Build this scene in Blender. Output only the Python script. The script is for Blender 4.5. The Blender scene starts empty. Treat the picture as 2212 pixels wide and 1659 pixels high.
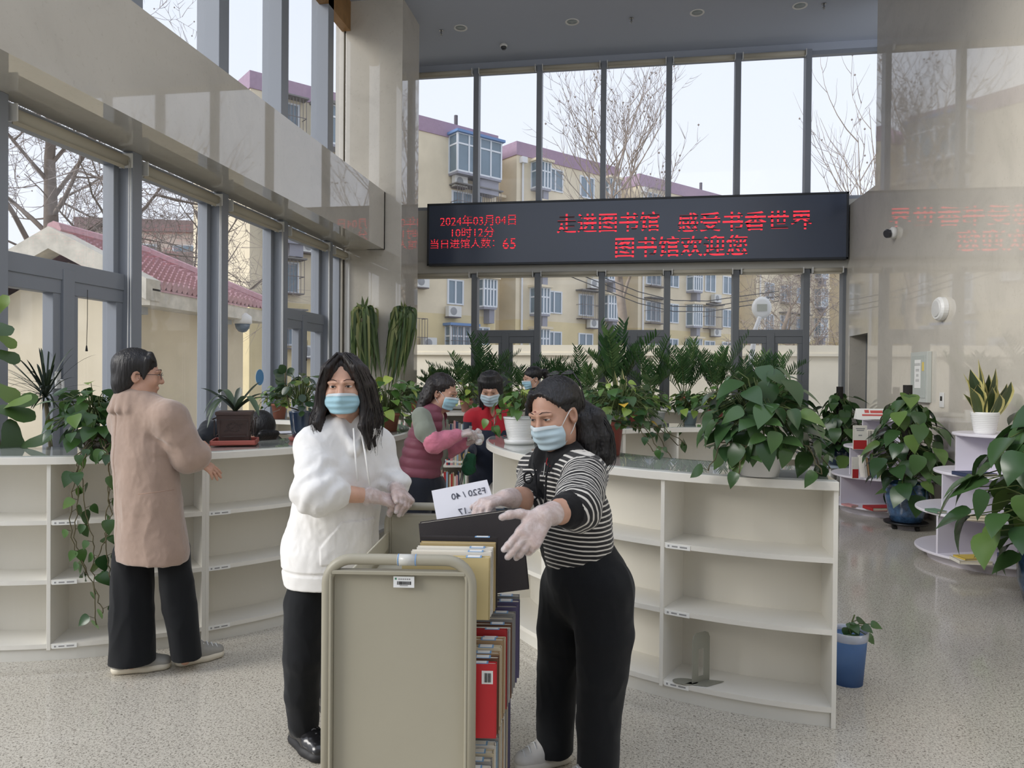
import bpy, bmesh, math, random
import numpy as np
from mathutils import Vector, Matrix, noise as mnoise
PI = math.pi
scene = bpy.context.scene
COL = scene.collection
# ------------------------------------------------------------------ camera
IW, IH, FPX, CX, CY, EYE = 2212, 1659, 1600.0, 1106.0, 829.5, 1.55
YAW = math.radians(9.1)          # looking left of the room axis
PITCH = math.radians(-0.55)
ROLL = 0.0085
def _basis():
    cy, sy = math.cos(YAW), math.sin(YAW)
    f = Vector((-sy*math.cos(PITCH), cy*math.cos(PITCH), math.sin(PITCH)))
    r = Vector((cy, sy, 0)); u = r.cross(f)
    c, s = math.cos(ROLL), math.sin(ROLL)
    return f, (r*c + u*s), (u*c - r*s)
CF, CR, CU = _basis()
CAM = Vector((0, 0, EYE))
cam_data = bpy.data.cameras.new('camera'); cam = bpy.data.objects.new('camera', cam_data); COL.objects.link(cam)
cam_data.sensor_fit = 'HORIZONTAL'; cam_data.sensor_width = 36.0; cam_data.lens = 36.0*FPX/IW
cam_data.clip_start = 0.05; cam_data.clip_end = 500
_m = Matrix((CR, CU, -CF)).transposed().to_4x4(); _m.translation = CAM; cam.matrix_world = _m
scene.camera = cam
def ray(px, py): return CF + CR*((px-CX)/FPX) - CU*((py-CY)/FPX)
def at(px, py, d): return CAM + ray(px, py)*d            # d = depth along the view axis
def on_z(px, py, z): r = ray(px, py); return CAM + r*((z-EYE)/r.z)
def on_y(px, py, y): r = ray(px, py); return CAM + r*(y/r.y)
def on_x(px, py, x): r = ray(px, py); return CAM + r*(x/r.x)
def c2w(r, d, z=0.0):                                     # level camera coordinates (right, depth) to the room
    return Vector((r*math.cos(YAW) - d*math.sin(YAW), r*math.sin(YAW) + d*math.cos(YAW), z))
# ------------------------------------------------------------------ light
def lin(c):
    return tuple((v/255/12.92 if v/255 <= .04045 else ((v/255+.055)/1.055)**2.4) for v in c)
W = bpy.data.worlds.new('overcast_sky'); scene.world = W; W.use_nodes = True
_nt = W.node_tree; _bg = _nt.nodes['Background']
_tc = _nt.nodes.new('ShaderNodeTexCoord'); _sp = _nt.nodes.new('ShaderNodeSeparateXYZ'); _rp = _nt.nodes.new('ShaderNodeValToRGB')
_nt.links.new(_tc.outputs['Generated'], _sp.inputs[0]); _nt.links.new(_sp.outputs['Z'], _rp.inputs[0]); _nt.links.new(_rp.outputs[0], _bg.inputs[0])
_rp.color_ramp.elements[0].position = 0.0; _rp.color_ramp.elements[0].color = (*lin((232, 235, 243)), 1)
_rp.color_ramp.elements[1].position = 0.6; _rp.color_ramp.elements[1].color = (*lin((219, 227, 244)), 1)
_bg.inputs[1].default_value = 1.12
sun_d = bpy.data.lights.new('hazy_sun', 'SUN'); sun = bpy.data.objects.new('hazy_sun', sun_d); COL.objects.link(sun)
sun_d.energy = 2.2; sun_d.angle = math.radians(28); sun_d.color = (1, .965, .91)
sun.rotation_euler = Vector((0.72, 0.45, -0.43)).to_track_quat('-Z', 'Y').to_euler()
scene.view_settings.view_transform = 'Standard'; scene.view_settings.look = 'None'
scene.view_settings.exposure = 0.34; scene.view_settings.gamma = 1.0
scene.cycles.max_bounces = 8; scene.cycles.diffuse_bounces = 5; scene.cycles.glossy_bounces = 4
scene.cycles.transparent_max_bounces = 16; scene.cycles.caustics_reflective = False; scene.cycles.caustics_refractive = False
scene.cycles.sample_clamp_indirect = 6
# ------------------------------------------------------------------ helpers
RND = random.Random(7)
class MB:
    """collects shapes and links them as one mesh object"""
    def __init__(s): s.v = []; s.f = []; s.mi = []; s.t = []; s.tint = 0.5; s.m = 0; s.uv = None
    def add(s, vs, fs):
        b = len(s.v); s.v.extend([tuple(v) for v in vs]); s.t.extend([s.tint]*len(vs))
        for f in fs: s.f.append(tuple(b+i for i in f)); s.mi.append(s.m)
    def box(s, x0, y0, z0, x1, y1, z1):
        s.add([(x0,y0,z0),(x1,y0,z0),(x1,y1,z0),(x0,y1,z0),(x0,y0,z1),(x1,y0,z1),(x1,y1,z1),(x0,y1,z1)],
              [(0,3,2,1),(4,5,6,7),(0,1,5,4),(1,2,6,5),(2,3,7,6),(3,0,4,7)])
    def obox(s, c, ax, hx, ay, hy, az, hz):
        c = Vector(c); X = Vector(ax)*hx; Y = Vector(ay)*hy; Z = Vector(az)*hz
        s.add([c-X-Y-Z, c+X-Y-Z, c+X+Y-Z, c-X+Y-Z, c-X-Y+Z, c+X-Y+Z, c+X+Y+Z, c-X+Y+Z],
              [(0,3,2,1),(4,5,6,7),(0,1,5,4),(1,2,6,5),(2,3,7,6),(3,0,4,7)])
    def hexa(s, b, t):                                     # bottom and top rings of the same length
        n = len(b); s.add(list(b)+list(t), [tuple(range(n-1, -1, -1)), tuple(range(n, 2*n))] + [(i, (i+1) % n, n+(i+1) % n, n+i) for i in range(n)])
    def prism(s, poly, d):                                 # polygon of 3D points pushed along d
        d = Vector(d); s.hexa([Vector(p) for p in poly], [Vector(p)+d for p in poly])
    def tube(s, pts, r, n=8, cap=True, flat=None):
        pts = [Vector(p) for p in pts]; k = len(pts); rs = r if isinstance(r, (list, tuple)) else [r]*k
        up = None; vs = []
        for i, p in enumerate(pts):
            t = (pts[min(i+1, k-1)]-pts[max(i-1, 0)])
            if t.length < 1e-9: t = Vector((0, 0, 1))
            t.normalize()
            if up is None: up = Vector((0, 0, 1)) if abs(t.z) < .9 else Vector((1, 0, 0))
            a = up.cross(t)
            if a.length < 1e-6: a = t.orthogonal()
            a.normalize(); b = t.cross(a); up = b
            for j in range(n):
                w = 2*PI*j/n; vs.append(p + (a*math.cos(w) + b*math.sin(w)*(flat or 1))*rs[i])
        fs = [(i*n+j, i*n+(j+1) % n, (i+1)*n+(j+1) % n, (i+1)*n+j) for i in range(k-1) for j in range(n)]
        if cap: fs += [tuple(range(n-1, -1, -1)), tuple(range((k-1)*n, k*n))]
        s.add(vs, fs)
    def lathe(s, prof, c=(0, 0, 0), n=24, sx=1, sy=1, close=True):   # prof: (radius, z)
        c = Vector(c); k = len(prof); vs = []
        for r, z in prof:
            for j in range(n): w = 2*PI*j/n; vs.append(c + Vector((r*math.cos(w)*sx, r*math.sin(w)*sy, z)))
        fs = [(i*n+j, i*n+(j+1) % n, (i+1)*n+(j+1) % n, (i+1)*n+j) for i in range(k-1) for j in range(n)]
        if close: fs += [tuple(range(n-1, -1, -1)), tuple(range((k-1)*n, k*n))]
        s.add(vs, fs)
    def arc(s, c, r0, r1, a0, a1, z0, z1, n=None):         # curved slab, angles in degrees
        n = n or max(2, int(abs(a1-a0)/2.5)); c = Vector(c); vs = []
        for i in range(n+1):
            a = math.radians(a0+(a1-a0)*i/n); e = Vector((math.cos(a), math.sin(a), 0))
            for r, z in ((r0, z0), (r1, z0), (r1, z1), (r0, z1)): vs.append(c+e*r+Vector((0, 0, z)))
        fs = [(0, 1, 2, 3), tuple(4*n+i for i in (3, 2, 1, 0))]
        for i in range(n):
            for j in range(4): fs.append((4*i+j, 4*i+4+j, 4*i+4+(j+1) % 4, 4*i+(j+1) % 4))
        s.add(vs, fs)
    def build(s, name, mats, parent=None, smooth=False, bevel=0, seg=2, loc=None):
        me = bpy.data.meshes.new(name); org = Vector(loc) if loc is not None else None
        vs = s.v if org is None else [tuple(Vector(v)-org) for v in s.v]
        me.from_pydata(vs, [], s.f)
        for m in (mats if isinstance(mats, (list, tuple)) else [mats]): me.materials.append(m)
        if any(s.mi): me.polygons.foreach_set('material_index', s.mi)
        if smooth: me.polygons.foreach_set('use_smooth', [True]*len(s.f))
        at_ = me.attributes.new('tint', 'FLOAT', 'POINT'); at_.data.foreach_set('value', s.t)
        bm = bmesh.new(); bm.from_mesh(me); bmesh.ops.recalc_face_normals(bm, faces=bm.faces); bm.to_mesh(me); bm.free()
        me.update()
        return link(name, me, parent, bevel, seg, org)
def link(name, me, parent=None, bevel=0, seg=2, org=None):
    o = bpy.data.objects.new(name, me); COL.objects.link(o)
    if org is not None: o.location = org
    if parent is not None:
        o.parent = parent; o.location = (org or Vector()) - _wloc(parent)
    if bevel:
        b = o.modifiers.new('bevel', 'BEVEL'); b.width = bevel; b.segments = seg; b.limit_method = 'ANGLE'; b.angle_limit = math.radians(40)
    return o
def _wloc(o):
    v = Vector(o.location)
    while o.parent is not None: o = o.parent; v += Vector(o.location)
    return v
def tag(o, label=None, cat=None, group=None, kind=None):
    if label: o['label'] = label
    if cat: o['category'] = cat
    if group: o['group'] = group
    if kind: o['kind'] = kind
    return o
def thing(name, label, cat, loc=(0, 0, 0), group=None):
    o = bpy.data.objects.new(name, None); COL.objects.link(o); o.location = loc; o.empty_display_size = .1
    return tag(o, label, cat, group)
def struct(o): o['kind'] = 'structure'; return o
def sroot(name, loc=(0, 0, 0)):
    o = bpy.data.objects.new(name, None); COL.objects.link(o); o.location = loc; return struct(o)
def dup(root, offset=None, label=None, mats=None):
    """copy of a thing with copies of its parts"""
    r = root.copy(); COL.objects.link(r)
    if offset is not None: r.location = Vector(root.location)+Vector(offset)
    if label: r['label'] = label
    for ch in root.children:
        c = ch.copy(); COL.objects.link(c); c.parent = r
        for g in ch.children: d = g.copy(); COL.objects.link(d); d.parent = c
    return r
# ------------------------------------------------------------------ materials
class NT:
    def __init__(s, name):
        s.m = bpy.data.materials.new(name); s.m.use_nodes = True; s.t = s.m.node_tree; s.b = s.t.nodes['Principled BSDF']; s.out = s.t.nodes['Material Output']
    def n(s, typ, **kw):
        nd = s.t.nodes.new(typ)
        for k, v in kw.items():
            if k in nd.inputs: nd.inputs[k].default_value = v
            else: setattr(nd, k, v)
        return nd
    def l(s, a, b): s.t.links.new(a, b)
    def ramp(s, fac, stops):
        r = s.n('ShaderNodeValToRGB'); e = r.color_ramp.elements
        while len(e) < len(stops): e.new(.5)
        for i, (p, c) in enumerate(stops): e[i].position = p; e[i].color = (*c, 1)
        s.l(fac, r.inputs[0]); return r.outputs[0]
    def noise(s, scale, detail=4, rough=.5, coord='Object', dist=0):
        tc = s.n('ShaderNodeTexCoord'); nz = s.n('ShaderNodeTexNoise'); nz.inputs['Scale'].default_value = scale
        nz.inputs['Detail'].default_value = detail; nz.inputs['Roughness'].default_value = rough; nz.inputs['Distortion'].default_value = dist
        s.l(tc.outputs[coord], nz.inputs['Vector']); return nz.outputs['Fac']
    def bump(s, fac, strength=.2, dist=.01):
        b = s.n('ShaderNodeBump'); b.inputs['Strength'].default_value = strength; b.inputs['Distance'].default_value = dist
        s.l(fac, b.inputs['Height']); s.l(b.outputs[0], s.b.inputs['Normal'])
MATS = {}
def mat(name, rgb, rough=.5, metal=0, var=0, vscale=6, bump=0, bscale=80, spec=.5, sheen=0, trans=0, coat=0, emit=0, bdist=.004):
    if name in MATS: return MATS[name]
    k = NT(name); c = lin(rgb); b = k.b
    b.inputs['Base Color'].default_value = (*c, 1); b.inputs['Roughness'].default_value = rough; b.inputs['Metallic'].default_value = metal
    b.inputs['Specular IOR Level'].default_value = spec
    if var:
        lo = tuple(x*(1-var) for x in c); hi = tuple(min(1, x*(1+var)) for x in c)
        k.l(k.ramp(k.noise(vscale, 5, .6), [(.3, lo), (.7, hi)]), b.inputs['Base Color'])
    if bump: k.bump(k.noise(bscale, 4, .6), bump, bdist)
    if sheen: b.inputs['Sheen Weight'].default_value = sheen; b.inputs['Sheen Roughness'].default_value = .5
    if trans: b.inputs['Transmission Weight'].default_value = trans
    if coat: b.inputs['Coat Weight'].default_value = coat; b.inputs['Coat Roughness'].default_value = .08
    if emit: b.inputs['Emission Color'].default_value = (*c, 1); b.inputs['Emission Strength'].default_value = emit
    MATS[name] = k.m; return k.m
def tintmat(name, lo, hi, rough=.5, spec=.5, sheen=0, transl=0, mid=None):
    """colour varies with the per-leaf 'tint' attribute"""
    if name in MATS: return MATS[name]
    k = NT(name); a = k.n('ShaderNodeAttribute'); a.attribute_name = 'tint'
    st = [(0, lin(lo)), (1, lin(hi))] if mid is None else [(0, lin(lo)), (.6, lin(mid)), (1, lin(hi))]
    col = k.ramp(a.outputs['Fac'], st); k.l(col, k.b.inputs['Base Color'])
    k.b.inputs['Roughness'].default_value = rough; k.b.inputs['Specular IOR Level'].default_value = spec
    if transl:
        tr = k.n('ShaderNodeBsdfTranslucent'); mx = k.n('ShaderNodeMixShader'); mx.inputs[0].default_value = transl
        k.l(col, tr.inputs[0]); k.l(k.b.outputs[0], mx.inputs[1]); k.l(tr.outputs[0], mx.inputs[2]); k.l(mx.outputs[0], k.out.inputs[0])
    MATS[name] = k.m; return k.m
def glassmat(name, tint=(1, 1, 1), refl=.06, veil=.05, rough=0.0, veilc=(.9, .92, .95)):
    k = NT(name); t = k.t; t.nodes.remove(k.b)
    tr = k.n('ShaderNodeBsdfTransparent'); tr.inputs[0].default_value = (*tint, 1)
    gl = k.n('ShaderNodeBsdfGlossy'); gl.inputs['Roughness'].default_value = rough
    df = k.n('ShaderNodeBsdfDiffuse'); df.inputs[0].default_value = (*veilc, 1)
    lw = k.n('ShaderNodeLayerWeight'); lw.inputs[0].default_value = .35
    mr = k.n('ShaderNodeMapRange'); mr.inputs['To Min'].default_value = refl*.6; mr.inputs['To Max'].default_value = min(1, refl*7)
    k.l(lw.outputs['Fresnel'], mr.inputs['Value'])
    m1 = k.n('ShaderNodeMixShader'); m1.inputs[0].default_value = veil; k.l(tr.outputs[0], m1.inputs[1]); k.l(df.outputs[0], m1.inputs[2])
    m2 = k.n('ShaderNodeMixShader'); ge = k.n('ShaderNodeNewGeometry'); sb = k.n('ShaderNodeMath'); sb.operation = 'SUBTRACT'; sb.inputs[0].default_value = 1; k.l(ge.outputs['Backfacing'], sb.inputs[1])
    ml = k.n('ShaderNodeMath'); ml.operation = 'MULTIPLY'; k.l(mr.outputs[0], ml.inputs[0]); k.l(sb.outputs[0], ml.inputs[1]); k.l(ml.outputs[0], m2.inputs[0]); k.l(m1.outputs[0], m2.inputs[1]); k.l(gl.outputs[0], m2.inputs[2])
    k.l(m2.outputs[0], k.out.inputs[0]); return k.m
M_PANE = glassmat('window_glass', (.95, .955, .96), .045, .035)  # veil mixes pale diffuse colour into the panes as painted haze
M_SHEET = glassmat('table_glass', (.95, .97, .965), .32, .06)
def _floor():
    k = NT('speckled_granite'); b = k.b
    n1 = k.noise(120, 3, .65, dist=.8); n2 = k.noise(260, 2, .5); n3 = k.noise(.8, 3, .5)
    c1 = k.ramp(n1, [(.36, lin((122, 117, 110))), (.46, lin((200, 196, 187))), (.62, lin((220, 216, 207)))])
    c2 = k.ramp(n2, [(.30, lin((112, 107, 102))), (.42, lin((236, 233, 226)))])
    mx = k.n('ShaderNodeMix'); mx.data_type = 'RGBA'; mx.blend_type = 'MULTIPLY'; mx.inputs[0].default_value = .75
    k.l(c1, mx.inputs[6]); k.l(c2, mx.inputs[7]); k.l(mx.outputs[2], b.inputs['Base Color'])
    rg = k.ramp(n3, [(.3, (.07, .07, .07)), (.7, (.15, .15, .15))]); k.l(rg, b.inputs['Roughness'])
    b.inputs['Specular IOR Level'].default_value = .55
    return k.m
M_FLOOR = _floor()
def _marble(name, rgb, rough, joints=None):
    k = NT(name); b = k.b; c = lin(rgb)
    n1 = k.noise(1.2, 6, .62, dist=.8); n2 = k.noise(26, 5, .7)
    c1 = k.ramp(n1, [(.25, tuple(x*.86 for x in c)), (.5, c), (.8, tuple(min(1, x*1.08) for x in c))])
    c2 = k.ramp(n2, [(.28, (.66, .63, .58)), (.42, (1, 1, 1))])
    mx = k.n('ShaderNodeMix'); mx.data_type = 'RGBA'; mx.blend_type = 'MULTIPLY'; mx.inputs[0].default_value = .35
    k.l(c1, mx.inputs[6]); k.l(c2, mx.inputs[7]); k.l(mx.outputs[2], b.inputs['Base Color'])
    b.inputs['Roughness'].default_value = rough; b.inputs['Specular IOR Level'].default_value = .8; b.inputs['IOR'].default_value = 1.65
    return k.m
M_MARBLE = _marble('polished_beige_marble', (204, 198, 186), .025)
M_FRAME = mat('grey_aluminium', (142, 147, 155), .45, .05)
M_FRAME2 = mat('dark_grey_aluminium', (116, 120, 125), .45, .05)
M_CEIL = mat('ceiling_paint', (172, 179, 192), .8)
M_WHITE = mat('white_plastic', (225, 225, 222), .45)
M_BLACK = mat('black_plastic', (18, 18, 20), .4)
M_BLIND = mat('cream_blind_fabric', (186, 180, 164), .8)
# ================================================================== the room
YB, XL, XF, XR = 12.4, -4.09, -3.46, 3.33
ZH, ZF, ZC = 3.34, 4.15, 6.88       # window head / soffit, fascia top, ceiling
f = MB(); f.box(-4.3, -6, -.1, 8, YB+.1, 0); struct(f.build('floor', M_FLOOR))
c = MB(); c.box(-4.3, 5.2, ZC, 8, YB+.4, ZC+.12); c.box(-4.3, YB-.02, ZC-.12, 8, YB+.25, ZC); struct(c.build('ceiling', M_CEIL))
# right wall: marble slab with a doorway, notched at its top far end
w = MB(); TK = .35
def rw(poly): w.prism([(XR, y, z) for y, z in poly], (TK, 0, 0))
d0 = on_x(1874, 727, XR).y; d1 = on_x(1835, 727, XR).y; dz = 2.22
n0 = on_x(1891, 400, XR); n1 = on_x(1838, 440, XR)
rw([(1.2, 0), (d0, 0), (d0, dz), (1.2, dz)]); rw([(d1, 0), (YB, 0), (YB, dz), (d1, dz)])
rw([(1.2, dz), (YB, dz), (YB, n1.z), (n1.y, n1.z), (n0.y, n0.z), (1.2, n0.z)])
rw([(1.2, n0.z), (n0.y, n0.z), (n0.y, ZC+.1), (1.2, ZC+.1)])
struct(w.build('wall_right', M_MARBLE))
w = MB(); w.box(-4.3, -2.8, 0, 8, -2.6, 5.0); struct(w.build('wall_light_block', mat('white_plaster', (226, 222, 214), .8)))  # unseen wall added behind the camera to block low frontal daylight
# dark metal door standing in that doorway
d = MB(); d.box(XR+TK-.08, d0, 0, XR+TK, d1, dz); dr = struct(d.build('door_1', mat('dark_steel_door', (58, 64, 70), .5)))
d = MB(); d.box(XR+.24, d0-.02, 0, XR+TK+.01, d0+.06, dz); d.box(XR+.24, d1-.06, 0, XR+TK+.01, d1+.02, dz); d.build('door_frame', M_FRAME2, dr)
# far left marble pier and the marble-clad balcony edge along the left
p = MB(); p.box(-4.06, 10.1, 0, -3.22, 10.93, ZC+.05); struct(p.build('column', M_MARBLE, bevel=.004))
b = MB(); b.box(XF-.03, -1, ZH, XF, 10.1, ZF); b.box(XL+.03, -1, ZH, XF-.03, 10.1, ZH+.03); b.box(XL+.03, -1, ZF-.03, XF-.03, 10.1, ZF)
b.box(XF-.25, 10.06, ZH, XF, 10.098, ZF)
struct(b.build('trim_1', M_MARBLE))
s = MB(); s.box(-4.12, 8.9, ZC-.42, -3.99, 10.1, ZC); struct(s.build('trim_2', mat('brown_timber', (150, 112, 66), .5, var=.2)))
# spandrel band between the two back window rows
t = MB(); t.box(-4.2, YB-.02, ZH, XR+.6, YB+.2, 4.4); t.box(-3.7, YB-.10, ZH-.04, XR, YB, ZH+.16)
struct(t.build('wall_back', mat('pale_grey_panel', (186, 184, 176), .4)))
WN = [0]
def window(segs, panes, mats=M_FRAME):
    """a window: frame bars, each pane, and any casement bars with handles"""
    WN[0] += 1; r = sroot('window_%d' % WN[0]); m = MB()
    for s_ in segs: m.box(*s_)
    m.build('window_frame', mats, r, bevel=.004)
    for s_ in panes: g = MB(); g.box(*s_); g.build('pane', M_PANE, r)
    return r
def handle(r, p, ax):
    m = MB(); p = Vector(p); a = Vector(ax)
    m.obox(p, a, .02, (0, 0, 1), .06, a.cross(Vector((0, 0, 1))), .008)
    q = p+a.cross(Vector((0, 0, 1)))*.0
    m.tube([q+Vector((0, 0, .0)), q+a.cross(Vector((0, 0, 1)))*.04, q+a.cross(Vector((0, 0, 1)))*.045+Vector((0, 0, -.12))], .009, 8)
    m.build('handle', M_WHITE, r)
BX = [-3.72, -2.64, -1.56, -.49, .575, 1.66, 2.74, 3.85]
ZT = 2.28
tr = 0
for i in range(7):
    x0, x1 = BX[i], BX[i+1]
    # upper row
    window([(x1-.045, YB-.04, 4.4, x1+.045, YB+.14, ZC-.1), (x0, YB, 4.4, x1, YB+.1, 4.46), (x0, YB, ZC-.18, x1, YB+.1, ZC-.1)],
           [(x0+.03, YB+.06, 4.42, x1-.03, YB+.068, ZC-.12)])
    lx1 = min(x1, XR)
    bars = [(lx1-.05, YB-.06, .0, lx1+.05 if i < 6 else lx1+.2, YB+.14, ZH), (x0, YB, .55, lx1, YB+.1, .64), (x0, YB, ZH-.1, lx1, YB+.1, ZH)]
    panes = [(x0+.04, YB+.05, .6, lx1-.04, YB+.058, ZH-.05)]
    if i in (1, 3, 5):
        xm = (x0+x1)/2
        bars += [(x0, YB-.05, ZT-.05, x1, YB+.1, ZT+.06), (xm-.06, YB-.057, .6, xm+.06, YB+.094, ZT+.01)]
        for a, b_ in ((x0+.05, xm-.06), (xm+.06, x1-.05)):
            bars += [(a, YB-.04, ZT-.16, b_, YB+.06, ZT-.05), (a, YB-.034, .6, a+.06, YB+.054, ZT), (b_-.06, YB-.034, .6, b_, YB+.054, ZT)]
    r = window(bars, panes, M_FRAME2)
    if i in (1, 3, 5): handle(r, ((x0+x1)/2+.09, YB-.05, 1.35), (1, 0, 0))
PLACE = ['left end', 'bay second from the left', 'bay third from the left', 'middle bay', 'bay third from the right', 'bay second from the right', 'right end']
def blind(p0, p1, r, label, chain=0):
    p0 = Vector(p0); p1 = Vector(p1); t = thing('roller_blind', label, 'blind', p0, 'roller blinds at the window heads')
    m = MB(); m.tube([p0, p1], r, 14); m.build('roll', M_BLIND, t, smooth=True)
    d = (p1-p0).normalized(); e = Vector((0, 0, 1)); q = d.cross(e)
    for p in (p0, p1): m = MB(); m.obox(p, d, .006, q, r*1.35, e, r*1.35); m.build('bracket', M_WHITE, t)
    if chain: m = MB(); a = p1+Vector((.05, -.03, 0)); m.tube([a, a+Vector((.0, -.012, -chain)), a+Vector((.0, .01, -chain-.03)), a+Vector((0, .03, -chain)), a+Vector((0, .02, 0))], .0035, 5); m.build('pull_chain', M_WHITE, t, True)
    m = MB(); m.obox((p0+p1)/2+Vector((0, 0, -r-.008)), d, (p1-p0).length/2-.02, q, .004, e, .018); m.build('hem', M_BLIND, t)
    return t
for i in range(7):
    x0, x1 = BX[i]+.07, min(BX[i+1], XR)-.07
    blind((x0, YB-.12, ZH-.07), (x1, YB-.12, ZH-.07), .035, 'rolled cream blind under the LED sign, %s of the row' % PLACE[i])
    if i < 6: blind((x0-.01, YB-.08, ZC-.17), (x1+.01, YB-.08, ZC-.17), .035, 'rolled cream blind under the ceiling, %s of the row' % PLACE[i])
# left window wall
LY = [2.83, 4.15, 5.47, 6.79, 8.09, 9.41, 10.73]
for i in range(6):
    y0, y1 = LY[i], LY[i+1]; last = i == 5
    yy = 10.1 if last else y1
    bars = [] if last else [(XL-.14, y1-.06, 0, XL+.12, y1+.06, ZH)]
    bars += [(XL-.1, y0, .1, XL, yy, .2), (XL-.1, y0, ZH-.12, XL+.02, yy, ZH), (XL-.1, y0, 0, XL-.02, yy, .12), (XL-.1, yy-.12, .1, XL, yy-.06, ZH), (XL-.1, y0+.06, .1, XL, y0+.1, ZH)]
    panes = [(XL-.06, y0+.03, .15, XL-.052, yy-.03, ZH-.05)]
    if i in (1, 4):
        ym = (y0+y1)/2
        bars += [(XL-.1, y0, ZT-.06, XL+.05, y1, ZT+.07), (XL-.094, ym-.055, .1, XL+.058, ym+.055, ZT+.02)]
        for a, b_ in ((y0+.06, ym-.055), (ym+.055, y1-.06)):
            bars += [(XL-.06, a, ZT-.16, XL+.04, b_, ZT-.05), (XL-.054, a, .1, XL+.034, a+.06, ZT), (XL-.054, b_-.07, .1, XL+.034, b_, ZT)]
    r = window(bars, panes)
    if i in (1, 4): handle(r, (XL+.05, (y0+y1)/2-.10, 1.5), (0, 1, 0))
    window([] if last else [(XL-.14, y1-.09, ZF, XL+.10, y1+.09, ZC)] , [(XL-.06, y0+.03, ZF, XL-.052, yy-.03, ZC)])
    nm = ['nearest the viewer', 'above the casement window by the tall fig plant', 'behind the woman in the camel coat', 'above the clivia pot', 'above the far casement window on the left', 'beside the marble column'][i]
    if i: blind((XL+.09, y0+.1, ZH-.10), (XL+.09, yy-.1, ZH-.09), .042, 'rolled cream blind on the left wall, %s' % nm, 2.0)
p = on_x(561, 815, XL-.045); m = MB(); m.tube([p, p+Vector((.002, 0, 0))], .09, 28); tag(m.build('round_sticker', mat('sky_blue_vinyl', (96, 156, 206), .4)), 'round sky blue sticker on the left window glass, above the clivia', 'sticker')
for px, py0, py1, nm in ((189, 626, 752, 'in the nearest casement window'), (612, 735, 770, 'in the left leaf of the far casement'), (664, 735, 775, 'in the right leaf of the far casement')):
    a = on_x(px, py0, XL+.06); b_ = on_x(px-2, py1, XL+.06); t = thing('pull_cord', 'thin dark pull cord hanging '+nm, 'cord', a); m = MB(); m.tube([a, (a+b_)/2+Vector((0, .004, 0)), b_], .0022, 5); m.build('cord', M_BLACK, t); m = MB(); m.lathe([(.004, .02), (.009, -.02), (.007, -.024)], b_, 8); m.build('weight', M_BLACK, t)
l = MB(); l.box(XL-.12, 10.93, 0, XL, YB, ZC); l.box(XL-.12, 10.1, 0, XL, 10.95, ZC); struct(l.build('wall_left', M_MARBLE))
# ---- ceiling fittings
DL = ['leftmost, above the sign\'s date', 'second from the left', 'third from the left', 'rightmost']
for (px, py), nm in zip(((995, 60), (1236, 47), (1506, 27), (1728, 12)), DL):
    p = on_z(px, py, ZC); t = thing('downlight', 'round recessed white ceiling downlight, %s of the four' % nm, 'light', p, 'ceiling downlights')
    m = MB(); m.lathe([(.075, -.001), (.1, -.012), (.105, -.006), (.105, 0)], p, 28, close=False); m.build('trim_ring', M_WHITE, t, True)
    m = MB(); m.lathe([(.001, -.003), (.078, -.003), (.078, 0)], p, 28, close=False); m.build('lens', mat('frosted_lens', (150, 160, 162), .3), t, True)
for (px, py), nm in zip(((953, 66), (1364, 39), (1780, 8)), ('left of the leftmost downlight', 'between the middle downlights', 'right of the rightmost downlight')):
    p = on_z(px, py, ZC); m = MB(); m.lathe([(.035, 0), (.035, -.006), (.010, -.012), (.010, -.05), (.022, -.052), (.022, -.056), (.004, -.058), (.004, -.075), (.014, -.077), (.014, -.08)], p, 14)
    tag(m.build('fire_sprinkler', mat('chrome', (150, 150, 150), .25, .9), smooth=False), 'small fire sprinkler head on the ceiling, %s' % nm, 'sprinkler')
p = on_z(1088, 96, ZC); t = thing('dome_camera', 'small white dome security camera hanging from the ceiling', 'camera', p)
m = MB(); m.lathe([(.06, 0), (.06, -.03), (.05, -.04)], p, 20); m.build('base', M_WHITE, t, True)
m = MB(); m.lathe([(.048, -.035), (.045, -.06), (.03, -.08), (.001, -.088)], p, 20); m.build('dome', mat('smoked_dome', (60, 62, 66), .1), t, True)
# ---- things on the right wall
p = on_x(2038, 667, XR); t = thing('wall_speaker', 'white oval wall speaker high on the marble wall', 'speaker', p)
m = MB()
for k, (r, dx) in enumerate(((.11, 0), (.11, -.05), (.095, -.075), (.04, -.085))):
    pass
def xdisc(m, p, prof, n=28, sy=1, sz=1):   # profile (radius, distance out of the wall) around -X
    vs = []
    for r, o in prof:
        for j in range(n): a = 2*PI*j/n; vs.append((p.x-o, p.y+r*math.cos(a)*sy, p.z+r*math.sin(a)*sz))
    k = len(prof); m.add(vs, [(i*n+j, i*n+(j+1) % n, (i+1)*n+(j+1) % n, (i+1)*n+j) for i in range(k-1) for j in range(n)]+[tuple(range(n)), tuple(range((k-1)*n, k*n))])
xdisc(m, p, [(.15, 0), (.15, .05), (.13, .075)], sz=.85); m.build('shell', M_WHITE, t, bevel=.004)
m = MB(); xdisc(m, p, [(.105, .075), (.10, .084), (.03, .088)], sz=.85); m.build('grille', mat('speaker_grille', (205, 205, 202), .6), t)
p = on_x(1935, 503, XR); t = thing('bullet_camera', 'white and black security camera bracketed to the marble wall beside the sign', 'camera', p)
m = MB(); xdisc(m, p, [(.075, 0), (.075, .05), (.055, .07)]); m.build('base', M_WHITE, t, True)
m = MB(); m.tube([p+Vector((-.05, 0, 0)), p+Vector((-.10, -.02, -.01))], .045, 16); m.tube([p+Vector((-.10, -.02, -.01)), p+Vector((-.125, -.03, -.02))], [.06, .05], 16); m.build('camera_head', mat('graphite_plastic', (52, 52, 58), .35), t)
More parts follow.
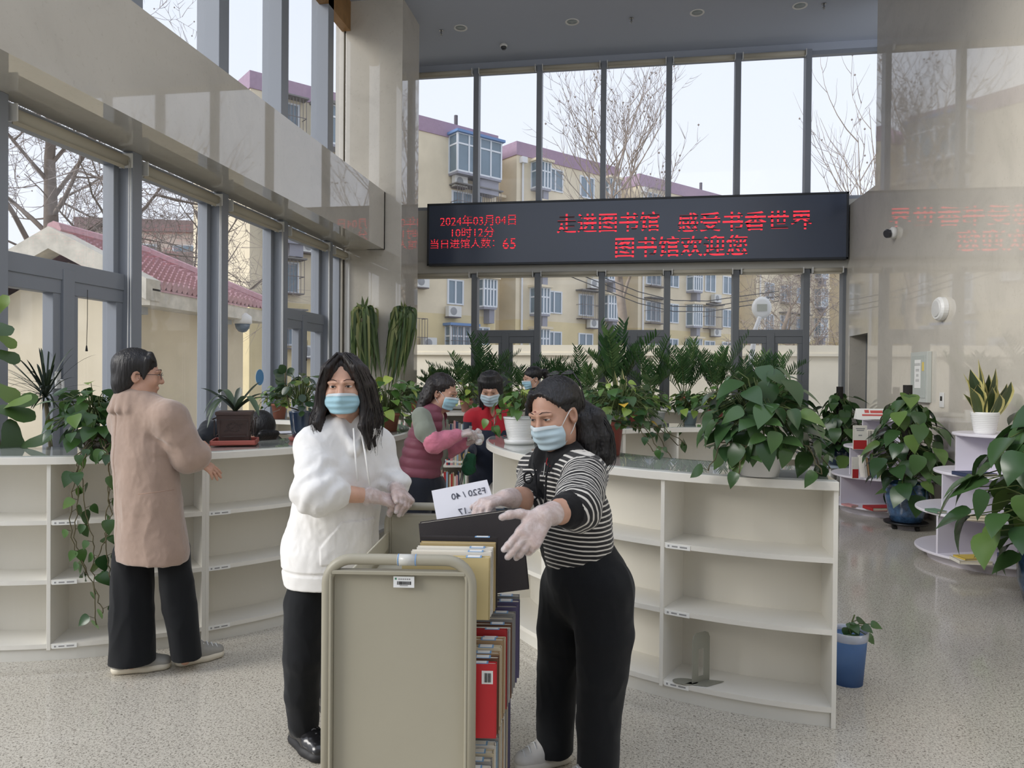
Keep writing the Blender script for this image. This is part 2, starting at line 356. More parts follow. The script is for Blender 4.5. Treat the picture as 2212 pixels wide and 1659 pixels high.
a = on_x(1977, 762, XR); b_ = on_x(2012, 870, XR)
y1, y0, zt, zb = a.y, b_.y, a.z, b_.z
t = thing('electrical_panel', 'grey steel electrical panel on the marble wall with a paper notice', 'panel', (XR, (y0+y1)/2, zb))
m = MB(); m.box(XR-.05, y0, zb, XR-.001, y1, zt); m.build('housing', mat('panel_grey', (190, 194, 188), .5), t, bevel=.004)
m = MB(); m.box(XR-.058, y0+.05, zb+.05, XR-.05, y1-.05, zt-.04); m.build('door', mat('panel_door', (182, 188, 182), .45), t, bevel=.003)
m = MB(); yc = (y0+y1)/2; m.box(XR-.062, yc-.09, zb+.16, XR-.059, yc+.09, zt-.09)
pn = m.build('paper_notice', mat('notice_paper', (236, 236, 232), .7), t)
m = MB()
for k, (zz, nn) in enumerate(((.04, 5), (.14, 3), (.23, 2), (.32, 3))):
    for j in range(nn):
        y_ = yc+(j-(nn-1)/2)*.036; z_ = zt-.13-zz*(zt-zb-.3)/.42; [m.box(XR-.0632, y_-.010, z_+q*.010, XR-.0622, y_+.010, z_+q*.010+.003) for q in range(3)]; m.box(XR-.0632, y_-.0015, z_-.004, XR-.0622, y_+.0015, z_+.028)
m.build('print', mat('ink', (60, 60, 62), .7), pn)
m = MB(); m.box(XR-.062, y0+.07, zt-.22, XR-.058, y0+.12, zt-.12); m.build('warning_sticker', mat('sticker_yellow', (222, 200, 110), .5), t)
p = on_x(2036, 862, XR); m = MB(); m.box(XR-.014, p.y-.05, p.z-.09, XR-.001, p.y+.05, p.z+.07); t = tag(m.build('wall_outlet', M_WHITE, bevel=.003), 'white socket plate on the marble wall beside the panel', 'outlet')
m = MB(); m.box(XR-.016, p.y-.025, p.z-.02, XR-.014, p.y+.025, p.z+.03); m.build('socket', M_BLACK, t)
# ---- radiator under the right-hand back window
a = on_y(1745, 932, YB-.25); b_ = on_y(1780, 990, YB-.25)
t = thing('radiator', 'white column radiator under the right end of the back windows', 'radiator', (a.x, YB-.2, 0))
for k in range(8):
    m = MB(); x = a.x-.15+k*.075
    m.box(x, YB-.30, .10 if k not in (0, 7) else 0, x+.055, YB-.16, a.z); m.build('column_section', M_WHITE, t, bevel=.015)
# ---- LED sign
sy = 12.16
q0, q1, q2, q3 = on_y(923, 440, sy), on_y(1833, 415, sy), on_y(923, 573, sy), on_y(1833, 560, sy)
sx0, sx1, sz1, sz0 = (q0.x+q2.x)/2, (q1.x+q3.x)/2, (q0.z+q1.z)/2, (q2.z+q3.z)/2
t = thing('led_sign', 'long dark LED sign with red Chinese characters across the back windows', 'sign', ((sx0+sx1)/2, sy, sz0))
m = MB(); m.box(sx0, sy+.012, sz0, sx1, YB-.03, sz1); m.build('housing', mat('sign_housing', (52, 58, 66), .4), t, bevel=.01)
m = MB(); m.box(sx0+.03, sy+.004, sz0+.03, sx1-.03, sy+.012, sz1-.03); m.build('screen', mat('sign_screen', (50, 62, 84), .2, spec=.7), t)
m = MB()
for a in ((sx0-.004, sz0-.004, sx1+.004, sz0+.03), (sx0-.004, sz1-.03, sx1+.004, sz1+.004), (sx0-.004, sz0, sx0+.03, sz1), (sx1-.03, sz0, sx1+.004, sz1)): m.box(a[0], sy-.002, a[1], a[2], sy+.02, a[3])
m.build('bezel', mat('sign_bezel', (38, 42, 48), .4), t, bevel=.003)
def _led(name, rows, duty, st):
    k = NT(name); tc = k.n('ShaderNodeTexCoord'); sp = k.n('ShaderNodeSeparateXYZ'); k.l(tc.outputs['Object'], sp.inputs[0])
    mm = k.n('ShaderNodeMath'); mm.operation = 'FRACT'; mu = k.n('ShaderNodeMath'); mu.operation = 'MULTIPLY'; mu.inputs[1].default_value = rows
    k.l(sp.outputs['Y'], mu.inputs[0]); k.l(mu.outputs[0], mm.inputs[0])
    gt = k.n('ShaderNodeMath'); gt.operation = 'LESS_THAN'; gt.inputs[1].default_value = duty; k.l(mm.outputs[0], gt.inputs[0])
    e = k.n('ShaderNodeMath'); e.operation = 'MULTIPLY'; e.inputs[1].default_value = st; k.l(gt.outputs[0], e.inputs[0])
    k.b.inputs['Base Color'].default_value = (*lin((60, 52, 60)), 1)
    k.b.inputs['Emission Color'].default_value = (*lin((255, 48, 66)), 1); k.l(e.outputs[0], k.b.inputs['Emission Strength'])
    return k.m
M_LED = _led('red_led', 14, .60, .95); M_LEDS = _led('red_led_fine', 25, .72, .8)
def text_mesh(body, size, m, parent, mw, name='lettering', sx=1.0, offset=0.0, extrude=0.0):
    cu = bpy.data.curves.new(name, 'FONT'); cu.body = body; cu.size = size; cu.align_x = 'CENTER'; cu.align_y = 'CENTER'
    cu.offset = offset; cu.extrude = extrude; cu.resolution_u = 3
    o = bpy.data.objects.new(name, cu); COL.objects.link(o)
    bpy.context.view_layer.update()
    me = bpy.data.meshes.new_from_object(o.evaluated_get(bpy.context.evaluated_depsgraph_get()))
    bpy.data.objects.remove(o); bpy.data.curves.remove(cu)
    if sx != 1.0:
        for v in me.vertices: v.co.x *= sx
    me.materials.clear(); me.materials.append(m)
    o = bpy.data.objects.new(name, me); COL.objects.link(o)
    if parent is not None: o.parent = parent; mw = Matrix.Translation(-_wloc(parent)) @ mw
    o.matrix_local = mw
    return o
def sign_line(body, pl, pr, pyt, pyb, bold):
    a = on_y(pl, (pyt+pyb)/2, sy); b = on_y(pr, (pyt+pyb)/2, sy); h = (on_y((pl+pr)/2, pyt, sy)-on_y((pl+pr)/2, pyb, sy)).z
    c = (a+b)/2; c.y = sy+.0005
    o = text_mesh(body, h*1.05, M_LED if bold else M_LEDS, t, Matrix.Translation(c) @ Matrix.Rotation(PI/2, 4, 'X'), offset=bold)
    wd = o.dimensions.x if o.dimensions.x > 0 else 1
    xs = [v.co.x for v in o.data.vertices]; k = (b.x-a.x)/(max(xs)-min(xs)); mid = (max(xs)+min(xs))/2
    for v in o.data.vertices: v.co.x = (v.co.x-mid)*k
    return o
sign_line('2024年03月04日', 951, 1114, 466, 490, 0)
sign_line('10时12分', 976, 1068, 492, 515, 0)
sign_line('当日进馆人数：', 930, 1068, 517, 538, 0)
sign_line('65', 1086, 1114, 512, 543, 0)
sign_line('走进图书馆', 1203, 1424, 463, 505, .003)
sign_line('感受书香世界', 1464, 1755, 460, 502, .003)
sign_line('图书馆欢迎您', 1329, 1615, 513, 558, .003)
# ================================================================== outside
g = MB(); g.box(-60, YB+.3, -.4, 80, 90, -.25); g.box(-60, -20, -.4, -4.35, YB+.3, -.25); struct(g.build('ground', mat('outside_paving', (150, 146, 138), .9, var=.15)))
M_YARD = mat('cream_yard_wall', (236, 227, 206), .85, var=.07, vscale=1.5)
YW = 17.2
m = MB(); m.box(-7.4, YW, -.3, 14, YW+.24, 2.16); m.box(-7.4, YW-.08, 2.06, 14, YW+.32, 2.12); m.box(-7.4, YW-.05, 2.12, 14, YW+.29, 2.30)
tag(m.build('yard_wall', M_YARD), 'long cream rendered yard wall with a moulded cap behind the back windows', 'wall', kind='structure')
# gatehouse with pink tiled roof
M_GATE = mat('cream_render', (224, 211, 184), .85, var=.06, vscale=1.2); M_EAVE = mat('weathered_eave', (206, 200, 186), .85, var=.18, vscale=5)
M_TILE = mat('pink_roof_tile', (192, 150, 154), .6, var=.16, vscale=14)
ex = on_x(325, 622, -7.0); ez = ex.z; gx0, gx1 = -10.6, -7.0; gy0 = ex.y-.0; gy1 = on_x(561, 667, -7.0).y+.5
pk = on_y(115, 510, gy0); rx, rz = pk.x, pk.z; gx0 = rx*2-gx1
t = thing('gatehouse', 'low cream gatehouse with a pink tiled roof outside the left windows', 'building', (rx, (gy0+gy1)/2, -.25))
m = MB(); m.prism([(gx0+.45, gy0+.3, -.25), (gx1-.45, gy0+.3, -.25), (gx1-.45, gy0+.3, ez-.12), (rx, gy0+.3, rz-.35), (gx0+.45, gy0+.3, ez-.12)], (0, gy1-gy0-.6, 0)); m.build('wall', M_GATE, t)
m = MB()
for x1, s_ in ((gx1, 1), (gx0, -1)):
    m.prism([(rx, gy0-.1, rz+.13), (x1, gy0-.1, ez+.13), (x1, gy0-.1, ez-.18), (rx, gy0-.1, rz-.2)], (0, .34, 0))
    m.box(min(x1-s_*.015, x1-s_*.46), gy0+.01, ez-.25, max(x1-s_*.015, x1-s_*.46), gy1, ez-.03)
m.build('eave', M_EAVE, t)
m = MB()
for x1 in (gx1, gx0):
    n = 16; hip = 1.6
    nn = int((gy1-gy0)/.15)
    for j in range(nn):                                     # rolled pan tiles, ribs run down the slope
        ya = gy0+.3+j*(gy1-gy0-.34)/nn; frac = max(0, (ya-(gy1-hip))/hip)
        for k in range(10):
            f0, f1 = frac+(1-frac)*k/10, frac+(1-frac)*(k+1)/10
            p0 = Vector((rx+(x1-rx)*f0, ya, rz+(ez-rz)*f0+.035)); p1 = Vector((rx+(x1-rx)*f1*1.01, ya, rz+(ez-rz)*f1+.07))
            m.tube([p0, p1], [.058, .078], 6, True)
m.tube([(rx, gy0, rz+.1), (rx, gy1-1.6, rz+.1)], .13, 8)
m.tube([(rx, gy1-1.6, rz+.1), (gx1, gy1, ez+.1)], .12, 8); m.tube([(rx, gy1-1.6, rz+.1), (gx0, gy1, ez+.1)], .12, 8)
m.prism([(rx, gy0+.05, rz), (gx1, gy0+.05, ez), (gx1, gy0+.05, ez-.03), (rx, gy0+.05, rz-.06)], (0, gy1-gy0-1.0, 0)); m.prism([(rx, gy0+.05, rz), (gx0, gy0+.05, ez), (gx0, gy0+.05, ez-.03), (rx, gy0+.05, rz-.06)], (0, gy1-gy0-1.0, 0))
m.build('roof', M_TILE, t)
p = on_x(283, 652, gx1-.44); m = MB(); m.box(gx1-.45, p.y-.16, p.z-.18, gx1-.3, p.y+.2, p.z+.2); m.build('junction_box', mat('junction_grey', (176, 178, 178), .5), t)
p = on_x(500, 700, gx1-.30); t2 = thing('outdoor_camera', 'grey dome security camera bracketed under the gatehouse eave', 'camera', p)
m = MB(); m.box(gx1-.45, p.y-.12, p.z+.0, gx1-.36, p.y+.12, p.z+.3); m.tube([(gx1-.4, p.y, p.z+.25), (gx1-.2, p.y, p.z+.27), (gx1-.1, p.y, p.z+.18)], .04, 8); m.build('bracket', mat('camera_bracket', (190, 196, 200), .4), t2)
m = MB(); m.lathe([(.05, .22), (.16, .14), (.17, .02), (.15, 0)], (gx1-.08, p.y, p.z), 18); m.build('hood', M_WHITE, t2, True)
m = MB(); m.lathe([(.14, .01), (.12, -.08), (.07, -.14), (.001, -.16)], (gx1-.08, p.y, p.z), 18); m.build('dome', mat('blue_dome', (70, 92, 110), .15), t2, True)
# ---- cream apartment block seen through the back windows
M_APT = mat('cream_facade', (226, 213, 186), .9, var=.10, vscale=.6); M_PURP = mat('purple_parapet', (166, 142, 160), .85, var=.08)
M_APTB = mat('yellow_facade_base', (220, 203, 160), .9, var=.08, vscale=.7)
M_UPVC = mat('white_upvc', (222, 226, 230), .4); M_DGL = mat('dark_window_glass', (112, 132, 146), .08, spec=.8, var=.12, vscale=.9)
M_BAYG = mat('grey_bay_panel', (150, 150, 160), .7); M_BLUE = mat('blue_awning', (108, 140, 186), .6); M_AC = mat('ac_white', (216, 216, 212), .5); M_CAGE = mat('rusty_cage', (112, 104, 104), .6)
M_PIPE = mat('white_pipe', (226, 226, 226), .5); M_AWN = mat('grey_awning', (120, 118, 116), .7)
BO = c2w(-4.98, 40); BU = (c2w(.78, .625)).normalized(); BN = Vector((BU.y, -BU.x, 0))
if BN.dot(-BO) < 0: BN = -BN
BZ = Vector((0, 0, 1))
apt = thing('apartment_building', 'long cream apartment block with a purple parapet across the back windows', 'building', BO)
BLK = [(-9.2, 5.1, 0), (5.1, 6.6, -1.6), (6.6, 15.3, 0), (15.3, 17.4, -1.6), (17.4, 28.9, 0), (28.9, 31.5, -1.6), (31.5, 43, 0), (43, 45, -1.6), (45, 62, 0)]
def bp(s, o, z): return BO+BU*s+BN*o+BZ*z
def bbox(m, s0, s1, o0, o1, z0, z1): m.obox(bp((s0+s1)/2, (o0+o1)/2, (z0+z1)/2), BU, (s1-s0)/2, BN, (o1-o0)/2, BZ, (z1-z0)/2)
mw, mp, mb = MB(), MB(), MB()
for s0, s1, o in BLK:
    bbox(mw, s0, s1, o-9, o, 5.0, 14.75); bbox(mb, s0, s1, o-9, o+.001, -.3, 5.0); bbox(mp, s0-.06*(o == 0), s1+.06*(o == 0), o-9, o+.06, 14.75, 15.55 if o == 0 else 15.3)
mw.build('wall', M_APT, apt); mb.build('wall_base', M_APTB, apt); mp.build('parapet', M_PURP, apt)
for s in (2.9, 25.5, 34): m = MB(); m.tube([bp(s, -1.0, 15.5), bp(s, -1.0, 16.5)], .11, 8); m.build('chimney', mat('chimney', (96, 92, 98), .8), apt)
def bwin(s0, s1, z0, z1, n=2, o=0.0, frame=M_UPVC, transom=0):
    fr = MB(); bbox(fr, s0, s1, o, o+.07, z0, z0+.08); bbox(fr, s0, s1, o, o+.07, z1-.08, z1)
    for k in range(n+1):
        x = s0+(s1-s0)*k/n; bbox(fr, x-.05, x+.05, o, o+.08, z0, z1)
    if transom: bbox(fr, s0, s1, o, o+.07, z1-transom, z1-transom+.08)
    w = fr.build('window', frame, apt); gl = MB(); bbox(gl, s0+.02, s1-.02, o+.01, o+.03, z0+.02, z1-.02); gl.build('pane', M_DGL, w)
def bay(s0, s1, z0, z1, dep, awn=M_BLUE, skirt=.9):
    fr = MB(); gl = MB()
    bbox(gl, s0+.03, s1-.03, 0, dep-.03, z0+.05, z1)
    for z in (z0, z1-.62, z1-.06): bbox(fr, s0, s1, 0, dep, z, z+.09)
    for k in range(5): x = s0+(s1-s0)*k/4; bbox(fr, x-.045, x+.045, dep-.08, dep+.02, z0, z1)
    for s in (s0, s1): bbox(fr, s-.03, s+.03, 0, .08, z0, z1)
    w = fr.build('bay_window', M_UPVC, apt); gl.build('pane', M_DGL, w)
    aw = MB(); bbox(aw, s0-.15, s1+.15, 0, dep+.18, z1, z1+.14); aw.build('awning', awn, w)
    if skirt:
        sk = MB(); bbox(sk, s0+.0, s1, 0, dep, z0-.12, z0); bbox(sk, s0+(s1-s0)*.55, s1-.05, 0, dep*.8, z0-skirt, z0); sk.build('skirt', M_BAYG, w)
def acu(s, z, o=.02):
    m = MB(); bbox(m, s-.42, s+.42, o+.12, o+.46, z, z+.58); a = m.build('air_conditioner', M_AC, apt)
    m = MB(); c = bp(s-.1, o+.465, z+.29); vs = []
    for j in range(16): vs.append(c+BU*.22*math.cos(j*PI/8)+BZ*.22*math.sin(j*PI/8))
    for j in range(16): vs.append(c+BN*.02+BU*.08*math.cos(j*PI/8)+BZ*.08*math.sin(j*PI/8))
    m.add(vs, [(j, (j+1) % 16, 16+(j+1) % 16, 16+j) for j in range(16)]+[tuple(range(16, 32))]); m.build('fan_grille', mat('fan_grey', (150, 152, 154), .6), a)
    m = MB(); bbox(m, s-.4, s+.4, o, o+.46, z-.06, z-.01); m.build('ac_bracket', M_CAGE, a)
def cage(s0, s1, z0, z1, dep=.55, awn=True):
    m = MB()
    for k in range(int((s1-s0)/.16)+1):
        x = s0+(s1-s0)*k/int((s1-s0)/.16); bbox(m, x-.012, x+.012, dep-.02, dep, z0, z1)
    for z in (z0, (z0+z1)/2, z1): bbox(m, s0, s1, dep-.03, dep, z, z+.03); bbox(m, s0-.015, s0+.015, 0, dep, z, z+.03); bbox(m, s1-.015, s1+.015, 0, dep, z, z+.03)
    bbox(m, s0, s1, 0, dep, z0-.03, z0)
    c_ = m.build('window_cage', M_CAGE, apt)
    if awn: m = MB(); bbox(m, s0-.1, s1+.1, 0, dep+.1, z1+.02, z1+.09); m.build('awning', M_AWN, c_)
def pipe(s, z0=-.2, o=.1): m = MB(); m.tube([bp(s, o, z0), bp(s, o, 14.6)], .07, 8); bbox(m, s-.2, s+.2, 0, .3, 14.3, 14.65); m.build('downpipe', M_PIPE, apt)
ZW = [1.1, 3.7, 6.2, 8.75, 11.3, 13.75]
# first block
bay(1.75, 4.75, 12.75, 14.85, .9); acu(2.3, 12.05)
bwin(2.0, 4.0, 10.4, 11.9, 3); cage(1.9, 4.9, 10.3, 12.1, .7)
bay(2.0, 4.2, 7.9, 9.3, .7, M_AWN, .6)
bwin(1.75, 2.75, 5.55, 6.95, 2); acu(1.95, 4.85); bay(3.75, 4.65, 5.5, 7.1, .7, M_APT, .9)
bay(1.6, 3.3, 2.8, 4.35, .6, M_BLUE, 0); cage(1.6, 3.3, 2.7, 4.3, .75, False); acu(.35, 3.05); acu(-.15, 6.3); cage(-.6, .1, 2.6, 4.6, .6, False)
bwin(3.7, 4.6, 3.0, 4.4, 2)
for s in (-8.2, -5.6, -3.0):
    for k, z in enumerate(ZW[1:]):
        if k == 4 and s == -5.6: bay(s-.6, s+1.8, z-1, z+.9, .8, M_AWN, .4)
        elif (k+int(s)) % 3 == 0: bay(s-.2, s+1.4, z-.9, z+.8, .7, M_AWN, .7)
        else: bwin(s-.1, s+1.3, z-.75, z+.75, 2)
        if k % 2 == 0: acu(s+1.75, z-1.3); cage(s-.3, s+1.5, z-.9, z+.9, .5)
        elif k == 1: cage(s-.2, s+1.4, z-.8, z+.8, .6)
# recess windows
for s0, s1 in ((5.25, 6.15), (15.6, 16.6), (29.3, 30.3)):
    for z in (11.0, 8.3, 5.7, 3.1): bwin(s0, s1, z-.5, z+.7, 2, -1.6, M_FRAME)
    m = MB(); bbox(m, s0-.2, s1+.4, -1.6, -.9, 12.35, 12.5); m.build('canopy', M_APT, apt)
for s in (7.0, 17.8, 31.9): pipe(s)
# repeated middle blocks
for b0, cols in ((6.6, ((1.2, 'b'), (2.4, 'w'), (5.2, 'wc'), (7.3, 'b'))), (17.4, ((.8, 'c'), (3.0, 'w'), (5.3, 'b'), (7.4, 'wc'), (9.6, 'w'))), (31.5, ((1.2, 'w'), (3.5, 'c'), (6, 'wc'), (9, 'b'))), (45, ((1, 'b'), (3.4, 'wc'), (6, 'w'), (9, 'c'), (12, 'b')))):
    for ds, kd in cols:
        for k, z in enumerate(ZW[1:]):
            s = b0+ds
            if kd == 'b': bay(s-.1, s+.9, z-.85, z+.75, .7, M_APT, .95)
            elif kd == 'w': bwin(s, s+1.25, z-.7, z+.7, 2)
            elif kd == 'c': bwin(s, s+1.5, z-.7, z+.7, 3); cage(s-.1, s+1.6, z-.85, z+.85, .6, k % 2 == 1)
            else:
                bwin(s, s+1.2, z-.7, z+.7, 2)
                if k % 2: cage(s-.2, s+1.5, z-.9, z+.85, .55)
                acu(s+1.0, z-1.45)
# ---- second block, beyond the gatehouse
a0 = c2w(-27.5, 50); t = thing('far_apartment_block', 'hazy pinkish apartment block behind the big bare tree', 'building', a0)
m = MB(); U = c2w(1, .12).normalized(); N = Vector((U.y, -U.x, 0)); m.obox(a0+U*5.5+BZ*5.5-N*4, U, 7.2, N, 4, BZ, 5.8); m.build('wall', mat('pinkish_facade', (196, 180, 168), .9, var=.12, vscale=.5), t)
m = MB(); m.obox(a0+U*5.5+BZ*11.6-N*4, U, 7.4, N, 4.2, BZ, .4); m.build('parapet', mat('dull_parapet', (138, 118, 116), .9), t)
for k in range(5):
    for z in (1.5, 4.2, 7.0, 9.6):
        m = MB(); m.obox(a0+U*(-.2+k*2.7)+BZ*z+N*.05, U, .85, N, .06, BZ, .75); w_ = m.build('window', M_UPVC, t)
        m = MB(); m.obox(a0+U*(-.2+k*2.7)+BZ*z+N*.12, U, .75, N, .02, BZ, .65); m.build('pane', M_DGL, w_)
        if (k+int(z)) % 2: m = MB(); m.obox(a0+U*(-.2+k*2.7)+BZ*(z-.4)+N*.5, U, 1.1, N, .45, BZ, .55); m.build('balcony', mat('balcony_grey', (150, 132, 128), .8), t)
# ---- street lamp in the yard
p = on_y(1645, 665, YW-1.2); t = thing('street_lamp', 'slim white street lamp with an oval head outside the right back windows', 'lamp', (p.x-.12, p.y, -.25))
m = MB(); m.tube([(p.x-.22, p.y, -.25), (p.x-.2, p.y, 1.9), (p.x-.12, p.y, p.z-.45), (p.x-.05, p.y-.1, p.z-.2)], [.07, .06, .045, .04], 10); m.build('pole', M_PIPE, t, True)
m = MB(); vs = []
for k, (r, o) in enumerate(((.10, .05), (.17, .02), (.17, -.04), (.12, -.06))):
    for j in range(20): a = j*PI/10; vs.append((p.x+r*1.15*math.cos(a), p.y+o, p.z+r*1.35*math.sin(a)))
m.add(vs, [(i*20+j, i*20+(j+1) % 20, (i+1)*20+(j+1) % 20, (i+1)*20+j) for i in range(3) for j in range(20)]+[tuple(range(20)), tuple(range(60, 80))]); h = m.build('head', M_WHITE, t, True)
m = MB(); m.box(p.x-.1, p.y-.075, p.z-.07, p.x+.1, p.y-.055, p.z+.07); m.build('led_panel', mat('lamp_panel', (170, 172, 160), .3), h)
for k, (y0, y1, nm) in enumerate(((598, 640, 'topmost'), (612, 652, 'middle'), (624, 662, 'lowest'))):
    a, b = on_y(1300, y0, YW+1.5), on_y(1600, y1, YW+3.5); m = MB(); m.tube([a+(b-a)*u_-BZ*.35*math.sin(PI*u_) for u_ in (-.5, -.25, 0, .25, .5, .75, 1, 1.3)], .012, 5)
    tag(m.build('power_line', mat('cable_black', (60, 60, 64), .7)), 'thin dark overhead cable crossing the apartment block, %s of the three' % nm, 'cable', 'overhead cables')
# ---- bare trees
M_BARK = mat('grey_bark', (150, 136, 122), .9, var=.22, vscale=5); M_TWIG = mat('brown_twig', (150, 138, 130), .9); M_BARK2 = mat('dark_bark', (126, 114, 104), .9, var=.2, vscale=4)
def tree(label, base, tr, h, lv, seed, spread=.55, twigs=M_TWIG, bark=M_BARK, up=.35, start=.35, split=(3, 4, 4, 3), pods=0, lens=(.5, .55, .55, .5), trunk_pts=None, tw=.006):
    rnd = random.Random(seed); t = thing('bare_tree', label, 'tree', base, 'bare trees outside'); base = Vector(base)
    mt, mb_, mg = MB(), MB(), MB()
    tp = [base+Vector(q) for q in trunk_pts] if trunk_pts else [base+Vector((rnd.uniform(-.06, .06)*h*k/6, rnd.uniform(-.06, .06)*h*k/6, h*k/6)) for k in range(7)]
    n = len(tp); mt.tube(tp, [tr*(1-.72*k/(n-1)) for k in range(n)], 10)
    def grow(p, d, L, r, level):
        k = 5 if level < lv-1 else 4; pts = [p]; d = d.copy()
        for i in range(k):
            d = (d+Vector((rnd.uniform(-1, 1), rnd.uniform(-1, 1), rnd.uniform(-.6, 1)+up))*.16).normalized(); pts.append(pts[-1]+d*L/k)
        tgt = mb_ if level <= 1 else mg
        tgt.tube(pts, [r*(1-.75*i/k) for i in range(k+1)], 5 if level < 2 else 3, False)
        if level >= lv-1:
            if pods and rnd.random() < pods: mg.lathe([(.001, -.035), (.03, 0), (.001, .035)], pts[-1], 5)
            return
        for c_ in range(split[min(level, len(split)-1)]):
            q = rnd.uniform(.35, 1.0); i = min(k-1, int(q*k)); b = pts[i].lerp(pts[i+1], q*k-i if q < 1 else 1)
            a = rnd.uniform(0, 2*PI); pr = d.orthogonal().normalized(); pr = Matrix.Rotation(a, 3, d) @ pr
            grow(b, (d*(1-spread)+pr*spread*1.2).normalized(), L*lens[min(level+1, 3)]*rnd.uniform(.75, 1.25), max(tw, r*.42), level+1)
    for j in range(split[0]*2+2):
        q = start+(1-start)*(j+.5)/(split[0]*2+2); x = q*(n-1); i = min(n-2, int(x)); b = tp[i].lerp(tp[i+1], x-i)
        a = j*2.4+rnd.uniform(-.4, .4); sp_ = spread*(1.35-q*.7)
        d = Vector((math.cos(a)*sp_, math.sin(a)*sp_, 1-sp_*.6)).normalized()
        grow(b, d, h*lens[0]*rnd.uniform(.8, 1.15)*(1.2-q*.5), tr*(1-.72*q)*.4, 0)
    mt.build('trunk', bark, t, True)
    if mb_.v: mb_.build('bough', bark, t, True)
    if mg.v: tag(mg.build('twigs', twigs, t), kind='stuff')
    return t
tree('large bare plane tree with a thick pale trunk behind the gatehouse', (on_y(104, 700, 21)*1.0).to_tuple()[:2]+(-.25,), .40, 10.5, 5, 6, .70, pods=.12, split=(5, 5, 4, 4), start=.34, bark=M_BARK2, lens=(.52, .6, .62, .6), tw=.010, up=.12)
b = on_y(1330, 700, 20); tree('tall bare tree with slim upright twigs rising behind the middle of the LED sign', (b.x, b.y, -.25), .21, 6.6, 4, 8, .42, pods=.12, split=(5, 4, 3, 3), lens=(.56, .6, .5, .4), start=.55, up=.8, tw=.007)
b = on_y(1700, 700, 22); tree('bushy bare tree with dense fine twigs outside the right back windows', (b.x, b.y, -.25), .15, 3.9, 4, 15, .78, split=(5, 5, 5, 4), lens=(.5, .6, .6, .6), start=.3, up=.0, tw=.007)
b = on_y(1885, 700, 21); tree('bare tree with tall thin shoots beside the right end of the LED sign', (b.x, b.y, -.25), .15, 6.0, 3, 31, .42, pods=.2, split=(4, 4, 3), lens=(.78, .5, .45, .4), start=.4, up=.95, tw=.008)
b = on_y(430, 700, 26); tree('bare tree with fine dark twigs rising behind the pink tiled roof', (b.x, b.y, -.25), .22, 8.0, 4, 44, .72, split=(4, 5, 5, 4), start=.34, bark=M_BARK2, lens=(.5, .6, .6, .6), tw=.010, up=.1)
# ================================================================== book islands
M_LAM = mat('white_laminate', (224, 221, 212), .38, var=.02, vscale=2); M_LAM2 = mat('laminate_edge', (214, 212, 204), .4); M_LAM3 = mat('cream_back_board', (219, 215, 204), .5)
M_STRIP = mat('label_holder', (236, 236, 232), .3); M_INK = mat('grey_print', (150, 150, 150), .6)
RO, RI, TOPZ = 2.05, 1.50, 1.10
RC = c2w(1.875, 5.26); LC = c2w(-2.88, 5.96)
RC.z = LC.z = 0
def radial(m, c, a, r0, r1, th, z0, z1):
    a = math.radians(a); e = Vector((math.cos(a), math.sin(a), 0)); n = Vector((-e.y, e.x, 0))
    m.obox(Vector(c)+e*(r0+r1)/2+Vector((0, 0, (z0+z1)/2)), e, (r1-r0)/2, n, th/2, (0, 0, 1), (z1-z0)/2)
SH = (.415, .735)
def island(c, a0, a1, label, nb=2, strips=True, ro=RO, ri=RI, inner=True):
    t = thing('curved_bookcase', label, 'bookcase', c, 'curved white book islands'); rm = (ro+ri)/2
    for k in range(nb+1):
        a = a0+(a1-a0)*k/nb; e = .28 if k == 0 else (-.28 if k == nb else 0)
        m = MB(); radial(m, c, a+e, ri+.012, ro-.012, .02, 0 if k in (0, nb) else .06, TOPZ-.04); m.build('side_panel' if k in (0, nb) else 'divider', M_LAM, t, bevel=.0015, seg=1)
    m = MB(); m.arc(c, rm-.009, rm+.009, a0+.5, a1-.5, .06, TOPZ-.04); m.build('back_panel', M_LAM3, t)
    m = MB(); m.arc(c, ri-.005, ro+.005, a0+.06, a1-.06, TOPZ-.04, TOPZ); m.build('top_panel', M_LAM, t, bevel=.002, seg=1)
    m = MB(); m.arc(c, ri+.03, ro-.03, a0+.6, a1-.6, 0, .07); m.build('plinth', M_LAM2, t)
    for k in range(nb):
        b0 = a0+(a1-a0)*k/nb+.3; b1 = a0+(a1-a0)*(k+1)/nb-.3
        for z in (.07,)+SH:
            m = MB(); m.arc(c, rm+.009, ro-.014, b0, b1, z, z+.024); s_ = m.build('shelf', M_LAM, t)
            if strips:
                m = MB(); m.arc(c, ro-.014, ro-.010, b0+.2, b0+3.6, z-.002, z+.020); l_ = m.build('label_strip', M_STRIP, s_)
                m = MB(); m.arc(c, ro-.010, ro-.0095, b0+.5, b0+.75, z+.005, z+.014); m.arc(c, ro-.010, ro-.0095, b0+1.1, b0+1.9, z+.006, z+.013); m.arc(c, ro-.010, ro-.0095, b0+2.2, b0+3.2, z+.006, z+.013)
                m.build('print', M_INK, s_)
            if inner: m = MB(); m.arc(c, ri+.014, rm-.009, b0, b1, z, z+.024); m.build('shelf', M_LAM, t)
    return t
island(LC, -91.5, -47.5, 'curved white bookcase behind the woman in the camel coat, under the trailing pothos')
island(LC, -47.5, -3.5, 'curved white bookcase under the brown clivia pot, behind the woman in the hoodie')
island(LC, -3.5, 40.5, 'curved white bookcase rounding the far right side of the left book island', strips=False)
island(LC, 40.5, 84.5, 'curved white bookcase at the far back of the left book island', strips=False)
island(RC, -137, -93, 'curved white bookcase holding the metal bookend, under the big pothos')
island(RC, -181, -137, 'curved white bookcase behind the woman in stripes, under the ribbed white pot')
island(RC, -225, -181, 'curved white bookcase at the far left side of the right book island', strips=False)
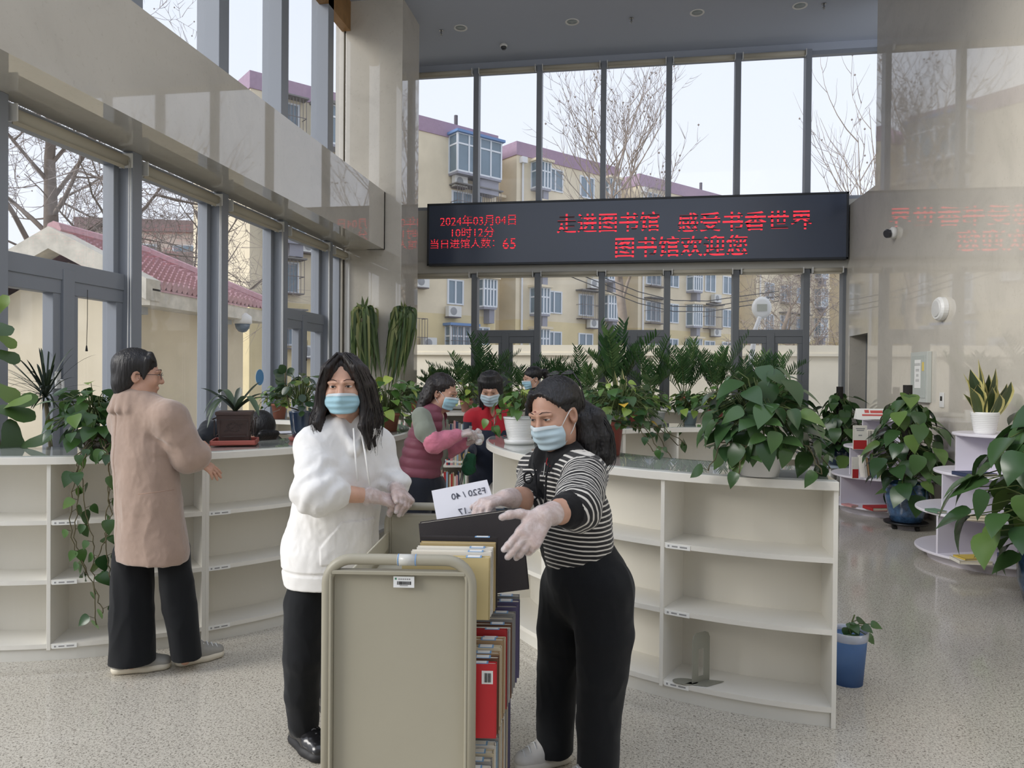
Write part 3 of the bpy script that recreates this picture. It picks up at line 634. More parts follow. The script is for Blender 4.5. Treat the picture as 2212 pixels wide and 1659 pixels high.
island(RC, -269, -225, 'curved white bookcase at the back of the right island, open towards the viewer', strips=False)
for c, a0, a1, nm in ((LC, -91, 84, 'left'), (RC, -268.6, -93.4, 'right')):
    m = MB(); m.arc(c, RI+.01, RO-.012, a0, a1, TOPZ+.001, TOPZ+.007, 60); tag(m.build('glass_top', M_SHEET), 'clear curved glass sheet covering the top of the %s book island' % nm, 'glass top')
# ---- metal bookend on the lowest shelf of the right island
p = on_z(1513, 1482, .096); t = thing('bookend', 'grey metal bookend standing alone on the bottom shelf', 'bookend', p)
u = (c2w(.97, -.24)).normalized(); v = Vector((-u.y, u.x, 0)); MM = mat('bookend_grey', (150, 150, 138), .45, .3)
M_H = MB(); hw, hh = .055, .24
def plate(m, o, a, b, n, ro, holes, th):
    """upright plate with rounded top and a tall slot, built as a frame"""
    pts = [(-hw, 0), (-hw, hh-.03), (-hw+.01, hh-.008), (-hw+.03, hh), (hw-.03, hh), (hw-.01, hh-.008), (hw, hh-.03), (hw, 0)]
    inn = [(-.018, .03), (-.018, .14), (-.018, .15), (-.018, .16), (.018, .16), (.018, .15), (.018, .14), (.018, .03)]
    P = [o+a*x+b*y for x, y in pts]; I = [o+a*x+b*y for x, y in inn]; k = len(pts)
    vs = P+I+[q+n*th for q in P]+[q+n*th for q in I]; fs = []
    for i in range(k):
        j = (i+1) % k
        fs += [(i, j, k+j, k+i), (2*k+i, 3*k+i, 3*k+j, 2*k+j), (i, 2*k+i, 2*k+j, j), (k+i, k+j, 3*k+j, 3*k+i)]
    m.add(vs, fs)
plate(M_H, p+v*.05, (u*.72+v*.69).normalized(), Vector((0, 0, 1)), u, 0, 0, .003); M_H.build('upright', MM, t)
m = MB(); m.obox(p+v*.04+u*.02+Vector((0, 0, .0025)), (u*.72+v*.69).normalized(), .055, u, .05, (0, 0, 1), .0015); m.lathe([(.06, .001), (.06, .004)], p-u*.07+v*.03, 20, 1, .6); m.build('base', MM, t)
# ---- low bookcase in front of the back windows
def straight(x0, x1, y0, y1, nb, label, h=1.10):
    t = thing('low_bookcase', label, 'bookcase', ((x0+x1)/2, (y0+y1)/2, 0))
    for k in range(nb+1): m = MB(); x = x0+(x1-x0)*k/nb; m.box(x-.01, y0+.01, 0, x+.01, y1, h-.04); m.build('side_panel' if k in (0, nb) else 'divider', M_LAM, t)
    m = MB(); m.box(x0-.02, y0, h-.04, x1+.02, y1+.02, h); m.build('top_panel', M_LAM, t)
    m = MB(); m.box(x0, y1-.02, 0, x1, y1, h-.04); m.build('back_panel', M_LAM3, t)
    for k in range(nb):
        a, b = x0+(x1-x0)*k/nb+.01, x0+(x1-x0)*(k+1)/nb-.01
        for z in (.06,)+SH: m = MB(); m.box(a, y0+.015, z, b, y1-.02, z+.024); m.build('shelf', M_LAM, t)
    return t
straight(-2.9, -.1, 10.95, 11.4, 4, 'straight white low bookcase under the back windows, left stretch')
straight(.0, 2.4, 10.95, 11.4, 3, 'straight white low bookcase under the back windows, right stretch')
# ---- bookcase full of books behind the two women cleaning
BC = c2w(-.95, 11.25); BC.z = 0
b_lo = -90+9.1
bk = island(BC, b_lo-33, b_lo+33, 'curved white bookcase full of books behind the two masked cleaners', nb=3, strips=False)
PAL = [('white', (226, 222, 212)), ('cream', (214, 200, 170)), ('red', (176, 44, 46)), ('navy', (52, 62, 92)), ('pale blue', (150, 176, 196)), ('grey', (150, 148, 144)), ('tan', (176, 146, 110)), ('pink', (206, 150, 150)), ('green', (96, 128, 104)), ('brown', (110, 78, 58))]
def bmat(i): return mat('book_cloth_'+PAL[i][0].replace(' ', '_'), PAL[i][1], .6)
M_PAGE = mat('book_pages', (222, 214, 196), .8)
rb = random.Random(5)
SHN = ('bottom', 'middle', 'top')
ORD = ['1st', '2nd', '3rd']+['%dth' % k for k in range(4, 60)]
def arcbooks(c, a0, a1, zi, where):
    a = a0; n = 0
    while a < a1:
        th = rb.uniform(.014, .034); h = rb.uniform(.19, .265) if zi < 2 else rb.uniform(.18, .25); dp = rb.uniform(.13, .17); i = rb.choice([0, 0, 0, 1, 1, 2, 3, 4, 5, 5, 6, 7, 8, 9])
        aa = math.radians(a+math.degrees(th/2/RO)); e = Vector((math.cos(aa), math.sin(aa), 0)); nn = Vector((-e.y, e.x, 0)); z = ((.07,)+SH)[zi]+.0245
        m = MB(); ce = Vector(c)+e*(RO-.05-dp/2)+Vector((0, 0, z+h/2))
        m.obox(ce, e, dp/2, nn, th/2-.0008, (0, 0, 1), h/2); m.m = 1; m.obox(ce-e*.004+Vector((0, 0, .002)), e, dp/2-.003, nn, th/2-.003, (0, 0, 1), h/2)
        m.m = 2; m.obox(ce+e*.001+Vector((0, 0, -h*.32)), e, dp/2, nn, th/2-.0006, (0, 0, 1), .014)
        n += 1
        tag(m.build('book', [bmat(i), M_PAGE, bmat(0 if i != 0 else 4)]), '%s %s-spined book from the left on the %s shelf, %s' % (ORD[n-1], PAL[i][0], SHN[zi], where), 'book', 'books in the far bookcase')
        a += math.degrees(th/RO)+.02
for zi in (0, 1, 2):
    arcbooks(BC, b_lo-22, b_lo-10.9, zi, 'left of the maroon vest')
    arcbooks(BC, b_lo-9.5 if zi else b_lo+1, b_lo+10.2, zi, 'between the cleaners')
# ---- tiered round display stands by the right wall
M_LAV = mat('lavender_laminate', (222, 218, 226), .35); M_LAV2 = mat('lavender_panel', (212, 208, 218), .4)
def stand(c, R, label, a0):
    t = thing('tiered_display_stand', label, 'display stand', c, 'tiered round display stands'); zs = (.10, .44, .77, 1.10); rs = (R, R, R*.78, R*.56)
    m = MB(); m.lathe([(R-.10, 0), (R-.10, .08)], c, 48); m.build('plinth', M_LAV2, t)
    for z, r in zip(zs, rs): m = MB(); m.lathe([(r-.004, z-.022), (r, z-.018), (r, z-.004), (r-.004, z)], c, 56); m.build('round_shelf', M_LAV, t)
    for i in range(3):
        r = rs[i+1]-.012
        for k in range(4):
            m = MB(); radial(m, c, a0[i]+90*k, .012, r, .018, zs[i], zs[i+1]-.022); m.build('divider', M_LAV2, t)
    return t
SC1 = at(1915, 1000, 8.75); SC1.z = 0; SC2 = at(2158, 1000, 6.35); SC2.z = 0
stand(SC1, .60, 'tiered round white display stand holding books, behind the blue pot', (-72, -76, -70))
stand(SC2, .63, 'tiered round white display stand topped by the snake plant', (-68, -82, -92))
def make_book(o, th_dir, dp_dir, th, dp, h, ci, label, group=None, tilt=0.0, up=None, cover=None, roll=0.0):
    """a bound book standing on o: boards and spine as one cover, pages as another part. o = bottom centre of the spine edge, dp_dir points from spine inwards"""
    t = thing('book', label, 'book', o, group); T = Vector(th_dir).normalized(); D = Vector(dp_dir).normalized(); U = T.cross(D).normalized()
    if U.z < 0: U = -U
    if up is not None: U = Vector(up).normalized()
    if tilt:
        q = Matrix.Rotation(tilt, 3, D); T = q @ T; U = q @ U
    if roll:
        q = Matrix.Rotation(roll, 3, T); D = q @ D; U = q @ U
    o = Vector(o); m = MB()
    for s in (-1, 1): m.obox(o+T*s*(th/2-.0015)+D*dp/2+U*h/2, T, .0015, D, dp/2, U, h/2)
    m.obox(o+D*.0015+U*h/2, T, th/2, D, .0015, U, h/2); m.build('cover', cover or bmat(ci), t)
    m = MB(); m.obox(o+D*(dp/2)+U*h/2, T, th/2-.003, D, dp/2-.004, U, h/2-.004); m.build('pages', M_PAGE, t)
    return t, T, D, U
gd = 'books on the display stands'
cR, cF = CR.copy(), Vector((CF.x, CF.y, 0)).normalized(); cR.z = 0; cR.normalize()
# far stand: a facing book with maroon band, a row of slim books, one lying
p = at(1860, 957, 8.28); p.z = .771
t, T, D, U = make_book(p-cR*.09, -cF, cR, .02, .15, .27, 0, 'white and maroon book facing out on the upper tier of the far stand', gd)
m = MB(); m.obox(p-cR*.09+D*.075+U*.055+T*.0105, T, .001, D, .073, U, .05); m.build('cover_band', bmat(2), t)
m = MB(); [m.obox(p-cR*.09+D*.075+U*z+T*.0105, T, .001, D, w_, U, .006) for z, w_ in ((.235, .05), (.215, .04), (.16, .02))]; m.build('print', M_INK, t)
for k, x in enumerate((1878, 1885, 1891)):
    q = at(x, 957, 8.36); q.z = .771; make_book(q, cR, cF, .028, .14, .21, 0, '%s white-spined book on the upper tier of the far stand, beside the maroon one' % ('first', 'second', 'third')[k], gd)
p = at(1850, 1018, 8.33); p.z = .441; t, T, D, U = make_book(p-cR*.05, -cF, cR, .02, .07, .24, 0, 'narrow white and red leaflet book on the middle tier of the far stand', gd)
m = MB(); m.obox(p-cR*.05+D*.035+U*.055+T*.0105, T, .001, D, .033, U, .05); m.build('cover_band', bmat(2), t)
for k, (x, ci) in enumerate(((1873, 0), (1878, 6), (1883, 3), (1888, 4), (1893, 4), (1898, 0), (1903, 1), (1908, 7))):
    q = at(x, 1018, 8.4); q.z = .441; make_book(q, cR, cF, .022, .14, rb.uniform(.2, .25), ci, '%s-spined book, %s in the leaning row on the far stand' % (PAL[ci][0], ORD[k]), gd, tilt=-.14)
def lying(p, ci, label, th, w, l, rot, z, cov=None):
    D = Matrix.Rotation(rot, 3, 'Z') @ cR; q = Vector((p.x, p.y, z+th/2+.0005)); S = Vector((-D.y, D.x, 0))
    t = thing('book', label, 'book', (p.x, p.y, z), gd); m = MB()
    for s in (-1, 1): m.obox(q+Vector((0, 0, s*(th/2-.0015))), D, w/2, S, l/2, (0, 0, 1), .0015)
    m.obox(q-D*(w/2-.0015), D, .0015, S, l/2, (0, 0, 1), th/2); m.build('cover', cov or bmat(ci), t)
    m = MB(); m.obox(q, D, w/2-.004, S, l/2-.004, (0, 0, 1), th/2-.003); m.build('pages', M_PAGE, t)
lying(at(1900, 1078, 8.3), 2, 'red book lying on the bottom tier of the far stand', .035, .28, .2, .1, .10)
lying(at(1836, 1078, 8.5), 7, 'pale pink book lying at the left edge of the far stand', .02, .1, .16, .3, .10)
lying(at(2105, 1020, 6.08), 3, 'navy book lying on the third tier of the near stand', .03, .26, .19, .1, .77)
lying(at(2100, 1108, 5.95), 1, 'cream book lying on the second tier of the near stand', .025, .21, .15, -.2, .44)
lying(at(2022, 1090, 6.25), 8, 'small pale green booklet at the left edge of the near stand', .02, .1, .14, .2, .44)
lying(at(2098, 1190, 5.92), 0, 'white book lying at the foot of the near stand', .03, .25, .17, -.12, .10)
lying(at(2095, 1183, 5.92), 1, 'yellow book lying on the white one on the near stand', .014, .18, .14, .1, .132, mat('yellow_cover', (212, 184, 84), .5))
lying(at(2195, 1190, 5.98), 3, 'blue book lying behind the big leaves on the near stand', .05, .2, .16, .1, .10)
p = at(1884, 897, 8.5); p.z = 1.101; t = thing('tent_card', 'white tent card with red print on top of the far stand', 'sign', p)
m = MB(); m.prism([p-cR*.19-cF*.05, p-cR*.19+cF*.05, p-cR*.19+Vector((0, 0, .12))], cR*.38); m.build('card', M_STRIP, t)
n_ = Vector((-cF.x*.12, -cF.y*.12, .05)).normalized(); up_ = Vector((cF.x*.05, cF.y*.05, .12)).normalized(); q0 = p-cF*.025+Vector((0, 0, .06))+n_*.001
m = MB(); m.obox(q0-cR*.07+up_*.03, cR, .025, up_, .018, n_, .001); m.obox(q0+cR*.04+up_*.026, cR, .07, up_, .016, n_, .001); m.obox(q0-up_*.015, cR, .13, up_, .010, n_, .001); m.build('red_print', mat('red_print', (206, 92, 88), .6), t)
# ---- book truck
A = c2w(.034, 1).normalized(); Wd = c2w(1, -.034).normalized(); CO = c2w(-.562, 2.2); CO.z = 0; CL, CW = .90, .464
def cp(a, w, z): return CO+A*a+Wd*w+Vector((0, 0, z))
M_CART = mat('beige_enamel', (160, 155, 138), .42, var=.03, vscale=3); M_CART2 = mat('beige_enamel_tray', (200, 194, 174), .4); M_RUB = mat('black_rubber', (30, 30, 32), .6)
cart = thing('book_cart', 'beige steel library book cart loaded with books between the two women', 'cart', cp(CL/2, CW/2, 0))
for a, s in ((0, 1), (CL, -1)):
    pts = [cp(a, .017, .09)]
    for k in range(9): th = PI-PI/2*k/8; pts.append(cp(a, .017+.075+.075*math.cos(th), .93+.075*math.sin(th)))
    for k in range(9): th = PI/2-PI/2*k/8; pts.append(cp(a, CW-.017-.075+.075*math.cos(th), .93+.075*math.sin(th)))
    pts.append(cp(a, CW-.017, .09)); m = MB(); m.tube(pts, .0165, 14); m.build('end_tube', M_CART, cart, True)
    m = MB(); m.obox(cp(a+s*.012, CW/2, .535), Wd, CW/2-.034, A, .004, (0, 0, 1), .43); m.obox(cp(a, CW/2, .968), Wd, CW/2-.034, A, .016, (0, 0, 1), .006)
    for w in (.030, CW-.030): m.obox(cp(a, w, .535), Wd, .004, A, .016, (0, 0, 1), .43)
    m.build('end_panel', M_CART, cart, bevel=.002, seg=1)
for z in (.80, .45, .14):
    m = MB(); m.obox(cp(CL/2, CW/2, z), Wd, CW/2-.02, A, CL/2-.02, (0, 0, 1), .006)
    for w in (.02, CW-.02): m.obox(cp(CL/2, w, z+.012), Wd, .004, A, CL/2-.02, (0, 0, 1), .022)
    m.obox(cp(CL/2, .02, z+.05), Wd, .004, A, CL/2-.02, (0, 0, 1), .05); m.build('tray', M_CART2, cart, bevel=.002, seg=1)
for a in (.03, CL-.03):
    for w in (.04, CW-.04):
        m = MB(); c_ = cp(a, w, .045); m.tube([c_-Wd*.012, c_+Wd*.012], .045, 18); q = m.build('wheel', M_RUB, cart)
        m = MB(); m.obox(cp(a, w, .075), Wd, .022, A, .022, (0, 0, 1), .018); m.build('caster_fork', mat('zinc', (140, 140, 138), .4, .7), cart)
zc = 1.55-(1257-812)*2.19/1600; lc = cp(-.0005+.008, .5*(850+895)/1*.0+0, 0)
lp = at(872.5, 1257, 2.19); fw = -A
m = MB(); m.obox(lp+fw*.001, Wd, .031, A, .0006, (0, 0, 1), .0165); lab = m.build('barcode_label', mat('label_paper', (226, 228, 228), .45), cart)
m = MB(); rr = random.Random(2); x = -.020
while x < .020:
    w_ = rr.choice((.0005, .0008, .0013)); m.obox(lp+fw*.0018+Wd*(x+w_)+Vector((0, 0, -.003)), Wd, w_, A, .0003, (0, 0, 1), .005); x += w_*2+rr.choice((.0007, .0012))
m.build('barcode', M_BLACK, lab)
m = MB(); [m.obox(lp+fw*.0018+Wd*(-.014+.0062*k)+Vector((0, 0, .0085)), Wd, .0022, A, .0003, (0, 0, 1), .0022) for k in range(6)]; m.obox(lp+fw*.0018+Vector((0, 0, -.0105)), Wd, .012, A, .0003, (0, 0, 1), .0012); m.build('print', M_INK, lab)
m = MB(); m.obox(lp+fw*.0018+Wd*-.024+Vector((0, 0, .0095)), Wd, .0028, A, .0003, (0, 0, 1), .0028); m.build('logo', mat('logo_green', (70, 130, 100), .5), lab)
m = MB(); m.tube([cp(0, .228, 1.005), cp(0, .285, 1.005)], .0172, 16); tp = m.build('tape_wrap', mat('milky_tape', (196, 196, 190), .3), cart, True)
m = MB(); [m.tube([cp(0, w, 1.005), cp(0, w+.003, 1.005)], .0176, 16) for w in (.229, .281)]; m.build('tape_border', mat('tape_blue', (110, 150, 196), .4), tp)
gb = 'books on the cart'
def cb(a, wr, z, th, dp, h, ci, label, tilt=0, cover=None, tab=None, roll=0):
    t, T, D, U = make_book(cp(a, wr, z), A, -Wd, th, dp, h, ci, label, gb, tilt, cover=cover, roll=roll)
    if tab:
        m = MB(); o = cp(a, wr, z); m.obox(o+D*.05+U*(h+.0005), T, th/2, D, .024, U, .0008); m.build('blue_tab', mat('tab_blue', (120, 164, 206), .4), t)
        m = MB(); m.obox(o+D*.05+U*(h+.0015), T, th/2-.002, D, .019, U, .0006); m.build('white_tab', M_STRIP, t)
    return t, T, D, U
CCR = mat('manila_cover', (200, 182, 132), .6); DKC = mat('black_leathercloth', (44, 40, 42), .5, bump=.15, bscale=300)
z0 = .8065
cb(.085, .497, z0, .026, .27, .190, 1, 'manila-covered book at the near end of the cart top', .0, CCR, True)
cb(.115, .500, z0, .022, .25, .200, 0, 'white book second from the near end of the cart top', .0, None, True)
cb(.142, .503, z0, .024, .24, .206, 0, 'white book third on the cart top, behind the manila one', .0, None, True)
cb(.172, .509, z0, .026, .24, .214, 6, 'tan book between white and black books on the cart top', .0, mat('khaki_cover', (176, 156, 112), .6))
cb(.202, .514, z0, .018, .25, .226, 9, 'slim black book with a red spine label on the cart top', .0, DKC, True)
o = at(1143, 1276, 2.50)+Vector((0, 0, .010)); fT = at(1126, 1104, 2.525)+Vector((0, 0, .010)); fD = at(901, 1136, 2.57)+Vector((0, 0, .010))-fT
t, T, D, U = make_book(o, A, fD, .034, .36, (fT-o).length, 9, 'large black folio book tilted on top of the cart under the gloved hand', gb, up=(fT-o), cover=DKC)
m = MB(); GOLD = mat('gilt_print', (186, 158, 84), .4, .5)
for k, x in enumerate((.255, .268, .281, .294)): m.obox(o+D*x+U*.15-T*.0175, D, .0035, U, .004, T, .0006)
m.build('gilt_lettering', GOLD, t)
for k, (a, w, h, ci, nm) in enumerate(((.40, .535, .262, 0, 'white'), (.435, .542, .270, 2, 'red'), (.475, .545, .266, 0, 'white'), (.52, .548, .278, 4, 'pale blue'))):
    cb(a, w, z0, .030, .085, h-.016, ci, '%s book %s behind the black folio on the cart top' % (nm, ('just', 'second', 'third', 'fourth')[k]), 0, None, True)
mid = [(.055, .483, .020, .226, 2, 'bright red'), (.085, .487, .024, .232, 9, 'brown'), (.112, .486, .022, .236, 6, 'tan'), (.138, .490, .020, .244, 1, 'cream'), (.162, .488, .018, .238, 1, 'pale cream'), (.19, .492, .026, .250, 6, 'light brown'), (.225, .494, .018, .243, 1, 'ivory'), (.25, .497, .014, .262, 2, 'thin red'), (.275, .5, .024, .250, 5, 'grey'), (.305, .502, .022, .246, 0, 'white'), (.34, .505, .026, .250, 9, 'dark brown'), (.38, .507, .03, .256, 5, 'wide grey'), (.425, .51, .026, .262, 5, 'pale grey'), (.47, .513, .026, .27, 3, 'grey-purple'), (.515, .518, .034, .276, 3, 'dusty purple'), (.57, .515, .03, .26, 8, 'dark green'), (.62, .51, .03, .265, 5, 'slate grey')]
PUR = mat('dusty_purple', (96, 90, 122), .6); REDC = mat('bright_red_cover', (196, 36, 44), .4)
for k, (a, w, th, h, ci, nm) in enumerate(mid):
    w += .036+.03*a/.6; t, T, D, U = cb(a, w, .457, th, .24, h, ci, '%s book, %s from the near end of the cart\'s middle shelf' % (nm, ORD[k]), 0, REDC if k == 0 else (PUR if 'purple' in nm else None), k % 2 == 0 or k < 9)
    if k == 0:
        o = cp(a, w, .457); m = MB(); m.obox(o+D*.028+U*.185-T*(th/2+.0005), D, .017, U, .020, T, .0005); lb = m.build('barcode_sticker', M_STRIP, t)
        m = MB(); [m.obox(o+D*(.017+.0032*j)+U*.184-T*(th/2+.0012), D, .0007+.0004*(j % 3), U, .014, T, .0003) for j in range(7)]; m.build('barcode', M_BLACK, lb)
for k in range(14):
    a = .055+k*.032; ci = (0, 5, 1, 0, 4, 5, 1, 0, 6, 0, 5, 1, 3, 3)[k]; nm = ('white', 'grey', 'cream', 'white', 'pale blue', 'grey', 'cream', 'white', 'tan', 'white', 'grey', 'cream', 'purple', 'purple')[k]
    cb(a, .505+.0035*k, .147, .027, .20, .215+.006*(k % 4)+.003*k, ci, '%s book, %s from the near end of the cart\'s bottom shelf' % (nm, ORD[k]), 0, PUR if k > 11 else None, True)
# ---- sheet of paper with handwriting seen through from its back
P4 = [at(932, 1060, 2.72), at(1052, 1036, 2.74), at(1075, 1112, 2.68), at(945, 1130, 2.66)]
t = thing('paper_sheet', 'white paper sheet with handwriting showing through in reverse, stuck among the cart books', 'paper', P4[3])
m = MB(); n_ = (P4[1]-P4[0]).cross(P4[3]-P4[0]).normalized(); m.prism(P4, n_*.0006); m.build('sheet', mat('white_paper', (222, 222, 228), .7), t)
ex_ = (P4[1]-P4[0]).normalized(); ey_ = (P4[0]-P4[3]); ey_ = (ey_-ex_*ey_.dot(ex_)).normalized(); ez_ = ex_.cross(ey_)
if ez_.dot(CAM-P4[0]) < 0: ez_ = -ez_
PEN = mat('pen_ink', (70, 72, 84), .7)
def pw(s_, px, py, d, size):
    c_ = at(px, py, d); c_ = c_-ez_*(c_-P4[0]).dot(ez_)+ez_*.0016
    M4 = Matrix((ex_, ey_, ez_)).transposed().to_4x4(); M4.translation = c_
    text_mesh(s_, size, PEN, t, M4, 'handwriting', sx=-1.0, offset=.0002)
pw('F520 / 40', 1012, 1064, 2.7, .034); pw('F502.17', 1022, 1100, 2.68, .034)
# ---- papers on the left island, beside the bent-over reader
p = on_z(620, 936, TOPZ+.009); t = thing('paper_stack', 'untidy stack of white papers on the glass counter by the bent-over person', 'paper', p)
for k in range(4):
    D = Matrix.Rotation(.35*k-.4, 3, 'Z') @ cR; m = MB(); m.obox(p+Vector((.02*k, .01*k, .003*k+.0015)), D, .15, Vector((-D.y, D.x, 0)), .105, (0, 0, 1), .0014); m.build('sheet', mat('white_paper', (222, 222, 228), .7), t)
# ================================================================== plants
def gmat(n, lo, hi, mid=None, rough=.35): return tintmat(n, lo, hi, rough, .5, 0, .18, mid)
G_POT = gmat('pothos_leaf', (44, 74, 38), (142, 166, 74), (72, 106, 52), .3); G_LT = gmat('young_pothos_leaf', (64, 100, 44), (176, 192, 90), (96, 132, 56))
G_BIG = gmat('big_leaf', (52, 80, 48), (122, 150, 78), (76, 106, 60), .25); G_PALM = tintmat('palm_leaflet', (50, 86, 52), (140, 172, 104), .38, .5, 0, .35, (80, 120, 68))
G_CLI = gmat('clivia_leaf', (46, 60, 50), (86, 104, 80), None, .35); G_PEP = gmat('peperomia_leaf', (40, 62, 40), (120, 138, 66), (62, 88, 50), .3)
G_HANG = gmat('hanging_strap_leaf', (58, 82, 48), (158, 160, 104), (104, 126, 74), .42); G_DARK = gmat('dark_spiky_leaf', (24, 38, 30), (64, 80, 56), None, .4)
G_FIG = gmat('fig_leaf', (44, 68, 34), (124, 150, 72), (78, 106, 48), .4); G_SNK = gmat('snake_leaf', (52, 70, 46), (104, 120, 80), None, .4); G_SNY = mat('snake_leaf_margin', (206, 196, 128), .45)
G_YEL = mat('yellowed_leaf', (196, 160, 52), .5)
M_STEM = mat('green_stem', (84, 98, 52), .6); M_VINE = mat('brown_vine', (88, 82, 56), .7); M_SOIL = mat('potting_soil', (58, 46, 38), .95, bump=.5, bscale=60)
HEART = [(0, .02), (.04, .32), (.12, .46), (.28, .5), (.46, .44), (.64, .31), (.8, .17), (.92, .06), (1, 0)]
OVAL = [(0, .05), (.12, .28), (.3, .46), (.5, .5), (.7, .44), (.87, .28), (.96, .12), (1, 0)]
STRAP = [(0, .36), (.2, .46), (.5, .5), (.75, .44), (.9, .27), (1, .02)]
FIDL = [(0, .05), (.1, .26), (.28, .36), (.5, .4), (.7, .5), (.86, .44), (.96, .2), (1, 0)]
def leaf(m, p, d, nrm, L, w, shape=HEART, droop=.35, fold=.12, tint=None, wave=0, rnd=None):
    d = Vector(d).normalized(); nrm = Vector(nrm); sd = d.cross(nrm)
    if sd.length < 1e-5: sd = d.orthogonal()
    sd.normalize(); nrm = sd.cross(d).normalized()
    if tint is not None: m.tint = tint
    vs, fs = [], []; q = Vector(p); prev = 0; n = len(shape)
    for i, (t, h) in enumerate(shape):
        a = droop*t*1.3; dd = (d*math.cos(a)-nrm*math.sin(a)); nn = (nrm*math.cos(a)+d*math.sin(a)); q = q+dd*(t-prev)*L; prev = t
        e = nn*(fold*h*w+(wave*w*math.sin(i*2.1) if wave else 0))
        vs += [q-sd*h*w+e, q, q+sd*h*w+e]
        if i: b = 3*(i-1); fs += [(b, b+1, b+4, b+3), (b+1, b+2, b+5, b+4)]
    m.add(vs, fs)
def pot_of(t, prof, p, m, n=28, name='pot', soil=None):
    mb = MB(); mb.lathe(prof, p, n); o = mb.build(name, m, t, True)
    if soil: mb = MB(); mb.lathe([(.001, soil[1]), (soil[0], soil[1]), (soil[0], soil[1]-.01)], p, 20, close=False); mb.build('soil', M_SOIL, t)
    return o
def taper(r0, r1, h, lip=.006, rim=.02): return [(r0*.6, .0), (r0, 0), (r1, h-rim), (r1+lip, h-rim), (r1+lip, h), (r1-.004, h), (r1-.010, h-.03), (.001, h-.035)]
def pothos(t, c, rx, ry, up, n, L, seed, mt=G_POT, trails=(), low=-.25, jit=.25, light=.15, yellow=0, Lw=.78, tl=.07, shape=HEART, droop=.45, core=.3, fwd=None):
    """dome of leaves on petioles round a crown c; trails are lists of points for hanging vines"""
    rnd = random.Random(seed); f, s, v = MB(), MB(), MB(); c = Vector(c)
    for k in range(n):
        z = low+(1-low)*(k+.5)/n; a = k*2.39996+rnd.uniform(-.4, .4); q = math.sqrt(max(0, 1-z*z)); r = core+(1-core)*rnd.random()**.5
        u = Vector((q*math.cos(a), q*math.sin(a), z)); p = c+Vector((u.x*rx*r, u.y*ry*r, u.z*up*r if u.z > 0 else u.z*up*.9*r))
        out = Vector((u.x, u.y, 0)); out = out.normalized() if out.length > .1 else Vector((rnd.uniform(-1, 1), rnd.uniform(-1, 1), 0)).normalized()
        d = (out*rnd.uniform(.4, 1)+Vector((rnd.uniform(-jit, jit)*2, rnd.uniform(-jit, jit)*2, rnd.uniform(-.75, .15)))).normalized()
        nr = (Vector((0, 0, 1))*.75+out*.55+Vector((rnd.uniform(-jit, jit), rnd.uniform(-jit, jit), 0)))
        ll = L*rnd.uniform(.65, 1.15); tn = rnd.random()**1.6*.7; tn = rnd.uniform(.75, 1) if rnd.random() < light else tn
        f.m = 1 if rnd.random() < yellow else 0
        leaf(f, p, d, nr, ll, ll*Lw, shape, droop*rnd.uniform(.5, 1.4), rnd.uniform(.05, .25), tn)
        b = c+Vector((u.x*rx*.12, u.y*ry*.12, -.01)); mid = (b+p)/2+Vector((0, 0, .04+.2*up*abs(rnd.random())))
        s.tube([b, mid, p], [.0035, .003, .002], 4, False)
    f.m = 0
    for tr in trails:
        pts = [Vector(q) for q in tr]; fine = []
        for i in range(len(pts)-1):
            for j in range(5): fine.append(pts[i].lerp(pts[i+1], j/5)+Vector((rnd.uniform(-1, 1), rnd.uniform(-1, 1), rnd.uniform(-.5, .5)))*.009)
        fine.append(pts[-1]); v.tube(fine, .0028, 5, True)
        acc = 0
        for i in range(1, len(fine)):
            acc += (fine[i]-fine[i-1]).length
            if acc > tl*rnd.uniform(.6, 1.2) or i == len(fine)-1:
                acc = 0; a = rnd.uniform(0, 2*PI); o = Vector((math.cos(a), math.sin(a), 0)); tc = (CAM-fine[i]); tc.z = 0; tc.normalize()
                q = fine[i]+o*.025+Vector((0, 0, .01)); v.tube([fine[i], q], .0015, 4, False); ll = L*rnd.uniform(.5, .95)
                leaf(f, q, (o*.6+Vector((0, 0, -rnd.uniform(.3, 1.2)))).normalized(), (tc*.8+o*.4+Vector((0, 0, .5))), ll, ll*Lw, shape, .4, rnd.uniform(.05, .3), rnd.random()**1.5*.75)
    f.build('foliage', [mt, G_YEL], t, True)
    if s.v: s.build('stems', M_STEM, t, True)
    if v.v: v.build('trailing_vine', M_VINE, t, True)
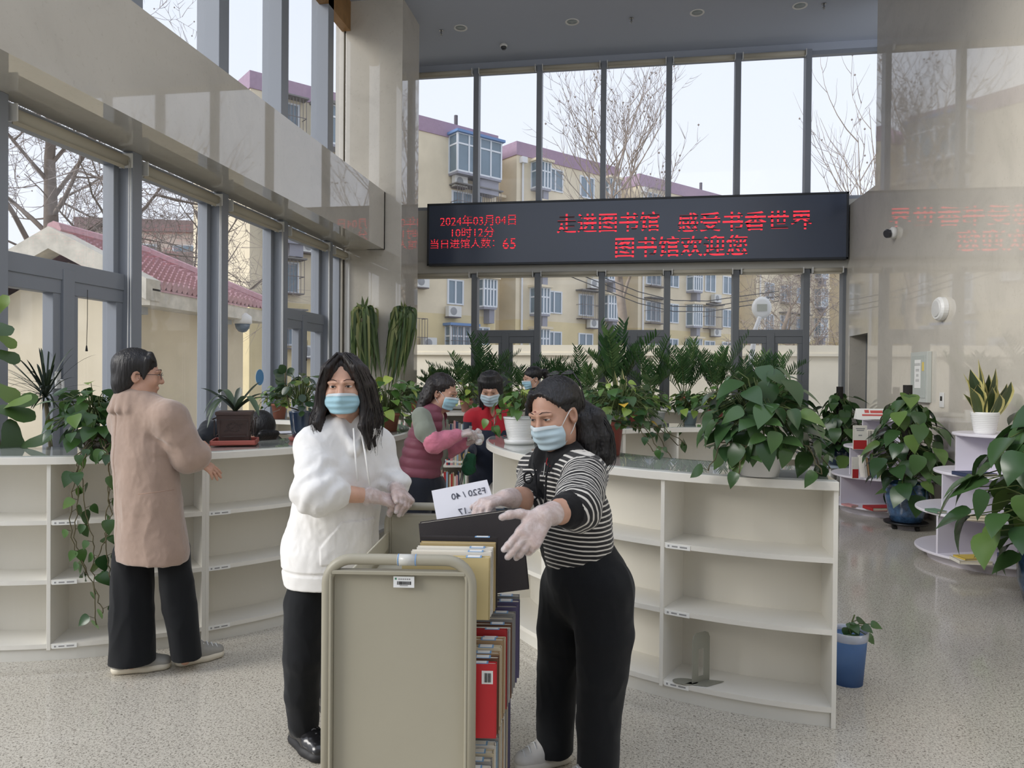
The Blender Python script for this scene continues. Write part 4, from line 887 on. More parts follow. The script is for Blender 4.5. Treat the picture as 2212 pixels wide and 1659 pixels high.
def palm(t, c, n, L, seed, spread=.6, mt=G_PALM, leaflets=18, lw=.011, ll=.21, lean=(0, 0), stemh=.0):
    rnd = random.Random(seed); f, s = MB(), MB(); c = Vector(c)
    for k in range(n):
        a = k*2.39996+rnd.uniform(-.3, .3); e = rnd.uniform(.25, 1)*spread; Lk = L*rnd.uniform(.65, 1.1); o = Vector((math.cos(a), math.sin(a), 0)); pts = []
        p = c+o*.02; d = (o*e+Vector((lean[0], lean[1], 1))).normalized()
        for i in range(11): pts.append(p.copy()); d = (d+o*.05*e*2+Vector((0, 0, -.055-.05*e*(i/6)))).normalized(); p = p+d*Lk/10
        s.tube(pts, [.006*(1-.8*i/10) for i in range(11)], 4, False); tn = rnd.random()*.7
        for j in range(leaflets):
            q = .28+.72*j/(leaflets-1); x = q*10; i = min(9, int(x)); b = pts[i].lerp(pts[i+1], x-i); tg = (pts[i+1]-pts[i]).normalized(); sd = tg.cross(Vector((0, 0, 1)))
            sd = sd.normalized() if sd.length > .05 else o.orthogonal().normalized()
            for sg in (-1, 1):
                dd = (sd*sg*1.0+tg*(.55+.5*q)+Vector((0, 0, rnd.uniform(-.15, .25)))).normalized(); l2 = ll*(1-.55*abs(q-.5)*1.6)*rnd.uniform(.8, 1.1)
                leaf(f, b, dd, tg.cross(dd)*sg, l2, lw*1.8, [(0, .25), (.4, .5), (.8, .3), (1, 0)], .5, .1, min(1, tn+rnd.uniform(-.1, .25)))
    f.build('foliage', mt, t, True); s.build('stems', M_STEM, t, True)
def straps(t, c, specs, mt, name='foliage', w=.045, fold=.25, shape=STRAP):
    f = MB(); c = Vector(c)
    for k, (tip, arch, ww) in enumerate(specs):
        tip = Vector(tip); n = 9; mid = (c+tip)/2+Vector((0, 0, arch)); vs, fs = [], []
        for i in range(n):
            u = i/(n-1); q = c*(1-u)**2+mid*2*u*(1-u)+tip*u*u; tg = ((mid-c)*(1-u)+(tip-mid)*u).normalized()
            sd = tg.cross(Vector((0, 0, 1))); tc = (CAM-q).normalized(); sd = (sd.normalized() if sd.length > .15 else Vector(CR)); h = .5*(min(1, .55+u*1.6) if u < .3 else 1)*(1 if u < .8 else math.sqrt(max(0, (1-u)/.2)))
            nn = sd.cross(tg).normalized(); vs += [q-sd*h*ww+nn*fold*ww*h, q, q+sd*h*ww+nn*fold*ww*h]
            if i: b = 3*(i-1); fs += [(b, b+1, b+4, b+3), (b+1, b+2, b+5, b+4)]
        f.tint = (k*.37) % 1; f.add(vs, fs)
    return f.build(name, mt, t, True)
ZT_ = TOPZ+.0075
M_TERRA = mat('terracotta', (176, 112, 92), .7, var=.08); M_RED = mat('red_plastic_pot', (164, 84, 72), .5, var=.06); M_WPOT = mat('white_glazed_pot', (228, 228, 226), .3); M_NAVY = mat('navy_glaze', (46, 64, 88), .12, var=.25, vscale=9, coat=.6)
M_BLUEG = mat('mottled_blue_glaze', (62, 92, 128), .15, var=.45, vscale=22, coat=.7); M_SMOKE = mat('dark_smoked_glass', (62, 54, 40), .08, coat=.5); M_ZISHA = mat('brown_zisha_clay', (78, 62, 58), .55, var=.06); M_TRAY = mat('red_clay_tray', (170, 92, 82), .5)
# 1 trailing pothos at the left
p = on_z(212, 976, ZT_); t = thing('trailing_pothos', 'bushy pothos in a smoked glass pot with long vines hanging down the left bookcase', 'plant', p)
pot_of(t, [(.05, 0), (.085, .005), (.11, .05), (.112, .09), (.095, .13), (.088, .13), (.001, .12)], p, M_SMOKE)
def fr(px, py, d): return at(px, py, d)
tr = []
for pts in ([(165, 985), (165, 1010), (168, 1080), (160, 1160), (178, 1215), (200, 1270), (208, 1350)], [(180, 985), (178, 1040), (185, 1110), (205, 1170), (198, 1230), (214, 1300), (222, 1325)], [(172, 985), (160, 1050), (150, 1120), (160, 1190), (185, 1240)], [(232, 985), (236, 1060), (228, 1130), (232, 1200), (238, 1250)], [(236, 985), (232, 1040), (240, 1110), (222, 1180), (205, 1220)]):
    tr.append([p+Vector((0, 0, .11))]+[fr(x, y, 3.86) for x, y in pts])
pothos(t, p+Vector((-.03, 0, .17)), .24, .22, .24, 105, .10, 11, G_POT, tr, low=-.45, light=.07, yellow=.02, tl=.085)
# 2 fig and spiky plant at the far left edge
p = c2w(-3.28, 4.72); t = thing('fiddle_leaf_fig', 'tall leafy fig plant with large oval leaves at the left edge, inside the book island', 'plant', (p.x, p.y, 0))
pot_of(t, taper(.14, .18, .32), Vector((p.x, p.y, 0)), M_TERRA, soil=(.16, .29)); f = MB(); rn = random.Random(4)
s_ = MB(); s_.tube([(p.x, p.y, .28), (p.x+.02, p.y, .9), (p.x-.02, p.y, 1.45), (p.x, p.y, 2.05)], [.02, .017, .013, .006], 7); s_.build('trunk', M_VINE, t, True)
for k, (px, py, qx, qy, L) in enumerate(((40, 968, 95, 935, .20), (20, 905, 30, 975, .24), (8, 890, 72, 852, .2), (10, 880, 52, 850, .18), (-10, 880, 70, 895, .2), (-20, 760, 30, 772, .16), (-15, 700, 15, 710, .17), (-10, 680, 10, 640, .15), (-30, 830, 20, 850, .2), (-20, 1000, -40, 950, .2), (-20, 940, -70, 900, .2), (-10, 720, 38, 748, .13), (-30, 660, -60, 640, .18))):
    a = at(px, py, 4.45); b_ = at(qx, qy, 4.4+.1*(k % 3-1)); d = b_-a; f_n = (CAM-a).normalized()+Vector((0, 0, .6))+Vector((rn.uniform(-.4, .4), 0, 0))
    leaf(f, a, d, f_n, max(L, d.length), L*.55, FIDL, .25, .12, rn.random())
f.build('foliage', G_FIG, t, True)
p = c2w(-3.0, 5.05); t = thing('spiky_dracaena', 'dark spiky grass-leaved plant behind the fig at the left edge', 'plant', (p.x, p.y, 0))
pot_of(t, taper(.12, .15, .28), Vector((p.x, p.y, 0)), M_TERRA, soil=(.13, .25)); s_ = MB(); s_.tube([(p.x, p.y, .25), (p.x-.14, p.y-.02, 1.0), (p.x-.20, p.y, 1.35)], .014, 6); s_.build('trunk', M_VINE, t, True)
c_ = Vector((p.x-.20, p.y, 1.38)); rn = random.Random(9); straps(t, c_, [(c_+Vector((rn.uniform(-.32, .32), rn.uniform(-.3, .2), rn.uniform(-.1, .36))), rn.uniform(.02, .12), .012) for k in range(70)], G_DARK)
# 3 clivia in its square brown pot on a red tray
p = on_z(508, 960, ZT_); u = c2w(.966, .26).normalized(); v = Vector((-u.y, u.x, 0)); zz = Vector((0, 0, 1))
t = thing('clivia', 'clivia with arching strap leaves in a square brown clay pot on a red tray', 'plant', p)
def frustum(m, c, h0, h1, z0, z1):
    m.hexa([c+u*a*h0+v*b*h0+zz*z0 for a, b in ((-1, -1), (1, -1), (1, 1), (-1, 1))], [c+u*a*h1+v*b*h1+zz*z1 for a, b in ((-1, -1), (1, -1), (1, 1), (-1, 1))])
m = MB(); frustum(m, p, .115, .140, .003, .012)
for a, b in ((u, v), (v, u)):
    for s in (-1, 1): m.obox(p+a*.130*s+zz*.02, a, .005, b, .135, zz, .015)
m.build('tray', M_TRAY, t, bevel=.003)
m = MB(); frustum(m, p, .086, .104, .014, .205); frustum(m, p, .108, .108, .19, .212); frustum(m, p, .091, .091, .014, .03); pt = m.build('pot', M_ZISHA, t, bevel=.004)
m = MB()
for a, b in ((u, v), (v, u)):
    for s in (-1, 1):
        for (x, z, w_, h_) in ((0, .165, .085, .004), (0, .06, .07, .004), (-.083, .11, .004, .05), (.083, .11, .004, .05)): q = .098+.03*(z-.014)/.19; m.obox(p+a*s*(q+.001)+b*x+zz*z, b, w_, zz, h_, a, .003)
        for j in range(9): z = .09+.02*(j % 3); q = .086+.018*(z-.014)/.19; m.obox(p+a*s*(q+.001)+b*(-.044+.011*j)+zz*(z+.005), (b+zz*.5*(-1)**j).normalized(), .012, (zz-b*.5*(-1)**j).normalized(), .004, a, .003)
m.build('relief_panel', mat('zisha_relief', (62, 49, 46), .6), pt)
c_ = p+zz*.205; dd = (CAM-p); dp = 4.69
def tp_(x, y, o=0): return at(x, y, dp+o)
straps(t, c_, [(tp_(432, 838, .05), .05, .045), (tp_(440, 895, -.1), .22, .042), (tp_(447, 925, -.15), .24, .04), (tp_(519, 836, .05), .02, .045), (tp_(562, 825, 0), .03, .05), (tp_(472, 850, .2), .14, .045), (tp_(572, 850, -.1), .05, .04), (tp_(585, 862, -.05), .08, .045), (tp_(560, 900, -.2), .22, .045), (tp_(445, 905, -.2), .2, .04)], G_CLI)
# 4 peperomias
p = on_z(651, 952, ZT_); t = thing('peperomia_plant', 'round-leaved peperomia in a tall navy pot beside the hoodie shoulder', 'plant', p)
pot_of(t, [(.055, 0), (.075, 0), (.085, .022), (.078, .026), (.001, .02)], p, M_TRAY, name='saucer'); pot_of(t, [(.05, .02), (.058, .024), (.07, .10), (.082, .19), (.086, .20), (.078, .20), (.001, .185)], p, M_NAVY)
pothos(t, p+zz*.27, .20, .18, .24, 60, .062, 21, G_PEP, low=-.45, light=.12, Lw=.85, shape=OVAL, droop=.15)
s_ = MB(); f = MB(); b = p+zz*.2; q = at(617, 790, 5.0); s_.tube([b, at(625, 880, 5.0), at(616, 830, 5.0), q], .006, 6); rn = random.Random(3)
for (x, y) in ((600, 805), (612, 800), (628, 803), (605, 815), (606, 826), (632, 832), (610, 842), (625, 846), (606, 850)): a = at(617, y+8, 5); e = at(x, y, 4.98); leaf(f, a.lerp(e, .3), e-a, (CAM-a).normalized()+zz*.4, .07, .06, OVAL, .1, .1, rn.random()*.7)
s_.build('stem', M_VINE, t, True); f.build('tall_shoot_leaves', G_PEP, t, True)
p = on_z(603, 904, ZT_); t = thing('small_pothos', 'bright green pothos in a small terracotta pot at the back of the left island', 'plant', p)
pot_of(t, taper(.055, .075, .15), p, M_TERRA, soil=(.07, .13)); pothos(t, p+zz*.2, .20, .16, .17, 60, .075, 23, G_LT, [[p+zz*.14+c2w(-.06, 0), p+c2w(-.14, -.02)+zz*.10, p+c2w(-.17, -.05)+zz*.02]], low=-.4, light=.3)
# 5 pothos behind the hooded woman
p = on_z(838, 930, ZT_); t = thing('pothos', 'lush pothos on the left island between the hooded woman and the maroon vest', 'plant', p)
pot_of(t, taper(.07, .09, .14), p, M_TERRA, soil=(.08, .12)); pothos(t, p+zz*.18, .24, .22, .27, 80, .105, 27, G_LT, low=-.5, light=.25)
# 6 hanging strap-leaved plants on the marble column
for c_, nm, sd, L in ((on_y(787, 676, 9.98), 'left', 5, 1.3), (on_y(873, 680, 9.98), 'right', 6, 1.25)):
    t = thing('hanging_fern', 'strap-leaved hanging plant on the marble column, %s of the pair' % nm, 'plant', c_, 'hanging plants on the column')
    m = MB(); m.lathe([(.04, -.2), (.06, -.18), (.07, -.08), (.06, -.08), (.001, -.1)], c_, 16); m.build('basket', M_VINE, t, True); m = MB(); m.box(c_.x-.02, 10.0, c_.z-.16, c_.x+.02, 10.098, c_.z-.12); m.build('bracket', M_BLACK, t)
    f = MB(); rn = random.Random(sd)
    for k in range(150):
        a = rn.uniform(0, 2*PI); o = Vector((math.cos(a), math.sin(a)*.45, 0)); r = rn.uniform(.05, .20); Lk = L*(rn.uniform(.18, .6) if k % 3 else rn.uniform(.55, 1.0)); up = rn.uniform(.03, .15); vs, fs = [], []; sk = (-.15 if nm == 'right' else .05)*Lk; w_ = rn.uniform(.012, .024); n = 13
        if k < 6: Lk = -rn.uniform(.12, .25); r = rn.uniform(.03, .14)
        wob = rn.uniform(-.07, .07); wp = rn.uniform(2, 5); tw0 = rn.uniform(-.9, .9); tip = rn.uniform(-.06, .06); z0 = rn.uniform(-.22, .02)*(k % 2)
        for i in range(n):
            u_ = i/(n-1); rr = r*math.sin(min(1, u_*2.6)*PI*.5); fall = max(0, u_-.16)**1.25*1.18
            q = c_+o*rr+Vector((sk*u_*u_+wob*math.sin(u_*wp)*u_+tip*u_**4, -.02, z0+up*math.sin(min(1, u_*2.6)*PI*.62)-Lk*fall)) if Lk > 0 else c_+o*r*u_+Vector((0, -.02, -Lk*u_))
            if q.y > 10.08: q.y = 10.08
            h = w_*(.35+min(1, u_*4)*.65)*(1 if u_ < .65 else (1-u_)/.35+.03); ta = tw0+u_*1.1; sd_ = Vector((math.cos(ta), math.sin(ta)*.5, .35*math.sin(ta*2))).normalized(); vs += [q-sd_*h, q+sd_*h]
            if i: b = 2*(i-1); fs.append((b, b+1, b+3, b+2))
        f.tint = rn.random()**1.3; f.add(vs, fs)
    f.build('foliage', G_HANG, t, True)
# 7 plants along the back
def bpalm(px, py, n, L, sd, label, spread=.6, y=11.17, **kw):
    p = on_y(px, py, y); p.z = TOPZ; t = thing('potted_palm', label, 'plant', p, 'palms along the back windows'); pot_of(t, taper(.08, .11, .18), p, kw.pop('pm', M_RED), soil=(.1, .155)); palm(t, p+zz*.16, max(8, int(n*.8)), L*.98, sd, spread*.74, **kw)
PT = 'on the back bookcase'
bpalm(940, 880, 26, .48, 41, 'compact grassy palm beside the marble column, %s' % PT, .55, ll=.16, y=11.1)
bpalm(1006, 880, 12, .72, 42, 'dark feathery palm behind the maroon-vest woman, %s' % PT, .95)
bpalm(1048, 880, 16, .95, 43, 'tall palm directly behind the red-collared woman, %s' % PT, .7)
bpalm(1128, 880, 10, .85, 44, 'sparse arching palm left of the ponytailed woman, %s' % PT, .95)
bpalm(1205, 880, 16, .80, 45, 'broad palm behind the woman in stripes, %s' % PT, .85)
bpalm(1262, 880, 13, .78, 46, 'palm leaning right behind the striped woman\'s glasses, %s' % PT, .75)
bpalm(1330, 880, 12, 1.05, 47, 'tallest palm with pale upright fronds above the snake plant', .45, lw=.02, ll=.28)
bpalm(1405, 880, 18, .85, 48, 'dense dark palm right of the tallest palm, %s' % PT, .8)
bpalm(1478, 880, 18, .88, 49, 'dense dark palm in the middle of the right stretch, %s' % PT, .75)
bpalm(1545, 880, 16, .95, 50, 'arching palm in front of the third casement window, %s' % PT, .7)
bpalm(1612, 880, 16, .92, 51, 'palm with long fronds reaching right, %s' % PT, .95)
bpalm(1668, 880, 10, .75, 52, 'small palm at the right end, %s' % PT, .9)
def pp(px, py, d, label, pm, r, h, rx, up, n, L, sd, mt=G_POT, trails=(), z=ZT_, **kw):
    p = at(px, py, d); p.z = z; t = thing('pothos', label, 'plant', p, 'potted pothos'); pot_of(t, taper(r*.75, r, h), p, pm, soil=(r*.9, h-.03)); pothos(t, p+zz*(h+.05), rx, rx*.9, up, n, L, sd, mt, [[p+zz*h]+[p+c2w(a, b)+zz*c_ for a, b, c_ in q] for q in trails], **kw); return t
pp(893, 885, 9.35, 'glossy pothos on the bookcase behind the maroon-vest woman\'s back', M_TERRA, .09, .14, .30, .20, 80, .12, 61, G_BIG, low=-.4)
pp(1008, 886, 9.3, 'speckled pothos in a pink pot between the two cleaners', mat('pink_clay', (206, 150, 134), .6), .08, .14, .24, .24, 70, .085, 62, G_LT, [[(.02, -.08, .1), (.05, -.12, -.02), (.06, -.14, -.12)]], low=-.5, light=.25)
pp(1098, 886, 9.3, 'leafy pothos behind the red-collared woman\'s shoulder', M_TERRA, .08, .13, .22, .24, 60, .10, 63, G_POT, low=-.4)
pp(1258, 900, 7.15, 'pothos directly behind the striped woman on the far arc', M_TERRA, .08, .13, .24, .22, 60, .09, 64, G_POT)
pp(1290, 905, 7.05, 'pothos behind the striped woman\'s ponytail', M_TERRA, .08, .13, .22, .2, 60, .09, 65, G_POT)
pp(1375, 905, 7.1, 'pothos right of the snake plant on the far arc', M_RED, .08, .13, .24, .2, 70, .09, 66, G_POT, [[(.05, -.1, .1), (.08, -.18, -.05), (.08, -.2, -.15)]], low=-.4)
pp(1420, 908, 7.15, 'pothos in a small white pot on the far arc of the right island', M_WPOT, .075, .13, .18, .13, 45, .085, 67, G_LT, low=-.2, light=.15)
pp(1490, 905, 7.15, 'pothos in a pale blue pot left of the red potted one', mat('pale_blue_pot', (178, 198, 208), .35), .075, .13, .22, .17, 60, .09, 68, G_POT, [[(-.05, -.1, .08), (-.12, -.16, -.04)]], low=-.35)
pp(1542, 918, 7.0, 'round pothos in a red pot on the far arc, left of the big pothos', M_RED, .085, .15, .23, .17, 75, .08, 69, G_LT, [[(.1, -.08, .1), (.14, -.12, 0), (.12, -.14, -.1)], [(-.1, -.08, .1), (-.16, -.12, -.02)]], low=-.3, light=.12)
pp(1232, 882, 11.1, 'pothos among the palms behind the striped woman', M_TERRA, .09, .14, .26, .2, 60, .1, 70, G_POT, z=TOPZ)
p = at(1330, 893, 7.25); p.z = ZT_; t = thing('snake_plant', 'young snake plant in a white pot among the pothos behind the striped woman', 'plant', p); pot_of(t, taper(.075, .10, .15), p, M_WPOT, soil=(.09, .13))
def snake(t, c, tips, w):
    f = MB(); c = Vector(c); rn = random.Random(2)
    for k, (tip, bx, by) in enumerate(tips):
        tip = Vector(tip); b = c+Vector((bx, by, 0)); n = 8; ph = rn.uniform(-.5, .5); cols = []
        for i in range(n):
            u_ = i/(n-1); q = b.lerp(tip, u_)+Vector((math.sin(u_*3+k)*.012, 0, 0)); h = w*.5*(.6+.8*math.sin(PI*min(1, u_*.75+.12)))*(1 if u_ < .72 else max(0, (1-u_)/.28)**.7); an = ph+u_*.6; sd = Vector(CR)*math.cos(an)+Vector(CF)*math.sin(an)
            nn = sd.cross(zz); cols.append([q-sd*h+nn*h*.3, q-sd*h*.74+nn*h*.12, q, q+sd*h*.74+nn*h*.12, q+sd*h+nn*h*.3])
        f.tint = rn.random()
        for j in range(4):
            f.m = 1 if j in (0, 3) else 0; vs = []; fs = []
            for i in range(n): vs += [cols[i][j], cols[i][j+1]]
            f.add(vs, [(2*i, 2*i+1, 2*i+3, 2*i+2) for i in range(n-1)])
    f.build('foliage', [G_SNK, G_SNY], t, True)
snake(t, p+zz*.14, [(at(x, y, 7.25+o), (x-1330)*.0012, o*.2) for x, y, o in ((1306, 812, .05), (1318, 832, -.05), (1330, 800, .08), (1340, 838, -.06), (1352, 815, .04), (1362, 838, -.03), (1326, 850, -.1), (1345, 795, .1), (1310, 845, 0), (1316, 865, -.12), (1336, 862, -.13))], .05)
# 8 pothos in the ribbed white pot, 9 red pot, 11 the big one
M_RIB = M_WPOT
p = on_z(1122, 958, ZT_); t = thing('pothos', 'young pothos in a ribbed white pot at the left end of the right island', 'plant', p)
pot_of(t, [(.07, 0), (.098, 0), (.104, .028), (.098, .03), (.001, .02)], p, M_WPOT, name='saucer')
pr = [(.078, .02)]; [pr.extend([(.078+.026*k/12, .03+.0105*k), (.081+.026*k/12, .034+.0105*k), (.081+.026*k/12, .039+.0105*k)]) for k in range(13)]; pr += [(.110, .165), (.110, .178), (.104, .178), (.098, .15), (.001, .148)]; pot_of(t, pr, p, M_RIB)
pothos(t, p+zz*.235, .16, .15, .17, 34, .088, 71, G_LT, [[p+zz*.22, p+c2w(-.15, -.05)+zz*.2, p+c2w(-.17, -.06)+zz*.08], [p+zz*.22, p+c2w(-.12, .02)+zz*.24, p+c2w(-.19, .0)+zz*.15, p+c2w(-.18, .0)+zz*.1]], low=-.2, light=.25)
p = on_z(1312, 982, ZT_); t = thing('trailing_pothos', 'wide pothos with yellowing leaves in a red plastic pot behind the striped woman', 'plant', p)
pot_of(t, taper(.07, .088, .19, .006, .02), p, M_RED, soil=(.08, .16))
tr = [[p+zz*.2, p+c2w(a, b)+zz*.16, p+c2w(a*1.4, b*1.3)+zz*c_] for a, b, c_ in ((.2, -.1, .02), (.26, -.06, -.03), (.3, .05, .05), (.16, -.16, .04), (.32, -.02, .06), (-.12, -.16, .05))]
pothos(t, p+c2w(.07, 0)+zz*.27, .27, .22, .19, 120, .072, 73, G_POT, tr, low=-.55, light=.16, yellow=.03)
p = on_z(1640, 1026, ZT_); t = thing('trailing_pothos', 'large dark green pothos in a white pot at the right end of the right island', 'plant', p)
pot_of(t, taper(.085, .115, .17), p, M_WPOT, soil=(.1, .15))
tr = [[p+zz*.18, p+c2w(a, b)+zz*.15, p+c2w(a*1.3, b*1.2)+zz*.03] for a, b in ((.2, -.05), (.26, .02), (.16, -.16), (-.12, -.17), (-.2, -.08))]
pothos(t, p+zz*.25, .25, .24, .26, 140, .14, 77, G_BIG, tr, low=-.66, light=.02, Lw=.66, tl=.12, droop=.5)
# right side floor plants
def polep(name, label, p, h, prof, pm, r, n, L, sd, zbase, tray=False, pole=True, ztop=None):
    t = thing(name, label, 'plant', p, 'floor pothos on moss poles'); pot_of(t, prof, p+zz*zbase, pm, 32); rn = random.Random(sd); f, s = MB(), MB(); ph = max(z for _, z in prof)+zbase
    if tray:
        m = MB(); m.lathe([(.17, .055), (.21, .055), (.215, .075), (.205, .075), (.001, .07)], p, 28); m.build('caster_tray', M_BLACK, t, True)
        for k in range(4): m = MB(); c_ = p+Vector((.15*math.cos(k*PI/2+.4), .15*math.sin(k*PI/2+.4), .028)); m.tube([c_-Vector((.014, 0, 0)), c_+Vector((.014, 0, 0))], .027, 12); m.build('caster', M_RUB, t)
    if pole: m = MB(); m.tube([p+zz*(ph-.1), p+zz*(h+.05)], .045, 14); m.build('moss_pole', mat('dark_moss_pole', (36, 32, 30), .9), t)
    for k in range(n):
        u_ = (k+.5)/n; z = ph-.12+(h-.12-ph+.12)*u_; a = k*2.39996+rn.uniform(-.4, .4); q = r*(math.sin(PI*min(1, .18+u_*.82))**.6)*rn.uniform(.45, 1.0); o = Vector((math.cos(a), math.sin(a), 0))
        b = p+zz*z+o*.03; e = p+o*q+zz*(z+rn.uniform(-.02, .12)); s.tube([b, (b+e)/2+zz*.07, e], .0045, 5, False); ll = L*rn.uniform(.7, 1.15)
        leaf(f, e, (o*rn.uniform(.3, .9)+Vector((rn.uniform(-.35, .35), rn.uniform(-.35, .35), -rn.uniform(.15, 1.0)))), zz*.6+o*.75, ll, ll*.74, HEART, rn.uniform(.2, .6), rn.uniform(.05, .22), rn.random()**1.8*.9)
    f.build('foliage', G_BIG, t, True); s.build('stems', M_STEM, t, True)
p = at(1957, 1122, 7.75); p.z = 0
polep('floor_pothos', 'big-leaved pothos on a black pole in a blue glazed pot on a caster tray', p, 1.45, [(.13, .075), (.15, .08), (.175, .18), (.205, .34), (.20, .40), (.185, .43), (.205, .46), (.21, .48), (.195, .48), (.18, .44), (.001, .42)], M_BLUEG, .41, 118, .225, 81, 0, True)
p = at(1812, 1000, 10.6); p.z = 0; m = MB()
t = thing('plant_stool', 'low pale blue stool under the far potted pothos', 'stool', p); m.box(p.x-.2, p.y-.2, .30, p.x+.2, p.y+.2, .335); m.build('seat', mat('pale_blue_stool', (170, 186, 200), .4), t, bevel=.006)
for a in (-1, 1):
    for b in (-1, 1): m = MB(); m.tube([p+Vector((a*.17, b*.17, 0)), p+Vector((a*.15, b*.15, .3))], .014, 8); m.build('leg', M_WHITE, t)
polep('floor_pothos', 'big-leaved pothos on a black pole in a navy pot beside the radiator', p, 1.40, [(.10, 0), (.12, 0), (.17, .10), (.175, .18), (.15, .25), (.14, .25), (.001, .23)], M_NAVY, .40, 100, .22, 83, .335)
p = at(2268, 1250, 5.15); p.z = 0
polep('floor_pothos', 'big-leaved pothos cut by the right edge of the view, in a blue pot', p, 1.44, [(.13, 0), (.15, .0), (.19, .15), (.20, .30), (.18, .40), (.19, .42), (.17, .42), (.001, .38)], M_BLUEG, .56, 112, .27, 85, 0)
p = at(2127, 936, 6.3); p.z = 1.1005; t = thing('snake_plant', 'yellow-edged snake plant in a ribbed white pot on the tiered stand', 'plant', p)
pr = [(.075, 0), (.08, .005)]; [pr.extend([(.08+.026*k/10, .012+.0155*k), (.083+.026*k/10, .016+.0155*k), (.083+.026*k/10, .022+.0155*k)]) for k in range(10)]; pr += [(.108, .175), (.108, .185), (.1, .185), (.001, .165)]; pot_of(t, pr, p, M_WPOT)
snake(t, p+zz*.165, [(at(x, y, 6.3+o), (x-2127)*.0014, o*.2) for x, y, o in ((2080, 806, .05), (2098, 797, .0), (2116, 775, .06), (2152, 795, .03), (2150, 830, -.05), (2172, 828, .05), (2183, 824, -.04), (2082, 850, -.06), (2125, 810, -.03), (2138, 808, .05), (2110, 830, -.08), (2140, 835, -.1), (2092, 835, -.09), (2160, 850, -.09), (2100, 815, .1))], .088)
# trash bin with cuttings
p = at(1829, 1472, 3.80); p.z = 0; t = thing('waste_bin', 'translucent blue waste bin holding a pothos cutting beside the right bookcase', 'bin', p)
def _bin():
    k = NT('translucent_blue_plastic'); k.b.inputs['Base Color'].default_value = (*lin((112, 150, 206)), 1); k.b.inputs['Roughness'].default_value = .25; tr = k.n('ShaderNodeBsdfTranslucent'); tr.inputs[0].default_value = (*lin((120, 160, 216)), 1); tp = k.n('ShaderNodeBsdfTransparent'); tp.inputs[0].default_value = (*lin((176, 200, 232)), 1)
    m1 = k.n('ShaderNodeMixShader'); m1.inputs[0].default_value = .4; m2 = k.n('ShaderNodeMixShader'); m2.inputs[0].default_value = .18; k.l(k.b.outputs[0], m1.inputs[1]); k.l(tr.outputs[0], m1.inputs[2]); k.l(m1.outputs[0], m2.inputs[1]); k.l(tp.outputs[0], m2.inputs[2]); k.l(m2.outputs[0], k.out.inputs[0]); return k.m
m = MB(); m.lathe([(.001, .004), (.074, .004), (.076, 0), (.096, .25), (.1, .262), (.094, .262), (.092, .25)], p, 32, close=False); m.build('bucket', _bin(), t, True)
m = MB(); m.lathe([(.094, .225), (.1005, .235), (.101, .268), (.095, .270), (.09, .24)], p, 32, close=False); m.build('bag_liner', glassmat('thin_liner', (.95, .96, .97), .1, .4), t, True)
f = MB(); s = MB(); rn = random.Random(12); c_ = p+zz*.24
for k, (x, y) in enumerate(((1835, 1345), (1850, 1340), (1862, 1352), (1872, 1372), (1848, 1362), (1830, 1355), (1842, 1350), (1880, 1348), (1838, 1370))): e = at(x, y, 3.78+rn.uniform(-.05, .05)); s.tube([c_, (c_+e)/2+zz*.03, e], .0025, 4, False); leaf(f, e, (e-c_)+Vector((0, 0, -.08)), (CAM-e).normalized()*.6+zz*.7, .062, .05, HEART, .5, .15, rn.random()*.6)
s.tube([c_, at(1846, 1328, 3.78)], .004, 5); f.build('foliage', G_POT, t, True); s.build('stems', M_STEM, t, True)
m = MB(); m.lathe([(.001, .0), (.06, 0), (.07, .10), (.001, .12)], p+zz*.006, 14); m.build('crumpled_waste', M_WHITE, t)
